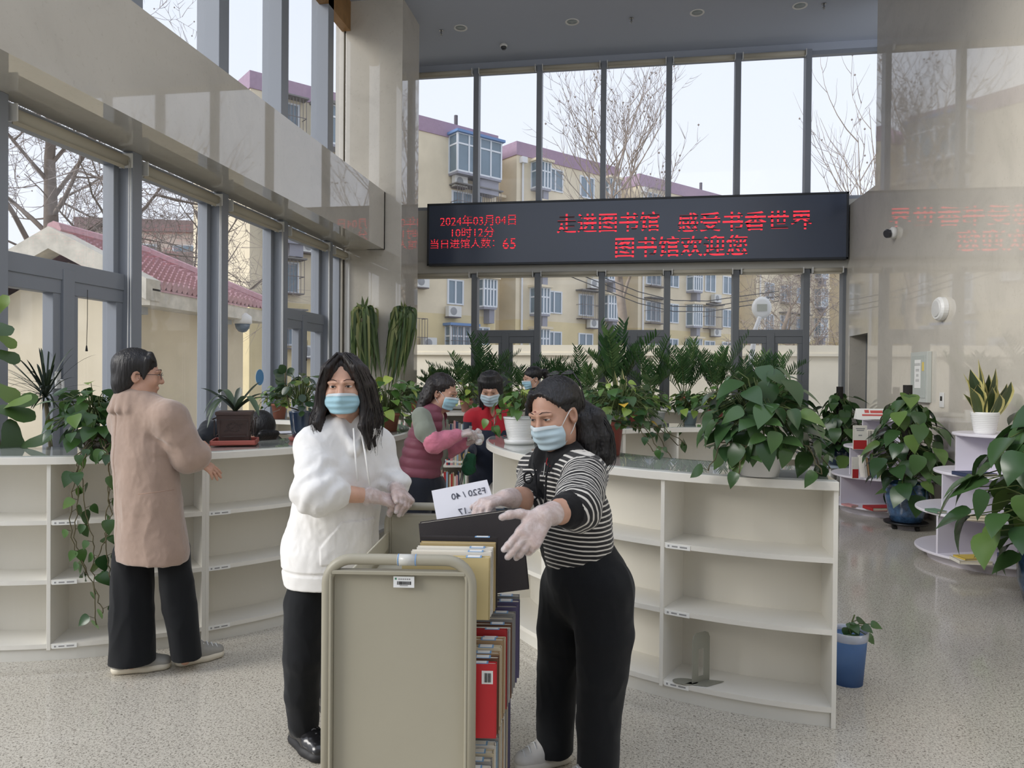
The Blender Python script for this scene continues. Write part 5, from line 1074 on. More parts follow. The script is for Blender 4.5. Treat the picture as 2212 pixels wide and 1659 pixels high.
# ================================================================== people: smooth bodies and clothes from blended volumes
class SDF:
    def __init__(s, lo, hi, h):
        s.lo = np.array(lo, np.float32); s.h = h; s.n = np.ceil((np.array(hi)-s.lo)/h).astype(int)+1
        s.f = np.full(s.n, .5, np.float32); s.ax = [s.lo[i]+h*np.arange(s.n[i], dtype=np.float32) for i in range(3)]
    def _sl(s, lo, hi, pad):
        a = np.clip(np.floor((np.array(lo)-pad-s.lo)/s.h).astype(int), 0, s.n); b = np.clip(np.ceil((np.array(hi)+pad-s.lo)/s.h).astype(int)+1, 0, s.n)
        return tuple(slice(x, y) for x, y in zip(a, b))
    def _g(s, sl): return s.ax[0][sl[0]][:, None, None], s.ax[1][sl[1]][None, :, None], s.ax[2][sl[2]][None, None, :]
    def _put(s, sl, d, k, sub=False):
        v = s.f[sl]
        if v.size == 0: return
        if sub: hh = np.maximum(k-np.abs(v+d), 0)/max(k, 1e-6); s.f[sl] = np.maximum(v, -d)+hh*hh*k*.25
        else: hh = np.maximum(k-np.abs(v-d), 0)/max(k, 1e-6); s.f[sl] = np.minimum(v, d)-hh*hh*k*.25
    def cone(s, p0, p1, r0, r1, k=.02, e=None, q=1.0, sub=False):
        p0 = np.array(p0, np.float32); p1 = np.array(p1, np.float32); R = max(r0, r1)*max(1, q)
        sl = s._sl(np.minimum(p0, p1)-R, np.maximum(p0, p1)+R, k+.012); X, Y, Z = s._g(sl); ba = p1-p0; L = float(ba@ba)+1e-9
        t = np.clip(((X-p0[0])*ba[0]+(Y-p0[1])*ba[1]+(Z-p0[2])*ba[2])/L, 0, 1)
        x, y, z = X-p0[0]-t*ba[0], Y-p0[1]-t*ba[1], Z-p0[2]-t*ba[2]; d2 = x*x+y*y+z*z
        if e is not None: ve = x*e[0]+y*e[1]+z*e[2]; d2 = d2+(1/(q*q)-1)*ve*ve
        s._put(sl, (np.sqrt(np.maximum(d2, 0))-(r0+(r1-r0)*t))*(min(1, q) if e is not None else 1), k, sub)
    def chain(s, pts, rs, k=.02, e=None, q=1.0):
        for i in range(len(pts)-1): s.cone(pts[i], pts[i+1], rs[i], rs[i+1], k if i == 0 else min(k, .012), e, q)
    def ell(s, c, r, M=None, k=.02, sub=False):
        c = np.array(c, np.float32); R = max(r); sl = s._sl(c-R, c+R, k+.012); X, Y, Z = s._g(sl); x, y, z = X-c[0], Y-c[1], Z-c[2]
        if M is not None: x, y, z = [x*M[0][i]+y*M[1][i]+z*M[2][i] for i in range(3)]
        a = np.sqrt((x/r[0])**2+(y/r[1])**2+(z/r[2])**2); b = np.sqrt((x/r[0]**2)**2+(y/r[1]**2)**2+(z/r[2]**2)**2)
        s._put(sl, a*(a-1)/np.maximum(b, 1e-6), k, sub)
    def cut(s, p, n, k=.004):                              # keep the side the normal points away from
        X, Y, Z = s._g((slice(None),)*3); d = (X-p[0])*n[0]+(Y-p[1])*n[1]+(Z-p[2])*n[2]; s.f = np.maximum(s.f, d)
    def mesh(s, smooth=1):
        f = s.f; ins = f < 0; nx, ny, nz = s.n
        c = [ins[i:nx-1+i, j:ny-1+j, l:nz-1+l] for i in (0, 1) for j in (0, 1) for l in (0, 1)]
        an = c[0].copy(); al = c[0].copy()
        for q in c[1:]: an |= q; al &= q
        I = np.argwhere(an & ~al); vid = np.full((nx-1, ny-1, nz-1), -1, np.int64); vid[I[:, 0], I[:, 1], I[:, 2]] = np.arange(len(I))
        acc = np.zeros((len(I), 3)); cnt = np.zeros(len(I)); off = [(i, j, l) for i in (0, 1) for j in (0, 1) for l in (0, 1)]
        val = [f[I[:, 0]+o[0], I[:, 1]+o[1], I[:, 2]+o[2]] for o in off]
        for a in range(8):
            for b in range(a+1, 8):
                if sum(abs(off[a][i]-off[b][i]) for i in range(3)) != 1: continue
                m = (val[a] < 0) != (val[b] < 0)
                if not m.any(): continue
                t = val[a][m]/(val[a][m]-val[b][m]); oa = np.array(off[a], float); ob = np.array(off[b], float)
                acc[m] += oa+(ob-oa)*t[:, None]; cnt[m] += 1
        V = s.lo+s.h*(I+acc/np.maximum(cnt, 1)[:, None]); F = []
        for ax in range(3):
            a = [slice(0, None)]*3; b = [slice(0, None)]*3; a[ax] = slice(0, -1); b[ax] = slice(1, None); A_, B_ = ins[tuple(a)], ins[tuple(b)]
            E = np.argwhere(A_ != B_); o1, o2 = [(1, 2), (2, 0), (0, 1)][ax]
            ok = (E[:, o1] > 0) & (E[:, o2] > 0) & (E[:, o1] < s.n[o1]-1) & (E[:, o2] < s.n[o2]-1); E = E[ok]; qd = []
            for d1, d2 in ((1, 1), (0, 1), (0, 0), (1, 0)):
                g = E.copy(); g[:, o1] -= d1; g[:, o2] -= d2; qd.append(vid[g[:, 0], g[:, 1], g[:, 2]])
            Q = np.stack(qd, 1); fl = ~A_[E[:, 0], E[:, 1], E[:, 2]]; Q[fl] = Q[fl][:, ::-1]; F.append(Q)
        F = np.concatenate(F); F = F[(F >= 0).all(1)]
        for _ in range(smooth):
            S = np.zeros_like(V); C = np.zeros(len(V))
            for i in range(4): np.add.at(S, F[:, i], V[F[:, (i+1) % 4]]); np.add.at(C, F[:, i], 1); np.add.at(S, F[:, (i+1) % 4], V[F[:, i]]); np.add.at(C, F[:, (i+1) % 4], 1)
            V = V*.4+.6*S/np.maximum(C, 1)[:, None]
        return V, F
def normals(V, F):
    n = np.cross(V[F[:, 2]]-V[F[:, 0]], V[F[:, 3]]-V[F[:, 1]]); N = np.zeros_like(V)
    for i in range(4): np.add.at(N, F[:, i], n)
    return N/np.maximum(np.linalg.norm(N, axis=1), 1e-9)[:, None]
def vmesh(S, name, m, parent=None, disp=None, smooth=1, attr=None, loc=None, mi=None):
    V, F = S.mesh(smooth)
    if disp is not None:
        N = normals(V, F); V = V+N*np.array([disp(Vector(v)) for v in V])[:, None]
    me = bpy.data.meshes.new(name); org = Vector(loc) if loc is not None else None; W_ = V-np.array(org) if org is not None else V
    me.vertices.add(len(V)); me.vertices.foreach_set('co', W_.astype(np.float32).ravel())
    me.loops.add(F.size); me.loops.foreach_set('vertex_index', F.astype(np.int32).ravel()); me.polygons.add(len(F))
    me.polygons.foreach_set('loop_start', np.arange(0, F.size, 4, dtype=np.int32)); me.polygons.foreach_set('loop_total', np.full(len(F), 4, np.int32))
    me.polygons.foreach_set('use_smooth', np.ones(len(F), bool))
    for q in (m if isinstance(m, (list, tuple)) else [m]): me.materials.append(q)
    if mi is not None: cen = V[F].mean(1); me.polygons.foreach_set('material_index', np.array([mi(c) for c in cen], np.int32))
    me.update(calc_edges=True)
    if attr is not None:
        a = me.attributes.new('stripe', 'FLOAT', 'POINT'); a.data.foreach_set('value', np.asarray(attr(V), np.float32))
    me.validate(); return link(name, me, parent, org=org)
def wr(sc, amp, st=(1, 1, 1), seed=0):                      # cloth creases as stretched noise
    o = Vector((seed*3.7, seed*1.3, seed*7.1))
    def fn(p):
        q = Vector((p.x*st[0], p.y*st[1], p.z*st[2]))*sc+o
        return amp*(mnoise.noise(q)*.7+(.5-abs(mnoise.noise(q*1.7+Vector((5, 2, 9)))))*.8)
    return fn
# ---- materials
def skinmat(name, rgb):
    k = NT(name); c = lin(rgb); k.l(k.ramp(k.noise(22, 4, .6), [(.3, tuple(x*.9 for x in c)), (.7, tuple(min(1, x*1.06) for x in c))]), k.b.inputs['Base Color'])
    k.b.inputs['Roughness'].default_value = .48; k.b.inputs['Subsurface Weight'].default_value = .12; k.b.inputs['Subsurface Radius'].default_value = (.012, .005, .003); k.b.inputs['Subsurface Scale'].default_value = 1
    return k.m
SK1 = skinmat('fair_skin', (208, 164, 140)); SK2 = skinmat('warm_skin', (190, 148, 126))
def hairmat(name, rgb, hi):
    k = NT(name); tc = k.n('ShaderNodeTexCoord'); mp = k.n('ShaderNodeMapping'); mp.inputs['Scale'].default_value = (150, 150, 9); nz = k.n('ShaderNodeTexNoise'); nz.inputs['Scale'].default_value = 1; nz.inputs['Detail'].default_value = 5
    k.l(tc.outputs['Object'], mp.inputs[0]); k.l(mp.outputs[0], nz.inputs[0]); k.l(k.ramp(nz.outputs['Fac'], [(.3, lin(rgb)), (.75, lin(hi))]), k.b.inputs['Base Color'])
    k.b.inputs['Roughness'].default_value = .42; k.bump(nz.outputs['Fac'], .7, .006); return k.m
HAIR = hairmat('black_hair', (10, 9, 10), (28, 24, 25)); HAIRB = hairmat('brown_black_hair', (13, 10, 10), (40, 29, 26))
def cloth(name, rgb, rough=.85, sheen=.25, sc=420, b=.25, var=.05): return mat(name, rgb, rough, var=var, vscale=9, bump=b, bscale=sc, sheen=sheen, bdist=.002, spec=.25)
C_HOOD = cloth('white_sweatshirt_fleece', (236, 235, 233)); C_BLK = cloth('black_trouser_cloth', (21, 23, 26), .9, .1); C_NAVY = cloth('navy_work_cloth', (36, 42, 58)); C_RED = cloth('red_work_cloth', (172, 34, 46)); C_COAT = cloth('camel_wool', (160, 138, 124), .95, .5, 260, .4, .08)
C_VEST = cloth('maroon_quilted_nylon', (126, 72, 86), .5, .1); C_GRN = cloth('grey_green_fleece', (130, 136, 124)); C_PINK = cloth('pink_oversleeve', (208, 124, 146), .6); C_CRM = cloth('cream_rib_knit', (220, 206, 186)); C_BK2 = cloth('black_rib_knit', (22, 22, 24), .9, .1, 200, .4); C_DKT = cloth('dark_blue_denim', (30, 34, 44), .9)
M_MASK = mat('blue_mask_fabric', (166, 206, 220), .75, var=.03, bump=.1, bscale=500); M_MASK2 = mat('pale_mask_fabric', (186, 208, 218), .75); M_LOOP = mat('white_elastic', (226, 228, 228), .7)
M_EYE = mat('dark_iris', (28, 20, 18), .12); M_SCL = mat('eye_white', (214, 206, 200), .3); M_BROW = mat('brow_hair', (44, 34, 32), .8); M_LENS = glassmat('spectacle_lens', (.95, .96, .97), .08, .05); M_SPEC = mat('dark_spectacle_frame', (40, 36, 40), .3)
def _glove():
    k = NT('clear_vinyl_glove'); tp = k.n('ShaderNodeBsdfTransparent'); mx = k.n('ShaderNodeMixShader'); nz = k.noise(15, 4, .6, dist=2.0)
    k.b.inputs['Base Color'].default_value = (*lin((236, 230, 230)), 1); k.b.inputs['Roughness'].default_value = .28; k.b.inputs['Specular IOR Level'].default_value = .7
    k.l(k.ramp(nz, [(.36, (.40,)*3), (.5, (.46,)*3), (.66, (.62,)*3)]), mx.inputs[0]); k.l(tp.outputs[0], mx.inputs[1]); k.l(k.b.outputs[0], mx.inputs[2]); k.bump(k.noise(40, 6, .65, dist=2.5), .5, .005); k.l(mx.outputs[0], k.out.inputs[0]); return k.m
M_GLOVE = _glove()
# ---- head in its own frame: x to the person's left, y forward, z up
class Head:
    def __init__(s, c, fwd, pitch=0, roll=0, sc=1.0):
        s.c = Vector(c); f = Vector((fwd.x, fwd.y, 0)).normalized(); l = Vector((-f.y, f.x, 0)); u = Vector((0, 0, 1))
        R = Matrix.Rotation(pitch, 3, l); f, u = R @ f, R @ u; R = Matrix.Rotation(roll, 3, f); l, u = R @ l, R @ u
        s.l, s.f, s.u, s.sc = l, f, u, sc; s.M = np.array([[l[i], f[i], u[i]] for i in range(3)])
    def P(s, x, y, z): return s.c+(s.l*x+s.f*y+s.u*z)*s.sc
    def ell(s, S, c, r, k=.02, sub=False): S.ell(s.P(*c), [q*s.sc for q in r], s.M, k, sub)
    def cone(s, S, a, b, r0, r1, k=.02, **kw): S.cone(s.P(*a), s.P(*b), r0*s.sc, r1*s.sc, k, **kw)
    def skull(s, S, neck=None, nr=.052):
        s.ell(S, (0, -.015, .045), (.074, .094, .083)); s.ell(S, (0, .03, -.02), (.064, .064, .086), .03); s.ell(S, (0, .045, -.082), (.042, .042, .03), .03); s.ell(S, (0, .062, -.100), (.022, .022, .018), .02)
        for x in (-1, 1):
            s.ell(S, (x*.040, .058, -.022), (.026, .026, .026), .03); s.ell(S, (x*.050, .012, -.070), (.02, .035, .03), .03)
            s.ell(S, (x*.076, -.012, -.004), (.010, .022, .033), .006); s.ell(S, (x*.080, -.004, -.002), (.008, .011, .018), .004, True)
            s.cone(S, (x*.014, .094, .030), (x*.048, .080, .028), .010, .008, .012)
            s.ell(S, (x*.031, .104, .012), (.017, .018, .010), .012, True); s.ell(S, (x*.031, .079, .011), (.0165, .0135, .0115), .004)
        s.cone(S, (0, .090, .018), (0, .108, -.022), .009, .013, .012)
        for x in (-1, 1): s.ell(S, (x*.013, .098, -.026), (.009, .010, .008), .006)
        s.cone(S, (-.018, .091, -.056), (.018, .091, -.056), .008, .008, .01)
        if neck is not None: S.chain([s.P(0, -.02, -.05), neck], [nr*s.sc, nr*1.05], .03)
    def eyes(s, par, closed=.0):
        m = MB(); w = MB(); b = MB(); ld = MB()
        for x in (-1, 1):
            vs = []; c = (x*.031, .0905, .0115)
            n = 14
            for r_ in (1, .55):
                for j in range(n): a = 2*PI*j/n; vs.append(s.P(c[0]+.0148*r_*math.cos(a), c[1]+(.0022 if r_ < 1 else 0)-.004*abs(math.cos(a)*r_)**2, c[2]+(.0056-.0042*closed)*r_*math.sin(a)))
            w.add(vs, [(j, (j+1) % n, n+(j+1) % n, n+j) for j in range(n)]+[tuple(range(n, 2*n))])
            vs = [s.P(c[0]+.0055*math.cos(2*PI*j/12), c[1]+.0032, c[2]-.0004+(.0052-.0040*closed)*math.sin(2*PI*j/12)) for j in range(12)]; m.add(vs, [tuple(range(12))])
            ld.tube([s.P(c[0]-x*.0145, c[1]-.001, c[2]-.0005), s.P(c[0]-x*.007, c[1]+.0035, c[2]+.0054-.0042*closed), s.P(c[0]+x*.003, c[1]+.003, c[2]+.0062-.0046*closed), s.P(c[0]+x*.0155, c[1]-.007, c[2]-.0005)], [.0006, .0013, .0015, .0008], 6)
            b.tube([s.P(x*.013, .1015, .0355), s.P(x*.026, .0985, .0410), s.P(x*.040, .0905, .0405), s.P(x*.052, .077, .034)], [.0016, .0024, .0020, .0007], 6, flat=.7)
        w.build('eye_whites', M_SCL, par); m.build('irises', M_EYE, par); ld.build('eyelids', M_BROW, par, True); b.build('eyebrows', M_BROW, par, True)
    def mask(s, par, m=None, top=.004, bot=-.098, w=1.0):
        mb = MB(); st = MB(); nu, nv = 26, 16; P = []
        for j in range(nv+1):
            v = j/nv; z = top+(bot-top)*v
            for i in range(nu+1):
                u = -1+2*i/nu; a = u*1.28*w; tp = 1-.16*max(0, v-.5)*2*abs(u)**1.5
                R = .071+.010*math.sin(PI*min(1, v*1.1))
                nb = .026*math.exp(-(u/.26)**2)*(math.exp(-((v-.22)/.33)**2)); y = .028+(.078*tp)*max(0, math.cos(a))**.8+nb-.020*max(0, v-.62)*1.2+.003*math.sin(v*PI*7)*(1-abs(u)**4)
                P.append(s.P(R*math.sin(a)*tp, y, z-.004*abs(u)+.012*abs(u)**2*(v-.35)*1.5))
        fs = [(j*(nu+1)+i, j*(nu+1)+i+1, (j+1)*(nu+1)+i+1, (j+1)*(nu+1)+i) for j in range(nv) for i in range(nu)]
        mb.add(P, fs); o = mb.build('face_mask', m or M_MASK, par, True); so = o.modifiers.new('thick', 'SOLIDIFY'); so.thickness = .0015
        f2 = [f for f in fs if f[0] < 2*(nu+1)]; mb = MB(); mb.add([p+s.f*.0012 for p in P[:3*(nu+1)]], f2); mb.build('mask_top_band', mat('pale_mask_band', (204, 214, 218), .7), o, True)
        mb = MB()
        for sd, i in ((-1, 0), (1, nu)):
            a, b = P[1*(nu+1)+i], P[(nv-1)*(nu+1)+i]; e1, e2 = s.P(sd*.079, -.018, .022), s.P(sd*.079, -.02, -.028)
            mb = MB(); mb.tube([a, s.P(sd*.080, .01, .018), e1, s.P(sd*.081, -.028, -.003), e2, s.P(sd*.076, .01, -.055), b], .0016, 5); mb.build('ear_loop', M_LOOP, o, True)
    def specs(s, par, off=(0, 0, 0), tilt=0.0, name='glasses', th=1.0):
        fr, ln = MB(), MB()
        def Q(x, y, z): q = Matrix.Rotation(tilt, 3, 'X') @ Vector((x, y, z)); return s.P(q.x+off[0], q.y+off[1], q.z+off[2])
        for x in (-1, 1):
            ring = [Q(x*.033+.024*math.cos(a)*(1 if abs(math.cos(a)) > .3 else 1), .108-.006*abs(math.cos(a)), .008+.017*math.sin(a)) for a in [2*PI*k/18 for k in range(19)]]
            fr.tube(ring, .0014*th, 6); ln.add(ring[:-1], [tuple(range(18))]); fr.tube([Q(x*.056, .103, .014), Q(x*.076, .06, .012), Q(x*.078, -.02, .006), Q(x*.077, -.035, -.012)], .0017*th, 6)
        fr.tube([Q(-.010, .108, .012), Q(0, .111, .015), Q(.010, .108, .012)], .0013, 6); o = fr.build(name, M_SPEC, par, True); ln.build('lenses', M_LENS, o)
def frame(d, n):
    d = Vector(d).normalized(); n = Vector(n); n = (n-d*n.dot(d)).normalized(); return d, n
def hand(S, W, d, n, side, curl=(.35, .35, .4, .45), thumb=(.75, .55, .25), g=0.0, sc=1.0, spread=.10, k=.006):
    """palm, four unequal jointed fingers and a thumb; d = along the hand, n = where the palm faces, side = +1 when the thumb lies towards d x n"""
    d, n = frame(d, n); s = d.cross(n)*side; W = Vector(W); L = .086*sc
    for w0, w1 in ((.020, .030), (.006, .011), (-.008, -.010), (-.018, -.029)): S.cone(W+s*w0*.75*sc, W+d*L+s*w1*sc, (.0155+g)*sc, (.0125+g)*sc, .012)
    S.cone(W+d*.02*sc+s*.018*sc+n*.004, W+d*.045*sc+s*.03*sc+n*.008, .016*sc+g, .013*sc+g, .012)
    for i, (w_, ln, r) in enumerate(((.029, .072, .0088), (.010, .079, .0090), (-.010, .073, .0086), (-.028, .057, .0076))):
        p = W+d*(L-(.004 if i in (0, 2) else (.012 if i == 3 else 0)))*1+s*w_*sc; dd = (d+s*spread*(1.1-i*.75)).normalized(); a = curl[i]; pts = [p]
        for q, fr in ((1, .45), (1.25, .31), (.8, .24)):
            dd = (Matrix.Rotation(0, 3, d) @ dd); ax = dd.cross(n); ax.normalize(); dd = (Matrix.Rotation(a*q, 3, ax) @ dd).normalized(); n_loc = n; pts.append(pts[-1]+dd*ln*fr*sc)
        S.chain(pts, [(r*1.05+g)*sc, (r+g)*sc, (r*.94+g)*sc, (r*.78+g)*sc], k)
    p = W+d*.022*sc+s*.026*sc; dd = (d*thumb[0]+s*thumb[1]+n*thumb[2]).normalized(); pts = [p, p+dd*.040*sc]; dd = (dd+d*.25-s*.12).normalized(); pts.append(pts[-1]+dd*.031*sc); dd = (dd+d*.2-s*.1+n*.12).normalized(); pts.append(pts[-1]+dd*.024*sc)
    S.chain(pts, [(.0125+g)*sc, (.0108+g)*sc, (.0098+g)*sc, (.0080+g)*sc], .01)
def glove(par, W, back, args, h=.0025, g=.0022, cuff=.24):
    W = Vector(W); S = SDF(W-Vector((.22,)*3), W+Vector((.22,)*3), h); hand(S, W, g=g, **args); b = W+(Vector(back)-W)*cuff; S.chain([W, b], [.031+g, .037+g], .012)
    return vmesh(S, 'glove', M_GLOVE, par, wr(70, .0014, seed=3), 1)
def shoe(par, heel, d, L=.25, w=.045, up=None, sole=None, m=None, name='shoe', zf=0.0, laces=None, chunky=1.0):
    heel = Vector(heel); heel.z = zf; d = Vector((d[0], d[1], 0)).normalized(); s = Vector((-d.y, d.x, 0)); z = Vector((0, 0, 1)); S = SDF(heel-Vector((.33, .33, .0)), heel+Vector((.33, .33, .2)), .005)
    S.cone(heel+d*.05+z*.05, heel+d*.10+z*.085, .042, .036, .02, s, .9); S.cone(heel+d*.04+z*.055, heel+d*.03+z*.085, .040, .036, .02); S.chain([heel+d*.06+z*.05, heel+d*L*.62+z*.048, heel+d*(L-.045)+z*.04], [.044, w, w*.86], .03, z, .8); S.cone(heel+d*.10+z*.085, heel+d*L*.6+z*.05, .034, .028, .03)
    S.cut(heel+z*.028, (0, 0, -1)); o = vmesh(S, name, m, par, wr(30, .002))
    S = SDF(heel-Vector((.33, .33, .02)), heel+Vector((.33, .33, .12)), .005); S.chain([heel+d*.045+z*.02, heel+d*L*.6+z*.02, heel+d*(L-.05)+z*.02], [.048*chunky, .050*chunky, .046*chunky], .02, z, .62); S.cut(heel+z*.001, (0, 0, -1)); S.cut(heel+z*.036*chunky, (0, 0, 1)); vmesh(S, 'sole', sole, o)
    mb = MB()
    for k in range(5): c = heel+d*(.115+.024*k)+z*(.118-.011*k); mb.tube([c-s*.026-z*.012, c+z*.003, c+s*.026-z*.012], .0032, 6)
    mb.build('laces', laces or M_LOOP, o, True); return o
def strands(par, guides, n, m, seed, r=.0022, jit=.012):
    rn = random.Random(seed); mb = MB()
    for k in range(n):
        g = rn.choice(guides); o = Vector((rn.uniform(-1, 1), rn.uniform(-1, 1), rn.uniform(-1, 1)))*jit; w = rn.uniform(0, 6); pts = []
        for i, p in enumerate(g):
            u_ = i/(len(g)-1); pts.append(Vector(p)+o*(.35+u_)+Vector((math.sin(w+u_*5), math.cos(w+u_*4), 0))*.004*u_)
        fine = []
        for i in range(len(pts)-1):
            a, b, c, d = pts[max(0, i-1)], pts[i], pts[i+1], pts[min(len(pts)-1, i+2)]
            for t in (0, .34, .67): fine.append(.5*((2*b)+(c-a)*t+(2*a-5*b+4*c-d)*t*t+(3*b-a-3*c+d)*t*t*t))
        fine.append(pts[-1]); k_ = len(fine); mb.tube(fine, [r*(1-.85*(i/(k_-1))**2) for i in range(k_)], 4, False)
    mb.build('hair_strands', m, par, True)
def tup(v): return Vector((v[0], v[1], v[2]))
def body_box(pts, pad=.16):
    a = np.array([list(p) for p in pts]); return a.min(0)-pad, a.max(0)+pad
# ================================================================== woman in the white hoodie
def woman_hoodie():
    ph = math.radians(28); Fd = c2w(math.sin(ph), -math.cos(ph)); Ld = Vector((-Fd.y, Fd.x, 0)); z = Vector((0, 0, 1)); rn = random.Random(1)
    hd = Head(at(744, 838, 3.05), c2w(.06, -1), .06, .03, .98)
    neck = at(750, 926, 3.10); sR, sL = at(677, 963, 3.01), at(814, 960, 3.21); hip = at(722, 1215, 3.13)
    eR, wR = at(683, 1062, 2.90), at(806, 1072, 3.00); eL, wL = at(842, 1042, 3.20), at(858, 1055, 3.10)
    hR, kR, aR = at(688, 1195, 3.06), at(655, 1410, 3.05), at(650, 1572, 3.09); hL, kL, aL = at(760, 1195, 3.22), at(742, 1380, 3.32), at(716, 1500, 3.40); aR.z = aL.z = .09
    dR = dict(d=at(872, 1088, 3.07)-wR, n=(Vector((0, 0, -1))+CF*.5), side=1, curl=(.75, .8, .85, .9), thumb=(.9, .25, .2), spread=.04)
    dL = dict(d=at(880, 1080, 3.03)-wL, n=(Vector((0, 0, -1))-CF*.6), side=-1, curl=(.7, .75, .8, .85), thumb=(.8, .4, .2), spread=.04)
    lo, hi = body_box([hd.P(0, 0, .12), sR, sL, eR, eL, wR, wL, aR, aL, at(885, 1085, 3.06)], .15); lo[2] = 0
    S = SDF(lo, hi, .0042); hd.skull(S, neck, .05); S.chain([neck, at(742, 1000, 3.12), at(728, 1110, 3.13), hip], [.07, .115, .10, .08], .05, Fd, .75); S.cone(sR, sL, .05, .05, .04)
    for a, b, c, dd in ((sR, eR, wR, dR), (sL, eL, wL, dL)): S.chain([a, b], [.05, .042], .03); S.chain([b, b.lerp(c, .35), c], [.040, .039, .027], .015); hand(S, c, **dd)
    for a, b, c in ((hR, kR, aR), (hL, kL, aL)): S.chain([a, b, c], [.058, .045, .034], .02); S.cone(c, Vector((c.x, c.y, .05)), .030, .024, .02)
    body = vmesh(S, 'person', [SK1], None, None, 1, loc=(hip.x, hip.y, 0))
    tag(body, 'woman in a white hoodie and blue face mask pushing the book cart with gloved hands', 'person')
    hd.eyes(body, .32); hd.mask(body, top=-.012, bot=-.100, w=.94)
    # hoodie
    S = SDF(lo-.05, hi+.05, .005)
    S.chain([at(746, 950, 3.11), at(741, 1010, 3.11), at(727, 1100, 3.12), at(714, 1190, 3.13), at(711, 1222, 3.13)], [.115, .156, .178, .196, .19], .05, Fd, .84)
    S.cone(sR+z*.01, sL+z*.01, .050, .050, .06); S.cone(neck+z*-.02, sR, .072, .052, .06); S.cone(neck+z*-.02, sL, .072, .052, .06)
    S.chain([at(711, 1222, 3.13), at(711, 1246, 3.13)], [.188, .180], .012, Fd, .88); S.cut(at(711, 1257, 3.13), (0, 0, -1))
    mR = eR.lerp(wR, .30); S.chain([sR, sR.lerp(eR, .5), eR+z*-.004], [.062, .078, .086], .05); S.chain([eR, eR.lerp(wR, .22), mR], [.086, .078, .058], .03); S.cone(mR+(eR-mR)*.05, mR+(wR-mR)*.16, .056, .050, .006)
    mL = eL.lerp(wL, .6); S.chain([sL, sL.lerp(eL, .55), eL], [.058, .060, .058], .05); S.chain([eL, at(862, 1044, 3.14)], [.060, .050], .03)
    # hood folded behind the neck and its front collar wings
    for u_ in np.linspace(-1, 1, 9): a = u_*1.9; q = neck+Ld*math.sin(a)*.085-Fd*(math.cos(a)*.085-.012)+z*(.012-.018*abs(u_)); q2 = neck+Ld*math.sin(a+.24)*.085-Fd*(math.cos(a+.24)*.085-.012)+z*(.012-.018*abs(min(1, u_+.25))); S.cone(q, q2, .034, .034, .02)
    S.cone(neck+Ld*.05+Fd*.06+z*.03, neck+Fd*.105-z*.075, .026, .022, .02); S.cone(neck-Ld*.05+Fd*.06+z*.03, neck+Fd*.105-z*.075, .026, .022, .02)
    S.ell(neck+Fd*.10+z*.035, (.035, .035, .07), None, .02, True)
    pc = at(755, 1155, 3.13)+Fd*.158
    f1, f2 = wr(9, .008, (1, 1, .55), 1), wr(26, .003, (1, 1, .6), 2)
    def dsp(p):
        a = f1(p)+f2(p); t = max(0, 1-(p-eR).length/.16); a += .010*t*math.sin((p-sR).dot((wR-sR).normalized())*95+mnoise.noise(p*12)*2.5)
        t = max(0, 1-(p-mL).length/.12); a += .006*t*math.sin(p.z*120+p.x*40)
        hz = at(711, 1224, 3.13).z
        if p.z < hz+.012: a *= .35
        if abs(p.z-hz-.005) < .007: a -= .004
        q = p-pc; x, zz_ = q.dot(Ld), p.z-pc.z
        if q.dot(Fd) > -.07 and -.085 < zz_ < .085 and abs(x) < .15-.08*max(0, (zz_+.02)/.105): a += .005
        return a
    hood = vmesh(S, 'hoodie', C_HOOD, body, dsp, 2)
    mb = MB()
    for (x0, y0, x1, y1, x2, y2) in ((764, 925, 768, 985, 773, 1040), (780, 928, 790, 985, 799, 1048)):
        pts = []
        for (x, y, b) in ((x0, y0, .085), (x1, y1, .15), (x2, y2, .172)): pts.append(at(x, y, 3.08)); pts[-1] = pts[-1]+Fd*0
        mb.tube([at(x0, y0, 2.995), at(x1, y1, 2.975), at(x2, y2, 2.955)], .0042, 7)
    mb.build('drawstrings', C_HOOD, hood, True)
    # trousers
    S = SDF(lo, hi, .006); S.ell(hip+z*-.02, (.14, .12, .12), None, .03)
    S.chain([hR+CF*.04, at(661, 1300, 3.07), at(654, 1420, 3.04), at(652, 1500, 3.06), at(655, 1560, 3.08)], [.086, .086, .077, .068, .062], .03); S.chain([hL, kL, aL+z*.02], [.1, .08, .062], .03)
    vmesh(S, 'trousers', C_BLK, body, wr(11, .006, (1, 1, .5), 4))
    BS = mat('glossy_black_leather', (24, 24, 26), .25, coat=.3)
    h1 = Vector((aR.x, aR.y, 0))-Fd*.085; shoe(body, h1, Fd+c2w(.28, 0), .27, .05, m=BS, sole=mat('black_sole', (26, 26, 28), .6), laces=mat('grey_lace', (96, 96, 100), .6), chunky=1.15)
    shoe(body, Vector((aL.x, aL.y, 0))-Fd*.07, Fd, .26, .048, m=BS, sole=MATS['black_sole'], laces=MATS['grey_lace'], chunky=1.1)
    glove(body, wR, eR, dR, cuff=.07); glove(body, wL, eL, dL, cuff=.1)
    # hair: centre-parted, wavy, past the shoulders
    S = SDF(hd.P(0, 0, 0)-Vector((.24, .24, .30)), hd.P(0, 0, 0)+Vector((.24, .24, .2)), .0036)
    hd.ell(S, (0, -.02, .050), (.090, .105, .093), .01); hd.ell(S, (0, -.055, -.03), (.085, .07, .12), .04)
    gd_ = []
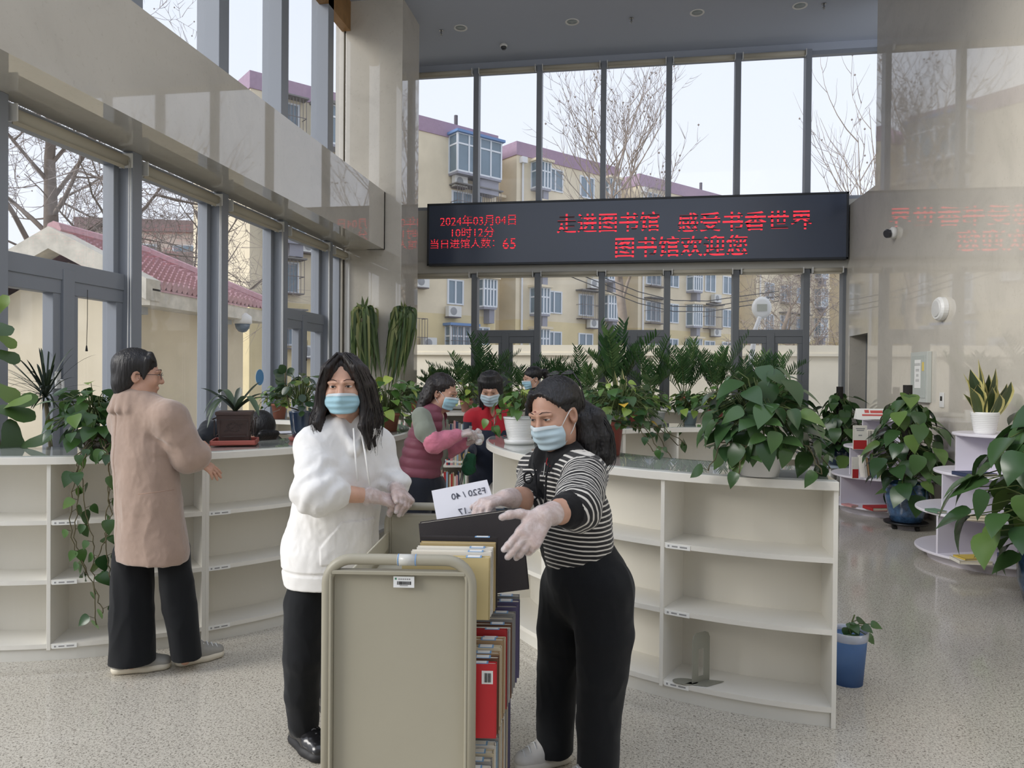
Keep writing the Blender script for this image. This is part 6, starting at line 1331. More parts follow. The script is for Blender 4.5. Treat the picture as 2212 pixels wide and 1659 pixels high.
    for sd in (-1, 1):
        for k in range(11):
            u_ = k/10; a = .28+u_*1.25; x0 = sd*(.012+.018*u_); y0 = .062*(1-u_)-.03*u_
            p0 = (x0, .05-.10*u_, .136-.01*u_); p1 = (sd*(.056+.022*u_), .078-.115*u_, .088-.02*u_); p2 = (sd*(.080+.022*u_), .064-.13*u_, .01); p3 = (sd*(.090+.024*u_), .052-.13*u_, -.075+rn.uniform(-.012, .012)); p4 = (sd*(.094+.03*u_+rn.uniform(-.014, .014)), .078-.15*u_, -.145+rn.uniform(-.02, .02)); p5 = (sd*(.086+.02*u_+rn.uniform(-.02, .025)), .088-.15*u_, -.200-rn.uniform(0, .045)*(1.3 if sd > 0 else .8))
            S.chain([hd.P(*q) for q in (p0, p1, p2, p3, p4, p5)], [.013, .018, .019, .020, .016, .005], .010); gd_.append([hd.P(q[0]*1.14, q[1]+.014 if u_ < .6 else q[1], q[2]+(.012 if q[2] > .1 else 0)-(.012 if q[2] < -.16 else 0)) for q in (p0, p1, p2, p3, p4, p5)])
    for k in range(8): x = -.07+.02*k; S.chain([hd.P(x, -.085, .02), hd.P(x*1.2, -.105, -.08), hd.P(x*1.25+rn.uniform(-.01, .01), -.09, -.19)], [.03, .028, .01], .01)
    hd.ell(S, (0, .125, -.02), (.062, .085, .115), .012, True); hd.ell(S, (0, .12, .045), (.052, .062, .062), .012, True); hd.ell(S, (0, .11, .09), (.022, .05, .036), .012, True)
    st = wr(1, .0035, (110, 110, 9), 5); h_ = vmesh(S, 'hair', HAIRB, body, st, 1); strands(h_, gd_, 150, HAIRB, 3)
    return body
woman_hoodie()
# ================================================================== woman in the striped top
def _stripes():
    k = NT('black_white_stripes'); a = k.n('ShaderNodeAttribute'); a.attribute_name = 'stripe'; mu = k.n('ShaderNodeMath'); mu.operation = 'MULTIPLY'; mu.inputs[1].default_value = 1/.0172
    fr = k.n('ShaderNodeMath'); fr.operation = 'FRACT'; k.l(a.outputs['Fac'], mu.inputs[0]); k.l(mu.outputs[0], fr.inputs[0])
    k.l(k.ramp(fr.outputs[0], [(.0, lin((22, 21, 23))), (.60, lin((22, 21, 23))), (.66, lin((206, 202, 194))), (.93, lin((206, 202, 194))), (.99, lin((22, 21, 23)))]), k.b.inputs['Base Color'])
    k.b.inputs['Roughness'].default_value = .9; k.b.inputs['Sheen Weight'].default_value = .2; k.bump(k.noise(300, 3), .2, .002); return k.m
def woman_striped():
    Fd = c2w(-.84, -.54); Ld = Vector((-Fd.y, Fd.x, 0)); z = Vector((0, 0, 1)); rn = random.Random(2)
    hd = Head(at(1199, 896, 2.83), c2w(-.66, -.75), .30, .05, 1.03)
    neck = at(1212, 988, 2.88); sR, sL = at(1160, 1018, 3.03), at(1264, 1028, 2.72); hip = at(1268, 1262, 2.88)
    eL, wL = at(1246, 1096, 2.45), at(1175, 1114, 2.30); eR, wR = at(1146, 1080, 2.83), at(1092, 1076, 2.68)
    hR, kR, aR = at(1232, 1270, 2.95), at(1208, 1440, 3.0), at(1196, 1625, 2.98); hL, kL, aL = at(1302, 1275, 2.80), at(1300, 1450, 2.79), at(1291, 1650, 2.80)
    dL = dict(d=at(1096, 1226, 2.20)-wL, n=(CF*1.0+CU*-.25-CR*.2), side=-1, curl=(.16, .22, .34, .48), thumb=(.50, .86, .05), spread=.07, sc=1.06)
    dR = dict(d=at(1060, 1084, 2.64)-wR, n=Vector((0, 0, -1)), side=-1, curl=(.5, .5, .5, .5), thumb=(.8, .5, .2), spread=.05)
    lo, hi = body_box([hd.P(0, 0, .12), sR, sL, eL, wL, at(1090, 1200, 2.2), wR, eR, aR, aL, at(1055, 1085, 2.66)], .15); lo[2] = 0
    S = SDF(lo, hi, .0042); hd.skull(S, neck, .054); S.chain([neck, at(1226, 1060, 2.87), at(1240, 1140, 2.87), hip], [.075, .115, .12, .13], .05, Fd, .8); S.cone(sR, sL, .05, .05, .04)
    for a, b, c, dd in ((sL, eL, wL, dL), (sR, eR, wR, dR)): S.chain([a, b], [.052, .046], .03); S.chain([b, b.lerp(c, .4), c], [.048, .045, .030], .015); hand(S, c, **dd)
    for a, b, c in ((hR, kR, aR), (hL, kL, aL)): S.chain([a, b, c], [.09, .06, .038], .04); S.cone(c, Vector((c.x, c.y, .05)), .030, .024, .02)
    body = vmesh(S, 'person', [SK2], None, None, 1, loc=(hip.x, hip.y, 0))
    tag(body, 'woman in a striped black and white top and blue mask reaching over the cart', 'person')
    hd.eyes(body, .45); hd.mask(body, M_MASK2, top=-.006, bot=-.106, w=1.0)
    m = MB(); m.lathe([(.0045, -.002), (.004, .001), (.001, .0022)], hd.P(-.004, .1005, .046), 10); m.build('forehead_mole', mat('mole_red', (120, 52, 50), .6), body, True)
    # striped zip top
    S = SDF(lo-.03, hi+.03, .005)
    S.chain([at(1214, 1000, 2.88), at(1226, 1050, 2.87), at(1238, 1125, 2.87), at(1245, 1178, 2.87), at(1250, 1198, 2.87)], [.10, .142, .158, .152, .138], .05, Fd, .86); S.cone(sR, sL, .062, .066, .06); S.cone(neck, sL, .07, .062, .05); S.cone(neck, sR, .07, .06, .05)
    mL = eL.lerp(wL, .20); S.chain([sL, sL.lerp(eL, .5), eL], [.074, .078, .078], .04); S.cone(eL, mL, .074, .056, .02); c1, c2 = eL.lerp(wL, .14), eL.lerp(wL, .34); S.cone(c1, c2, .058, .054, .008)
    S.chain([sR, sR.lerp(eR, .5), eR.lerp(wR, .1)], [.068, .068, .058], .04)
    ad = (eL-sL).normalized()
    for u_ in np.linspace(-1, 1, 9): a = u_*1.9; q = neck+Ld*math.sin(a)*.085-Fd*(math.cos(a)*.085-.01)+z*(.0-.02*abs(u_)); q2 = neck+Ld*math.sin(a+.24)*.085-Fd*(math.cos(a+.24)*.085-.01)+z*(.0-.02*abs(min(1, u_+.25))); S.cone(q, q2, .034, .034, .02)
    fz = neck+Fd*.115-z*.12; S.cone(neck+Ld*.06+Fd*.055+z*.015, fz, .024, .014, .015); S.cone(neck-Ld*.06+Fd*.055+z*.015, fz, .024, .014, .015); S.ell(neck+Fd*.11+z*.02, (.032, .032, .075), None, .015, True)
    f1, f2 = wr(10, .007, (1, 1, .6), 11), wr(28, .0025, (1, 1, 1), 12)
    def dsp(p):
        a = f1(p)+f2(p); t = max(0, 1-(p-sL.lerp(eL, .7)).length/.16); return a+.007*t*math.sin((p-sL).dot(ad)*85+mnoise.noise(p*10)*3)
    sLn, eLn, sRn, eRn = [np.array(q) for q in (sL, eL, sR, eR)]
    def seg(V, a, b): ba = b-a; t = np.clip(((V-a)@ba)/(ba@ba), 0, 1.4); return np.linalg.norm(V-a-t[:, None]*ba, axis=1), t*np.linalg.norm(ba)
    nk = np.array(neck)
    def attr(V):
        dl, tl = seg(V, sLn+(eLn-sLn)*.12, eLn); dr, tr_ = seg(V, sRn, eRn); v = V[:, 2].copy()+.012*np.sin(V@np.array(Ld)*9)
        v = np.where((dl < .088) & ((V-sLn)@np.array(ad) > .02), tl+np.array([mnoise.noise(Vector(p)*7)*.02 for p in V]), v); v = np.where(dr < .075, tr_, v); return v
    zb = at(1250, 1208, 2.87).z
    def mi(c):
        q = Vector(c); x = (q-neck).dot(Ld)
        if (q-eL).dot((wL-eL).normalized()) > .056 and (q-c1).length < .12: return 1
        if abs(x+.0) < .020 and (q-neck).dot(Fd) > .05: return 1
        if (q-neck).length < .135 and q.z > neck.z-.045 or (q-fz).length < .05: return 1
        if q.z < zb-.025: return 1
        return 0
    top = vmesh(S, 'striped_top', [_stripes(), C_BK2], body, dsp, 1, attr, mi=mi)
    m = MB()
    for s_, px in ((1, 1186), (-1, 1152)):
        q0 = at(px, 1000, 2.75+.04*(s_ < 0)); q1 = at(px-6*s_, 1030, 2.73+.05*(s_ < 0)); m.tube([q0, q1, at(px-8*s_, 1075, 2.71+.05*(s_ < 0)), at(px-10, 1095, 2.71+.05*(s_ < 0))], .0042, 6)
    lp = [at(1148+9*math.cos(a)-7, 1032+12*math.sin(a), 2.76) for a in np.linspace(0, 6.2, 12)]; m.tube(lp, .004, 6); m.build('drawstrings', C_BK2, top, True)
    m = MB(); m.tube([at(1178, 1000, 2.775), at(1174, 1030, 2.74)], .0022, 5); m.build('zip', mat('zip_metal', (170, 168, 160), .3, .9), top)
    m = MB(); m.tube([at(1184, 985, 2.80), at(1180, 1000, 2.775), at(1184, 1008, 2.77), at(1200, 1003, 2.77)], .0016, 6); m.build('red_cord_necklace', mat('red_cord', (170, 30, 34), .6), body, True)
    # trousers
    S = SDF(lo, hi, .0055); S.chain([at(1252, 1186, 2.87), at(1262, 1235, 2.87), hip], [.136, .155, .160], .04, Fd, .92)
    S.chain([hR, at(1216, 1360, 2.97), kR, at(1200, 1540, 2.99), at(1199, 1628, 2.97)], [.118, .104, .086, .077, .073], .04); S.chain([hL, at(1306, 1370, 2.79), kL, at(1294, 1560, 2.80), at(1291, 1668, 2.8)], [.120, .110, .093, .082, .078], .04)
    S.cut(Vector((0, 0, .045)), (0, 0, -1)); vmesh(S, 'trousers', C_BLK, body, wr(10, .007, (1, 1, .5), 13))
    WS = mat('white_sneaker', (206, 204, 200), .55, var=.06); WO = mat('pale_sole', (212, 208, 198), .6)
    for a in (aR, aL): shoe(body, Vector((a.x, a.y, 0))-c2w(-.9, -.4)*.075, c2w(-.9, -.4), .25, .046, m=WS, sole=WO)
    glove(body, wL, eL, dL); glove(body, wR, eR, dR)
    # hair swept back into a low ponytail
    S = SDF(hd.P(0, 0, 0)-Vector((.28, .28, .34)), hd.P(0, 0, 0)+Vector((.28, .28, .2)), .0036)
    hd.ell(S, (0, -.030, .052), (.085, .102, .087), .01); hd.ell(S, (0, -.07, .0), (.072, .06, .09), .03)
    for k in range(16):
        u_ = k/15; ang = -1.25+2.5*u_; p0 = (.070*math.sin(ang), .036+.028*math.cos(ang), .104-.035*abs(ang)**1.3); p1 = (.080*math.sin(ang), -.01, .116-.045*abs(ang)); S.chain([hd.P(*p0), hd.P(*p1), hd.P(.045*math.sin(ang), -.10, .06-.02*abs(ang)), hd.P(0, -.135, .0)], [.006, .015, .020, .02], .01)
    tl = hd.P(.0, -.135, .0)
    gd_ = []
    for k in range(12):
        o = Vector((rn.uniform(-1, 1), rn.uniform(-1, 1), rn.uniform(-.4, .4)))*.032; gd_.append([tl+o*.6, at(1272, 905, 2.88)+o*1.7, at(1286, 945, 2.88)+o*2.1, at(1290, 985, 2.87)+o*1.9, at(1286, 1012, 2.85)+o*1.2]); S.chain([tl, at(1272, 905, 2.88)+o, at(1286, 945, 2.88)+o*1.25, at(1290, 985, 2.87)+o*1.1, at(1286, 1008+rn.uniform(-8, 14), 2.85)+o*.6], [.024, .034, .034, .026, .008], .012)
    for k in range(4): S.chain([hd.P(-.035-.01*k, .066-.012*k, .100), hd.P(-.072-.006*k, .052-.02*k, .055), hd.P(-.083-.004*k, .040-.025*k, -.005-.01*k)], [.010, .012, .004], .008)
    hd.ell(S, (-.010, .14, .0), (.066, .085, .100), .010, True)
    h_ = vmesh(S, 'hair', HAIR, body, wr(1, .003, (120, 60, 60), 6), 1); strands(h_, gd_, 110, HAIR, 5)
    hd.specs(body, (.006, -.078, .034), 1.45, th=1.6)
    return body
woman_striped()
# ================================================================== woman in the camel coat, seen from behind
def woman_coat():
    Fd = c2w(.45, .89); Ld = Vector((-Fd.y, Fd.x, 0)); z = Vector((0, 0, 1)); D = 3.85
    hd = Head(at(300, 812, D), c2w(.90, .42), .08, 0, 1.02); neck = at(290, 868, D); hip = at(320, 1195, D)
    sL, sR = at(274, 912, 3.92), at(366, 905, 3.80); eR, wR = at(410, 985, 3.84), at(432, 990, 4.02); eL, wL = at(300, 985, 4.05), at(405, 962, 4.12)
    hL, kL, aL = at(290, 1195, 3.87), at(285, 1320, 3.84), at(284, 1425, 3.82); hR, kR, aR = at(362, 1190, 3.87), at(385, 1310, 3.88), at(400, 1412, 3.88)
    aL.z = aR.z = .09; wR = at(425, 992, 3.86)
    dR = dict(d=at(462, 1016, 3.90)-wR, n=(Vector((0, 0, -1))+CF*.4), side=1, curl=(.12, .15, .2, .25), thumb=(.6, .55, .5), spread=.2)
    dL = dict(d=at(432, 958, 4.1)-wL, n=Vector((0, 0, -1)), side=-1, curl=(.4, .4, .4, .4), spread=.1)
    lo, hi = body_box([hd.P(0, 0, .12), sR, sL, eR, at(470, 1025, 3.9), eL, wL, aR, aL, at(440, 958, 4.1)], .16); lo[2] = 0
    S = SDF(lo, hi, .0046); hd.skull(S, neck, .05); S.chain([neck, at(310, 980, D), at(318, 1090, D), hip+z*.10], [.07, .12, .11, .08], .05, Fd, .75); S.cone(sR, sL, .05, .05, .04)
    for a, b, c, dd in ((sL, eL, wL, dL), (sR, eR, wR, dR)): S.chain([a, b, b.lerp(c, .4), c], [.05, .042, .038, .027], .02); hand(S, c, **dd)
    for a, b, c in ((hR, kR, aR), (hL, kL, aL)): S.chain([a, b, c], [.056, .045, .034], .02); S.cone(c, Vector((c.x, c.y, .05)), .030, .024, .02)
    body = vmesh(S, 'person', [SK2], None, None, 1, loc=(hip.x, hip.y, 0)); tag(body, 'woman in a camel coat and black trousers with her back turned', 'person')
    hd.eyes(body, .3); hd.specs(body)
    S = SDF(lo-.03, hi+.03, .0055)
    S.chain([at(298, 905, D), at(310, 985, D), at(322, 1090, D), at(330, 1195, D)], [.135, .168, .178, .196], .05, Fd, .80); S.cut(at(330, 1207, D)-CR*.0, (CR.x*-.04, 0, -1)); S.cone(sL, sR, .075, .075, .06); S.cone(neck, sL, .08, .07, .05); S.cone(neck, sR, .08, .07, .05)
    S.chain([sR, sR.lerp(eR, .5), eR], [.082, .085, .082], .04); S.cone(eR, eR.lerp(at(428, 985, 3.86), .8), .08, .066, .03); S.chain([sL, eL, eL.lerp(wL, .8)], [.070, .068, .054], .03)
    for k in range(12):
        a = -2.4+4.8*k/11; q = neck+Ld*math.sin(a)*.070-Fd*math.cos(a)*.072+z*.028; q2 = neck+Ld*math.sin(a)*.108-Fd*math.cos(a)*.106-z*.040; S.cone(q, q2, .020, .018, .016)
    pz = at(375, 1062, D).z; sm = neck-Fd*.1
    f1 = wr(7, .010, (1, 1, .45), 21); f2 = wr(20, .003, (1, 1, .7), 22)
    def dsp(p):
        a = f1(p)+f2(p); x = (p-neck).dot(Ld)
        if abs(x) < .004 and p.z < neck.z-.05: a -= .004
        t = max(0, 1-(p-at(345, 965, D-.12)).length/.10); return a-.012*t*max(0, math.sin(p.z*70+p.x*30))
    coat = vmesh(S, 'coat', C_COAT, body, dsp, 2)
    m = MB(); q = at(362, 1062, D-.165); m.tube([at(298, 1068, D-.20), at(330, 1064, D-.195), at(376, 1058, D-.165)], .0022, 5); m.build('pocket_seam', mat('camel_seam', (150, 124, 108), .95), coat, True)
    S = SDF(lo, hi, .006); S.ell(hip+z*.06, (.16, .12, .05), None, .02)
    S.chain([at(289, 1195, 3.86), at(284, 1320, 3.85), at(286, 1432, 3.83)], [.094, .106, .108], .008); S.chain([at(374, 1190, 3.87), at(388, 1310, 3.88), at(403, 1420, 3.88)], [.082, .080, .074], .008); S.cut(Vector((0, 0, .062)), (0, 0, -1)); vmesh(S, 'trousers', C_BLK, body, wr(9, .010, (1, 1, .35), 23))
    GS = mat('grey_sneaker', (150, 148, 142), .6, var=.1); GO = mat('off_white_sole', (216, 208, 190), .6)
    fd = c2w(.92, .28); h0 = on_z(240, 1455, 0); shoe(body, h0, c2w(.93, .3), .29, .046, m=GS, sole=GO); h1 = on_z(378, 1440, 0); shoe(body, h1, c2w(.72, .62), .26, .045, m=GS, sole=GO)
    S = SDF(hd.P(0, 0, 0)-Vector((.2,)*3), hd.P(0, 0, 0)+Vector((.2,)*3), .004); hd.ell(S, (0, -.026, .052), (.088, .106, .090), .01); hd.ell(S, (0, -.055, -.012), (.080, .065, .085), .03); hd.ell(S, (0, -.075, -.055), (.06, .04, .06), .03)
    for x in (-1, 1): hd.cone(S, (x*.066, .035, .085), (x*.076, .024, -.012), .018, .006, .02)
    for k in range(9): x = -.06+.015*k; hd.cone(S, (x, .045, .114), (x*1.05, .064, .084), .012, .006, .012)
    hd.ell(S, (0, .14, -.02), (.07, .078, .10), .012, True)
    for x in (-1, 1): hd.ell(S, (x*.088, -.008, -.012), (.02, .026, .034), .008, True)
    vmesh(S, 'hair', HAIR, body, wr(1, .0025, (90, 90, 14), 24), 1); return body
woman_coat()
# ================================================================== woman in the maroon vest
def woman_vest():
    D = 5.2; Fd = c2w(.93, -.36); Ld = Vector((-Fd.y, Fd.x, 0)); z = Vector((0, 0, 1)); rn = random.Random(4)
    hd = Head(at(957, 850, D), c2w(.93, -.36), .28, 0, .98); neck = at(935, 895, D); hip = at(915, 1040, D)
    sR, sL = at(905, 912, D-.14), at(945, 910, D+.14); eR, wR = at(938, 958, D-.2), at(988, 940, D-.12); eL, wL = at(968, 972, D+.10), at(1006, 956, D+.0)
    hR, hL = at(900, 1050, D-.08), at(928, 1050, D+.08); aR, aL = c2w(-1.02+.35, 5.1), c2w(-.58, 5.3); aR.z = aL.z = .09
    dR = dict(d=at(1022, 932, D-.1)-wR, n=z*-1+CF*.3, side=1, curl=(.5, .5, .5, .5)); dL = dict(d=at(1034, 946, D)-wL, n=z-CF*.3, side=1, curl=(.6, .6, .6, .6))
    lo, hi = body_box([hd.P(0, 0, .12), sR, sL, eR, eL, at(1040, 945, D), aR, aL, hip], .17); lo[2] = 0
    S = SDF(lo, hi, .006); hd.skull(S, neck, .05); S.chain([neck, at(922, 960, D), hip], [.07, .12, .13], .05, Fd, .8)
    for a, b, c, dd in ((sR, eR, wR, dR), (sL, eL, wL, dL)): S.chain([a, b, c], [.048, .04, .028], .02); hand(S, c, **dd)
    for a, c in ((hR, aR), (hL, aL)): S.chain([a, a.lerp(c, .5), c], [.08, .055, .036], .03); S.cone(c, Vector((c.x, c.y, .05)), .030, .024, .02)
    body = vmesh(S, 'person', [SK2], None, None, 1, loc=(hip.x, hip.y, 0)); tag(body, 'woman in a maroon quilted vest and pink oversleeves wiping something in gloved hands', 'person'); hd.eyes(body, .6); hd.mask(body)
    S = SDF(lo-.02, hi+.02, .006); S.chain([at(930, 912, D), at(925, 970, D), at(918, 1035, D)], [.11, .135, .13], .05, Fd, .85); S.cone(neck, neck+z*.03, .066, .060, .02); S.chain([at(910, 900, D-.15), at(918, 930, D-.19), at(934, 952, D-.21)], [.066, .072, .056], .05); S.chain([sL, eL], [.07, .06], .05); vmesh(S, 'fleece_top', [C_GRN, C_CRM], body, wr(12, .006, (1, 1, .6), 31), mi=lambda c: 1 if (c[2] > neck.z-.02 and (Vector(c)-neck).length < .10 and (Vector(c)-neck).dot(Fd) > -.03) or c[2] < at(918, 1015, D).z else 0)
    S = SDF(lo-.02, hi+.02, .006); S.chain([at(928, 912, D), at(918, 970, D), at(908, 1020, D)], [.125, .160, .172], .05, Fd, .9); S.cut(at(908, 1050, D), (CR.x*-.15, CR.y*-.15, -1)); S.cone(neck+z*.0, sR, .08, .05, .04); S.cone(neck, sL, .08, .05, .04)
    for k in range(8): a = -2.3+4.6*k/7; q = neck+Ld*math.sin(a)*.075-Fd*math.cos(a)*.075; S.cone(q-z*.01, q+z*.028, .022, .016, .02)
    
    T = SDF(lo-.02, hi+.02, .006); T.chain([sR-(eR-sR)*.1, sR.lerp(eR, .5), eR], [.066, .074, .08], .02); T.chain([sL, eL], [.07, .075], .02)
    cx = neck+Ld*.02; X, Y, Z = T._g((slice(None),)*3); w_ = np.abs((X-cx.x)*Ld.x+(Y-cx.y)*Ld.y)-.045; fr = -((X-neck.x)*Fd.x+(Y-neck.y)*Fd.y-.02); gap = np.maximum(w_, fr)
    S.f = np.maximum(S.f, -np.minimum(T.f, gap)); vq = wr(14, .003, (1, 1, 1), 32)
    vmesh(S, 'quilted_vest', C_VEST, body, lambda p: vq(p)+.010*abs(math.sin((p.z+.10*(p-neck).dot(Fd))*48))-.006, 2)
    S = SDF(lo, hi, .005); S.chain([at(933, 950, D-.21), eR, eR.lerp(wR, .5), wR], [.064, .068, .058, .042], .02); S.chain([sL.lerp(eL, .9), eL, eL.lerp(wL, .5), wL], [.058, .06, .054, .04], .02); vmesh(S, 'oversleeves', C_PINK, body, wr(22, .006, (1, 1, 1), 33))
    S = SDF(lo, hi, .007); S.ell(hip-z*.03, (.15, .15, .13), None, .03); S.chain([hR, hR.lerp(aR, .5), aR-z*.02], [.11, .10, .085], .03); S.chain([hL, hL.lerp(aL, .5), aL-z*.02], [.11, .10, .085], .03); S.cut(Vector((0, 0, .05)), (0, 0, -1)); vmesh(S, 'trousers', C_DKT, body, wr(9, .008, (1, 1, .5), 34))
    for a in (aR, aL): shoe(body, Vector((a.x, a.y, 0))-Fd*.07, Fd, .25, .045, m=MATS['glossy_black_leather'], sole=MATS['black_sole'])
    glove(body, wR, eR, dR, .0035, .004); glove(body, wL, eL, dL, .0035, .004)
    S = SDF(hd.P(0, 0, 0)-Vector((.24,)*3), hd.P(0, 0, 0)+Vector((.24,)*3), .005); hd.ell(S, (0, -.03, .052), (.088, .104, .090), .01); hd.ell(S, (0, -.08, -.01), (.086, .07, .10), .03)
    for k in range(16): a = -1.5+3*k/15; S.chain([hd.P(.07*math.sin(a), -.05-.05*math.cos(a), .05), hd.P(.09*math.sin(a), -.06-.06*math.cos(a), -.05), hd.P(.105*math.sin(a)+rn.uniform(-.02, .02), -.075-.07*math.cos(a), -.13+rn.uniform(-.02, .02))], [.03, .03, .014], .012)
    hd.ell(S, (0, .135, -.02), (.075, .085, .105), .012, True); vmesh(S, 'hair', HAIRB, body, wr(42, .007, (1, 1, .7), 35), 1)
    p = at(1027, 946, D-.03); m = MB(); rr = random.Random(3); vs = []
    S = SDF(p-Vector((.14,)*3), p+Vector((.14,)*3), .004)
    for k in range(9): S.ell(p+Vector((rr.uniform(-.04, .04), rr.uniform(-.03, .03), rr.uniform(-.035, .035))), (rr.uniform(.02, .04), rr.uniform(.02, .04), rr.uniform(.015, .03)), None, .01)
    tag(vmesh(S, 'cleaning_cloth', mat('white_wipe', (224, 220, 216), .8), None, wr(40, .008, (1, 1, 1), 36), 1, loc=p), 'crumpled white wiping cloth in the hands of the maroon-vest woman', 'cloth')
woman_vest()
# ================================================================== woman in the red and navy work jacket
def woman_uniform():
    D = 5.75; Fd = c2w(-.10, -1); Ld = Vector((-Fd.y, Fd.x, 0)); z = Vector((0, 0, 1)); rn = random.Random(5)
    hd = Head(at(1060, 842, D-.08), c2w(-.06, -1), .42, .03, 1.0); neck = at(1066, 886, D); hip = at(1066, 1035, D); sR, sL = at(1024, 905, D), at(1106, 905, D+.02)
    eR, wR = at(1014, 968, D-.02), at(1010, 985, D-.22); eL, wL = at(1124, 985, D), at(1120, 1050, D-.08); aR, aL = Vector((hip.x-.09, hip.y, .09)), Vector((hip.x+.09, hip.y, .09))
    dR = dict(d=at(1004, 1003, D-.28)-wR, n=c2w(1, 0), side=-1, curl=(.9, .9, .9, .9)); dL = dict(d=z*-1, n=c2w(-1, 0), side=1, curl=(.4, .4, .4, .4))
    lo, hi = body_box([hd.P(0, 0, .12), sR, sL, eR, wR, eL, wL, aR, aL, at(1000, 1010, D-.3)], .17); lo[2] = 0
    S = SDF(lo, hi, .0065); hd.skull(S, neck, .05); S.chain([neck, at(1066, 960, D), hip], [.07, .12, .13], .05, Fd, .8)
    for a, b, c, dd in ((sR, eR, wR, dR), (sL, eL, wL, dL)): S.chain([a, b, c], [.048, .04, .028], .02); hand(S, c, **dd)
    for x, c in ((-.09, aR), (.09, aL)): S.chain([hip+Vector((x, 0, 0)), c], [.08, .036], .03); S.cone(c, Vector((c.x, c.y, .05)), .030, .024, .02)
    body = vmesh(S, 'person', [SK1], None, None, 1, loc=(hip.x, hip.y, 0)); tag(body, 'masked woman in a navy work jacket with red yoke, looking down, holding a mop', 'person'); hd.eyes(body, .9); hd.mask(body, M_MASK2)
    S = SDF(lo-.02, hi+.02, .006); S.chain([at(1066, 912, D), at(1066, 970, D), at(1066, 1075, D)], [.13, .16, .175], .05, Fd, .8); S.cone(sR, sL, .065, .065, .05); S.cone(neck, sR, .08, .062, .05); S.cone(neck, sL, .08, .062, .05); S.chain([sR, eR, eR.lerp(wR, .85)], [.074, .066, .052], .03); S.chain([sL, eL, eL.lerp(wL, .9)], [.074, .066, .052], .03)
    for k in range(9): a = -2.3+4.6*k/8; q = neck+Ld*math.sin(a)*.08-Fd*math.cos(a)*.075; S.cone(q-z*.02, q+z*.022, .022, .016, .02)
    S.ell(neck+Fd*.10+z*.0, (.03, .05, .08), None, .02, True); zy = at(1066, 930, D-.15).z
    def mi(c):
        q = Vector(c); x = (q-neck).dot(Ld); arm = abs(x) > .155
        if q.z > zy and not (arm and q.z < zy+.06): return 1
        if (q-neck).dot(Fd) > .04 and q.z > zy-.085 and .03 < x < .03+(q.z-zy+.085)*.7: return 1
        return 0
    j = vmesh(S, 'work_jacket', [C_NAVY, C_RED], body, wr(11, .008, (1, 1, .6), 41), 2, mi=mi)
    m = MB(); [m.obox(at(px, py, D-.165), CR, w_, CU, h_, CF, .012) for px, py, w_, h_ in ((1041, 941, .008, .008), (1040, 955, .013, .004), (1090, 943, .008, .008))]; m.build('red_badges', C_RED, j)
    m = MB(); m.tube([at(1068, 900, D-.145), at(1068, 925, D-.165)], .004, 5); m.build('zip', mat('zip_metal', (170, 168, 160), .3, .9), j)
    S = SDF(lo, hi, .007); S.chain([hip+Vector((-.085, 0, 0)), aR], [.11, .085], .03); S.chain([hip+Vector((.085, 0, 0)), aL], [.11, .085], .03); S.cut(Vector((0, 0, .05)), (0, 0, -1)); vmesh(S, 'trousers', C_NAVY, body, wr(9, .008, (1, 1, .5), 42))
    for a in (aR, aL): shoe(body, Vector((a.x, a.y, 0))-Fd*.07, Fd, .25, .045, m=MATS['glossy_black_leather'], sole=MATS['black_sole'])
    S = SDF(wR-Vector((.25,)*3), wR+Vector((.25,)*3), .004); hand(S, wR, g=.004, **dR); S.cone(wR, wR.lerp(eR, .5), .036, .042, .01); vmesh(S, 'rubber_glove', mat('yellow_rubber', (200, 178, 96), .5), body)
    S = SDF(hd.P(0, 0, 0)-Vector((.22,)*3), hd.P(0, 0, 0)+Vector((.22,)*3), .0045); hd.ell(S, (0, -.025, .052), (.09, .106, .092), .01); hd.ell(S, (0, -.055, -.03), (.088, .065, .10), .03)
    for k in range(15):
        a = -1.9+3.8*k/14; ln = -.135 if abs(a) > .62 else .052; S.chain([hd.P(.05*math.sin(a), .045*math.cos(a), .125), hd.P(.082*math.sin(a), .0+.066*math.cos(a), .085), hd.P(.090*math.sin(a), .008+.074*math.cos(a)*(1 if abs(a) < 1 else .8), ln)], [.016, .011, .008], .016)
    hd.ell(S, (0, .14, -.03), (.058, .085, .085), .012, True); vmesh(S, 'hair', HAIR, body, wr(1, .003, (100, 100, 10), 43), 1)
    a, b = at(1011, 955, D-.3), at(996, 1040, D-.34); d = (b-a).normalized(); fl = b+d*((b.z-.06)/-d.z); t = thing('mop', 'grey-handled mop with a green cloth tied on, held in a yellow rubber glove', 'mop', (fl.x, fl.y, 0))
    m = MB(); m.tube([a-d*.12, fl], .012, 10); m.build('handle', mat('grey_metal_handle', (160, 158, 152), .35, .4), t, True)
    m = MB(); [m.tube([fl+Vector((0, 0, 0)), fl+Vector((.10*math.cos(k), .10*math.sin(k), -.05))], [.012, .006], 5) for k in np.linspace(0, 6.2, 18)]; m.build('mop_head', mat('mop_grey', (150, 146, 140), .9), t)
    p = at(1016, 1003, D-.36); S = SDF(p-Vector((.2,)*3), p+Vector((.2,)*3), .005); rr = random.Random(8)
    for k in range(8): S.ell(p+Vector((rr.uniform(-.03, .03), rr.uniform(-.03, .03), rr.uniform(-.06, .06))), (rr.uniform(.03, .045), .035, rr.uniform(.03, .05)), None, .015)
    vmesh(S, 'green_cloth', mat('green_rag', (36, 92, 62), .85), t, wr(30, .009, (1, 1, .6), 44))
woman_uniform()
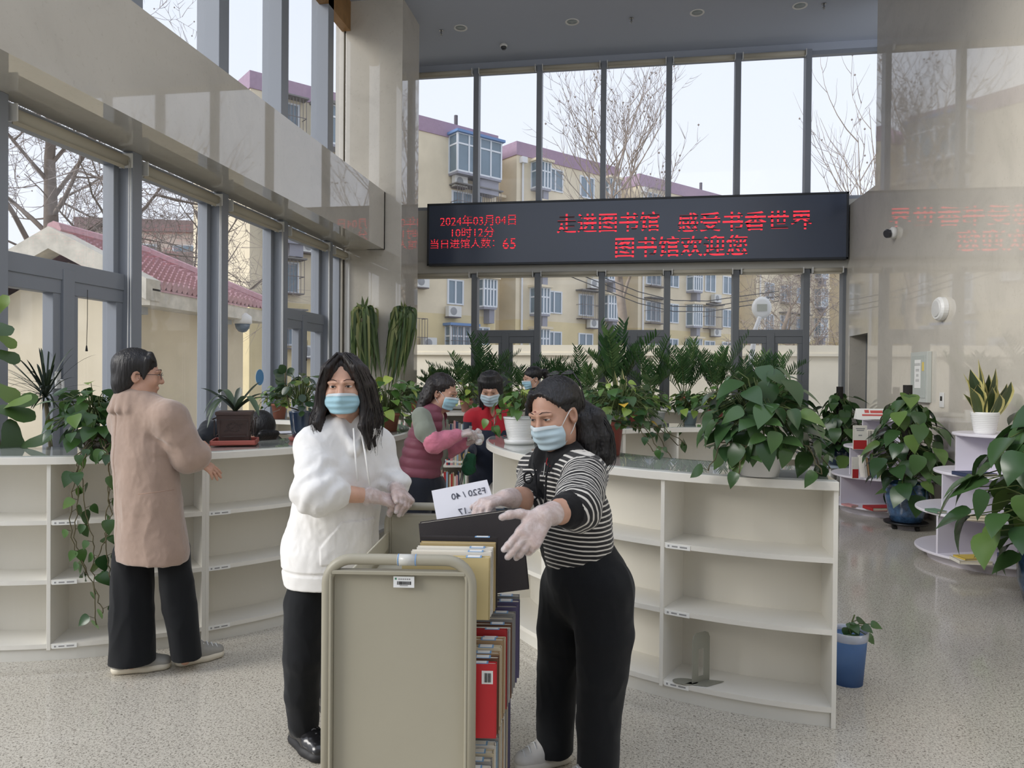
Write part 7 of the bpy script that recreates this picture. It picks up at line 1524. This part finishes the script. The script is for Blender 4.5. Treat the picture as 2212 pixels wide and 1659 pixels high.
# ================================================================== ponytailed woman far behind, and the person bent over the desk
def woman_far():
    D = 8.2; Fd = c2w(-.92, -.38); z = Vector((0, 0, 1)); hd = Head(at(1150, 819, D), Fd, .2, 0, 1.0); neck = at(1160, 848, D); hip = at(1165, 960, D); sR, sL = neck+Vector((-.02, .16, -.08)), neck+Vector((.06, -.16, -.08)); aR, aL = Vector((hip.x, hip.y+.09, .09)), Vector((hip.x, hip.y-.09, .09))
    lo, hi = body_box([hd.P(0, 0, .12), sR, sL, hip, aR, aL], .25); lo[2] = 0
    S = SDF(lo, hi, .008); hd.skull(S, neck, .05); S.chain([neck, hip], [.07, .12], .05)
    for a, s_ in ((sR, 1), (sL, -1)): e = a+Fd*.05-z*.26; w_ = e+Fd*.22-z*.03; S.chain([a, e, w_], [.05, .04, .028], .02); hand(S, w_, d=Fd, n=-z, side=-s_)
    for c in (aR, aL): S.chain([Vector((c.x, c.y, hip.z)), c], [.08, .036], .03); S.cone(c, Vector((c.x, c.y, .05)), .030, .024, .02)
    body = vmesh(S, 'person', [SK1], None, None, 1, loc=(hip.x, hip.y, 0)); tag(body, 'ponytailed woman with a blue mask bending among the plants far behind', 'person'); hd.eyes(body, .5); hd.mask(body)
    S = SDF(lo, hi, .008); S.chain([neck-z*.04, hip], [.12, .16], .05); S.cone(sR, sL, .065, .065, .05)
    for a in (sR, sL): e = a+Fd*.05-z*.26; S.chain([a, e, e+Fd*.18-z*.03], [.07, .06, .045], .03)
    vmesh(S, 'jacket', C_BK2, body, wr(10, .008, (1, 1, 1), 51)); S = SDF(lo, hi, .008)
    for c in (aR, aL): S.chain([Vector((c.x, c.y, hip.z+.02)), c], [.11, .085], .03)
    vmesh(S, 'trousers', C_BLK, body)
    for a in (aR, aL): shoe(body, Vector((a.x, a.y, 0))-Fd*.07, Fd, .25, .045, m=MATS['glossy_black_leather'], sole=MATS['black_sole'])
    S = SDF(hd.P(0, 0, 0)-Vector((.25,)*3), hd.P(0, 0, 0)+Vector((.25,)*3), .005); hd.ell(S, (0, -.025, .052), (.088, .105, .09), .01); S.chain([hd.P(0, -.11, .05), hd.P(0, -.16, .05), hd.P(0, -.18, -.02), hd.P(0, -.165, -.09)], [.03, .035, .035, .015], .02); hd.ell(S, (0, .13, -.03), (.072, .085, .105), .012, True); hd.ell(S, (0, .02, -.06), (.1, .06, .05), .02, True); vmesh(S, 'hair', HAIR, body, wr(1, .003, (80, 40, 40), 52), 1)
woman_far()
def bent_person():
    D = 5.3; z = Vector((0, 0, 1)); Fd = c2w(.75, -.66); hd = Head(at(560, 931, D-.05), Fd, 1.05, 0, 1.0); neck = at(530, 945, D+.08); hip = c2w(-2.55, 5.95, .92); ch = at(500, 955, D+.22)
    sR, sL = at(495, 952, D+.0), at(555, 940, D+.32); eR, wR = at(455, 930, D-.02), at(428, 955, D-.2); eL, wL = at(590, 960, D+.3), at(600, 968, D+.08); aR, aL = c2w(-2.62, 5.9, .09), c2w(-2.45, 6.05, .09)
    lo, hi = body_box([hd.P(0, 0, .12), hip, sR, sL, eR, wR, eL, wL, aR, aL, at(410, 960, D-.2)], .2); lo[2] = 0
    S = SDF(lo, hi, .007); hd.skull(S, neck, .05); S.chain([neck, ch, hip], [.07, .12, .13], .05)
    for a, b, c, s_ in ((sR, eR, wR, 1), (sL, eL, wL, -1)): S.chain([a, b, c], [.05, .04, .028], .02); hand(S, c, d=(c-b), n=-z, side=s_)
    for c in (aR, aL): S.chain([Vector((hip.x, hip.y, hip.z)).lerp(c, .05), c], [.09, .036], .03); S.cone(c, Vector((c.x, c.y, .05)), .030, .024, .02)
    body = vmesh(S, 'person', [SK2], None, None, 1, loc=(hip.x, hip.y, 0)); tag(body, 'black-haired person in black bent over the counter behind the clivia pot', 'person')
    S = SDF(lo, hi, .007); S.chain([neck.lerp(ch, .35), ch, hip], [.12, .155, .16], .05); S.cone(sR, sL, .07, .07, .05); S.chain([sR, eR, wR.lerp(eR, .15)], [.08, .075, .052], .03); S.chain([sL, eL, wL.lerp(eL, .15)], [.08, .07, .05], .03); vmesh(S, 'jacket', cloth('charcoal_jacket', (36, 40, 46), .8), body, wr(10, .008, (1, 1, 1), 61))
    S = SDF(lo, hi, .008)
    for c in (aR, aL): S.chain([hip.lerp(c, .02), c], [.13, .085], .04)
    vmesh(S, 'trousers', C_BLK, body)
    for a in (aR, aL): shoe(body, Vector((a.x, a.y, 0))-Fd*.07, Fd, .25, .045, m=MATS['glossy_black_leather'], sole=MATS['black_sole'])
    S = SDF(hd.P(0, 0, 0)-Vector((.22,)*3), hd.P(0, 0, 0)+Vector((.22,)*3), .005); hd.ell(S, (0, -.022, .052), (.092, .108, .094), .01); hd.ell(S, (0, -.05, -.02), (.084, .065, .09), .03)
    for k in range(9): x = -.06+.015*k; hd.cone(S, (x, .075, .105), (x*1.05, .098, .03), .02, .012, .012)
    hd.ell(S, (0, .14, -.045), (.06, .07, .08), .012, True); vmesh(S, 'hair', HAIR, body, wr(1, .003, (90, 90, 30), 62), 1)
bent_person()
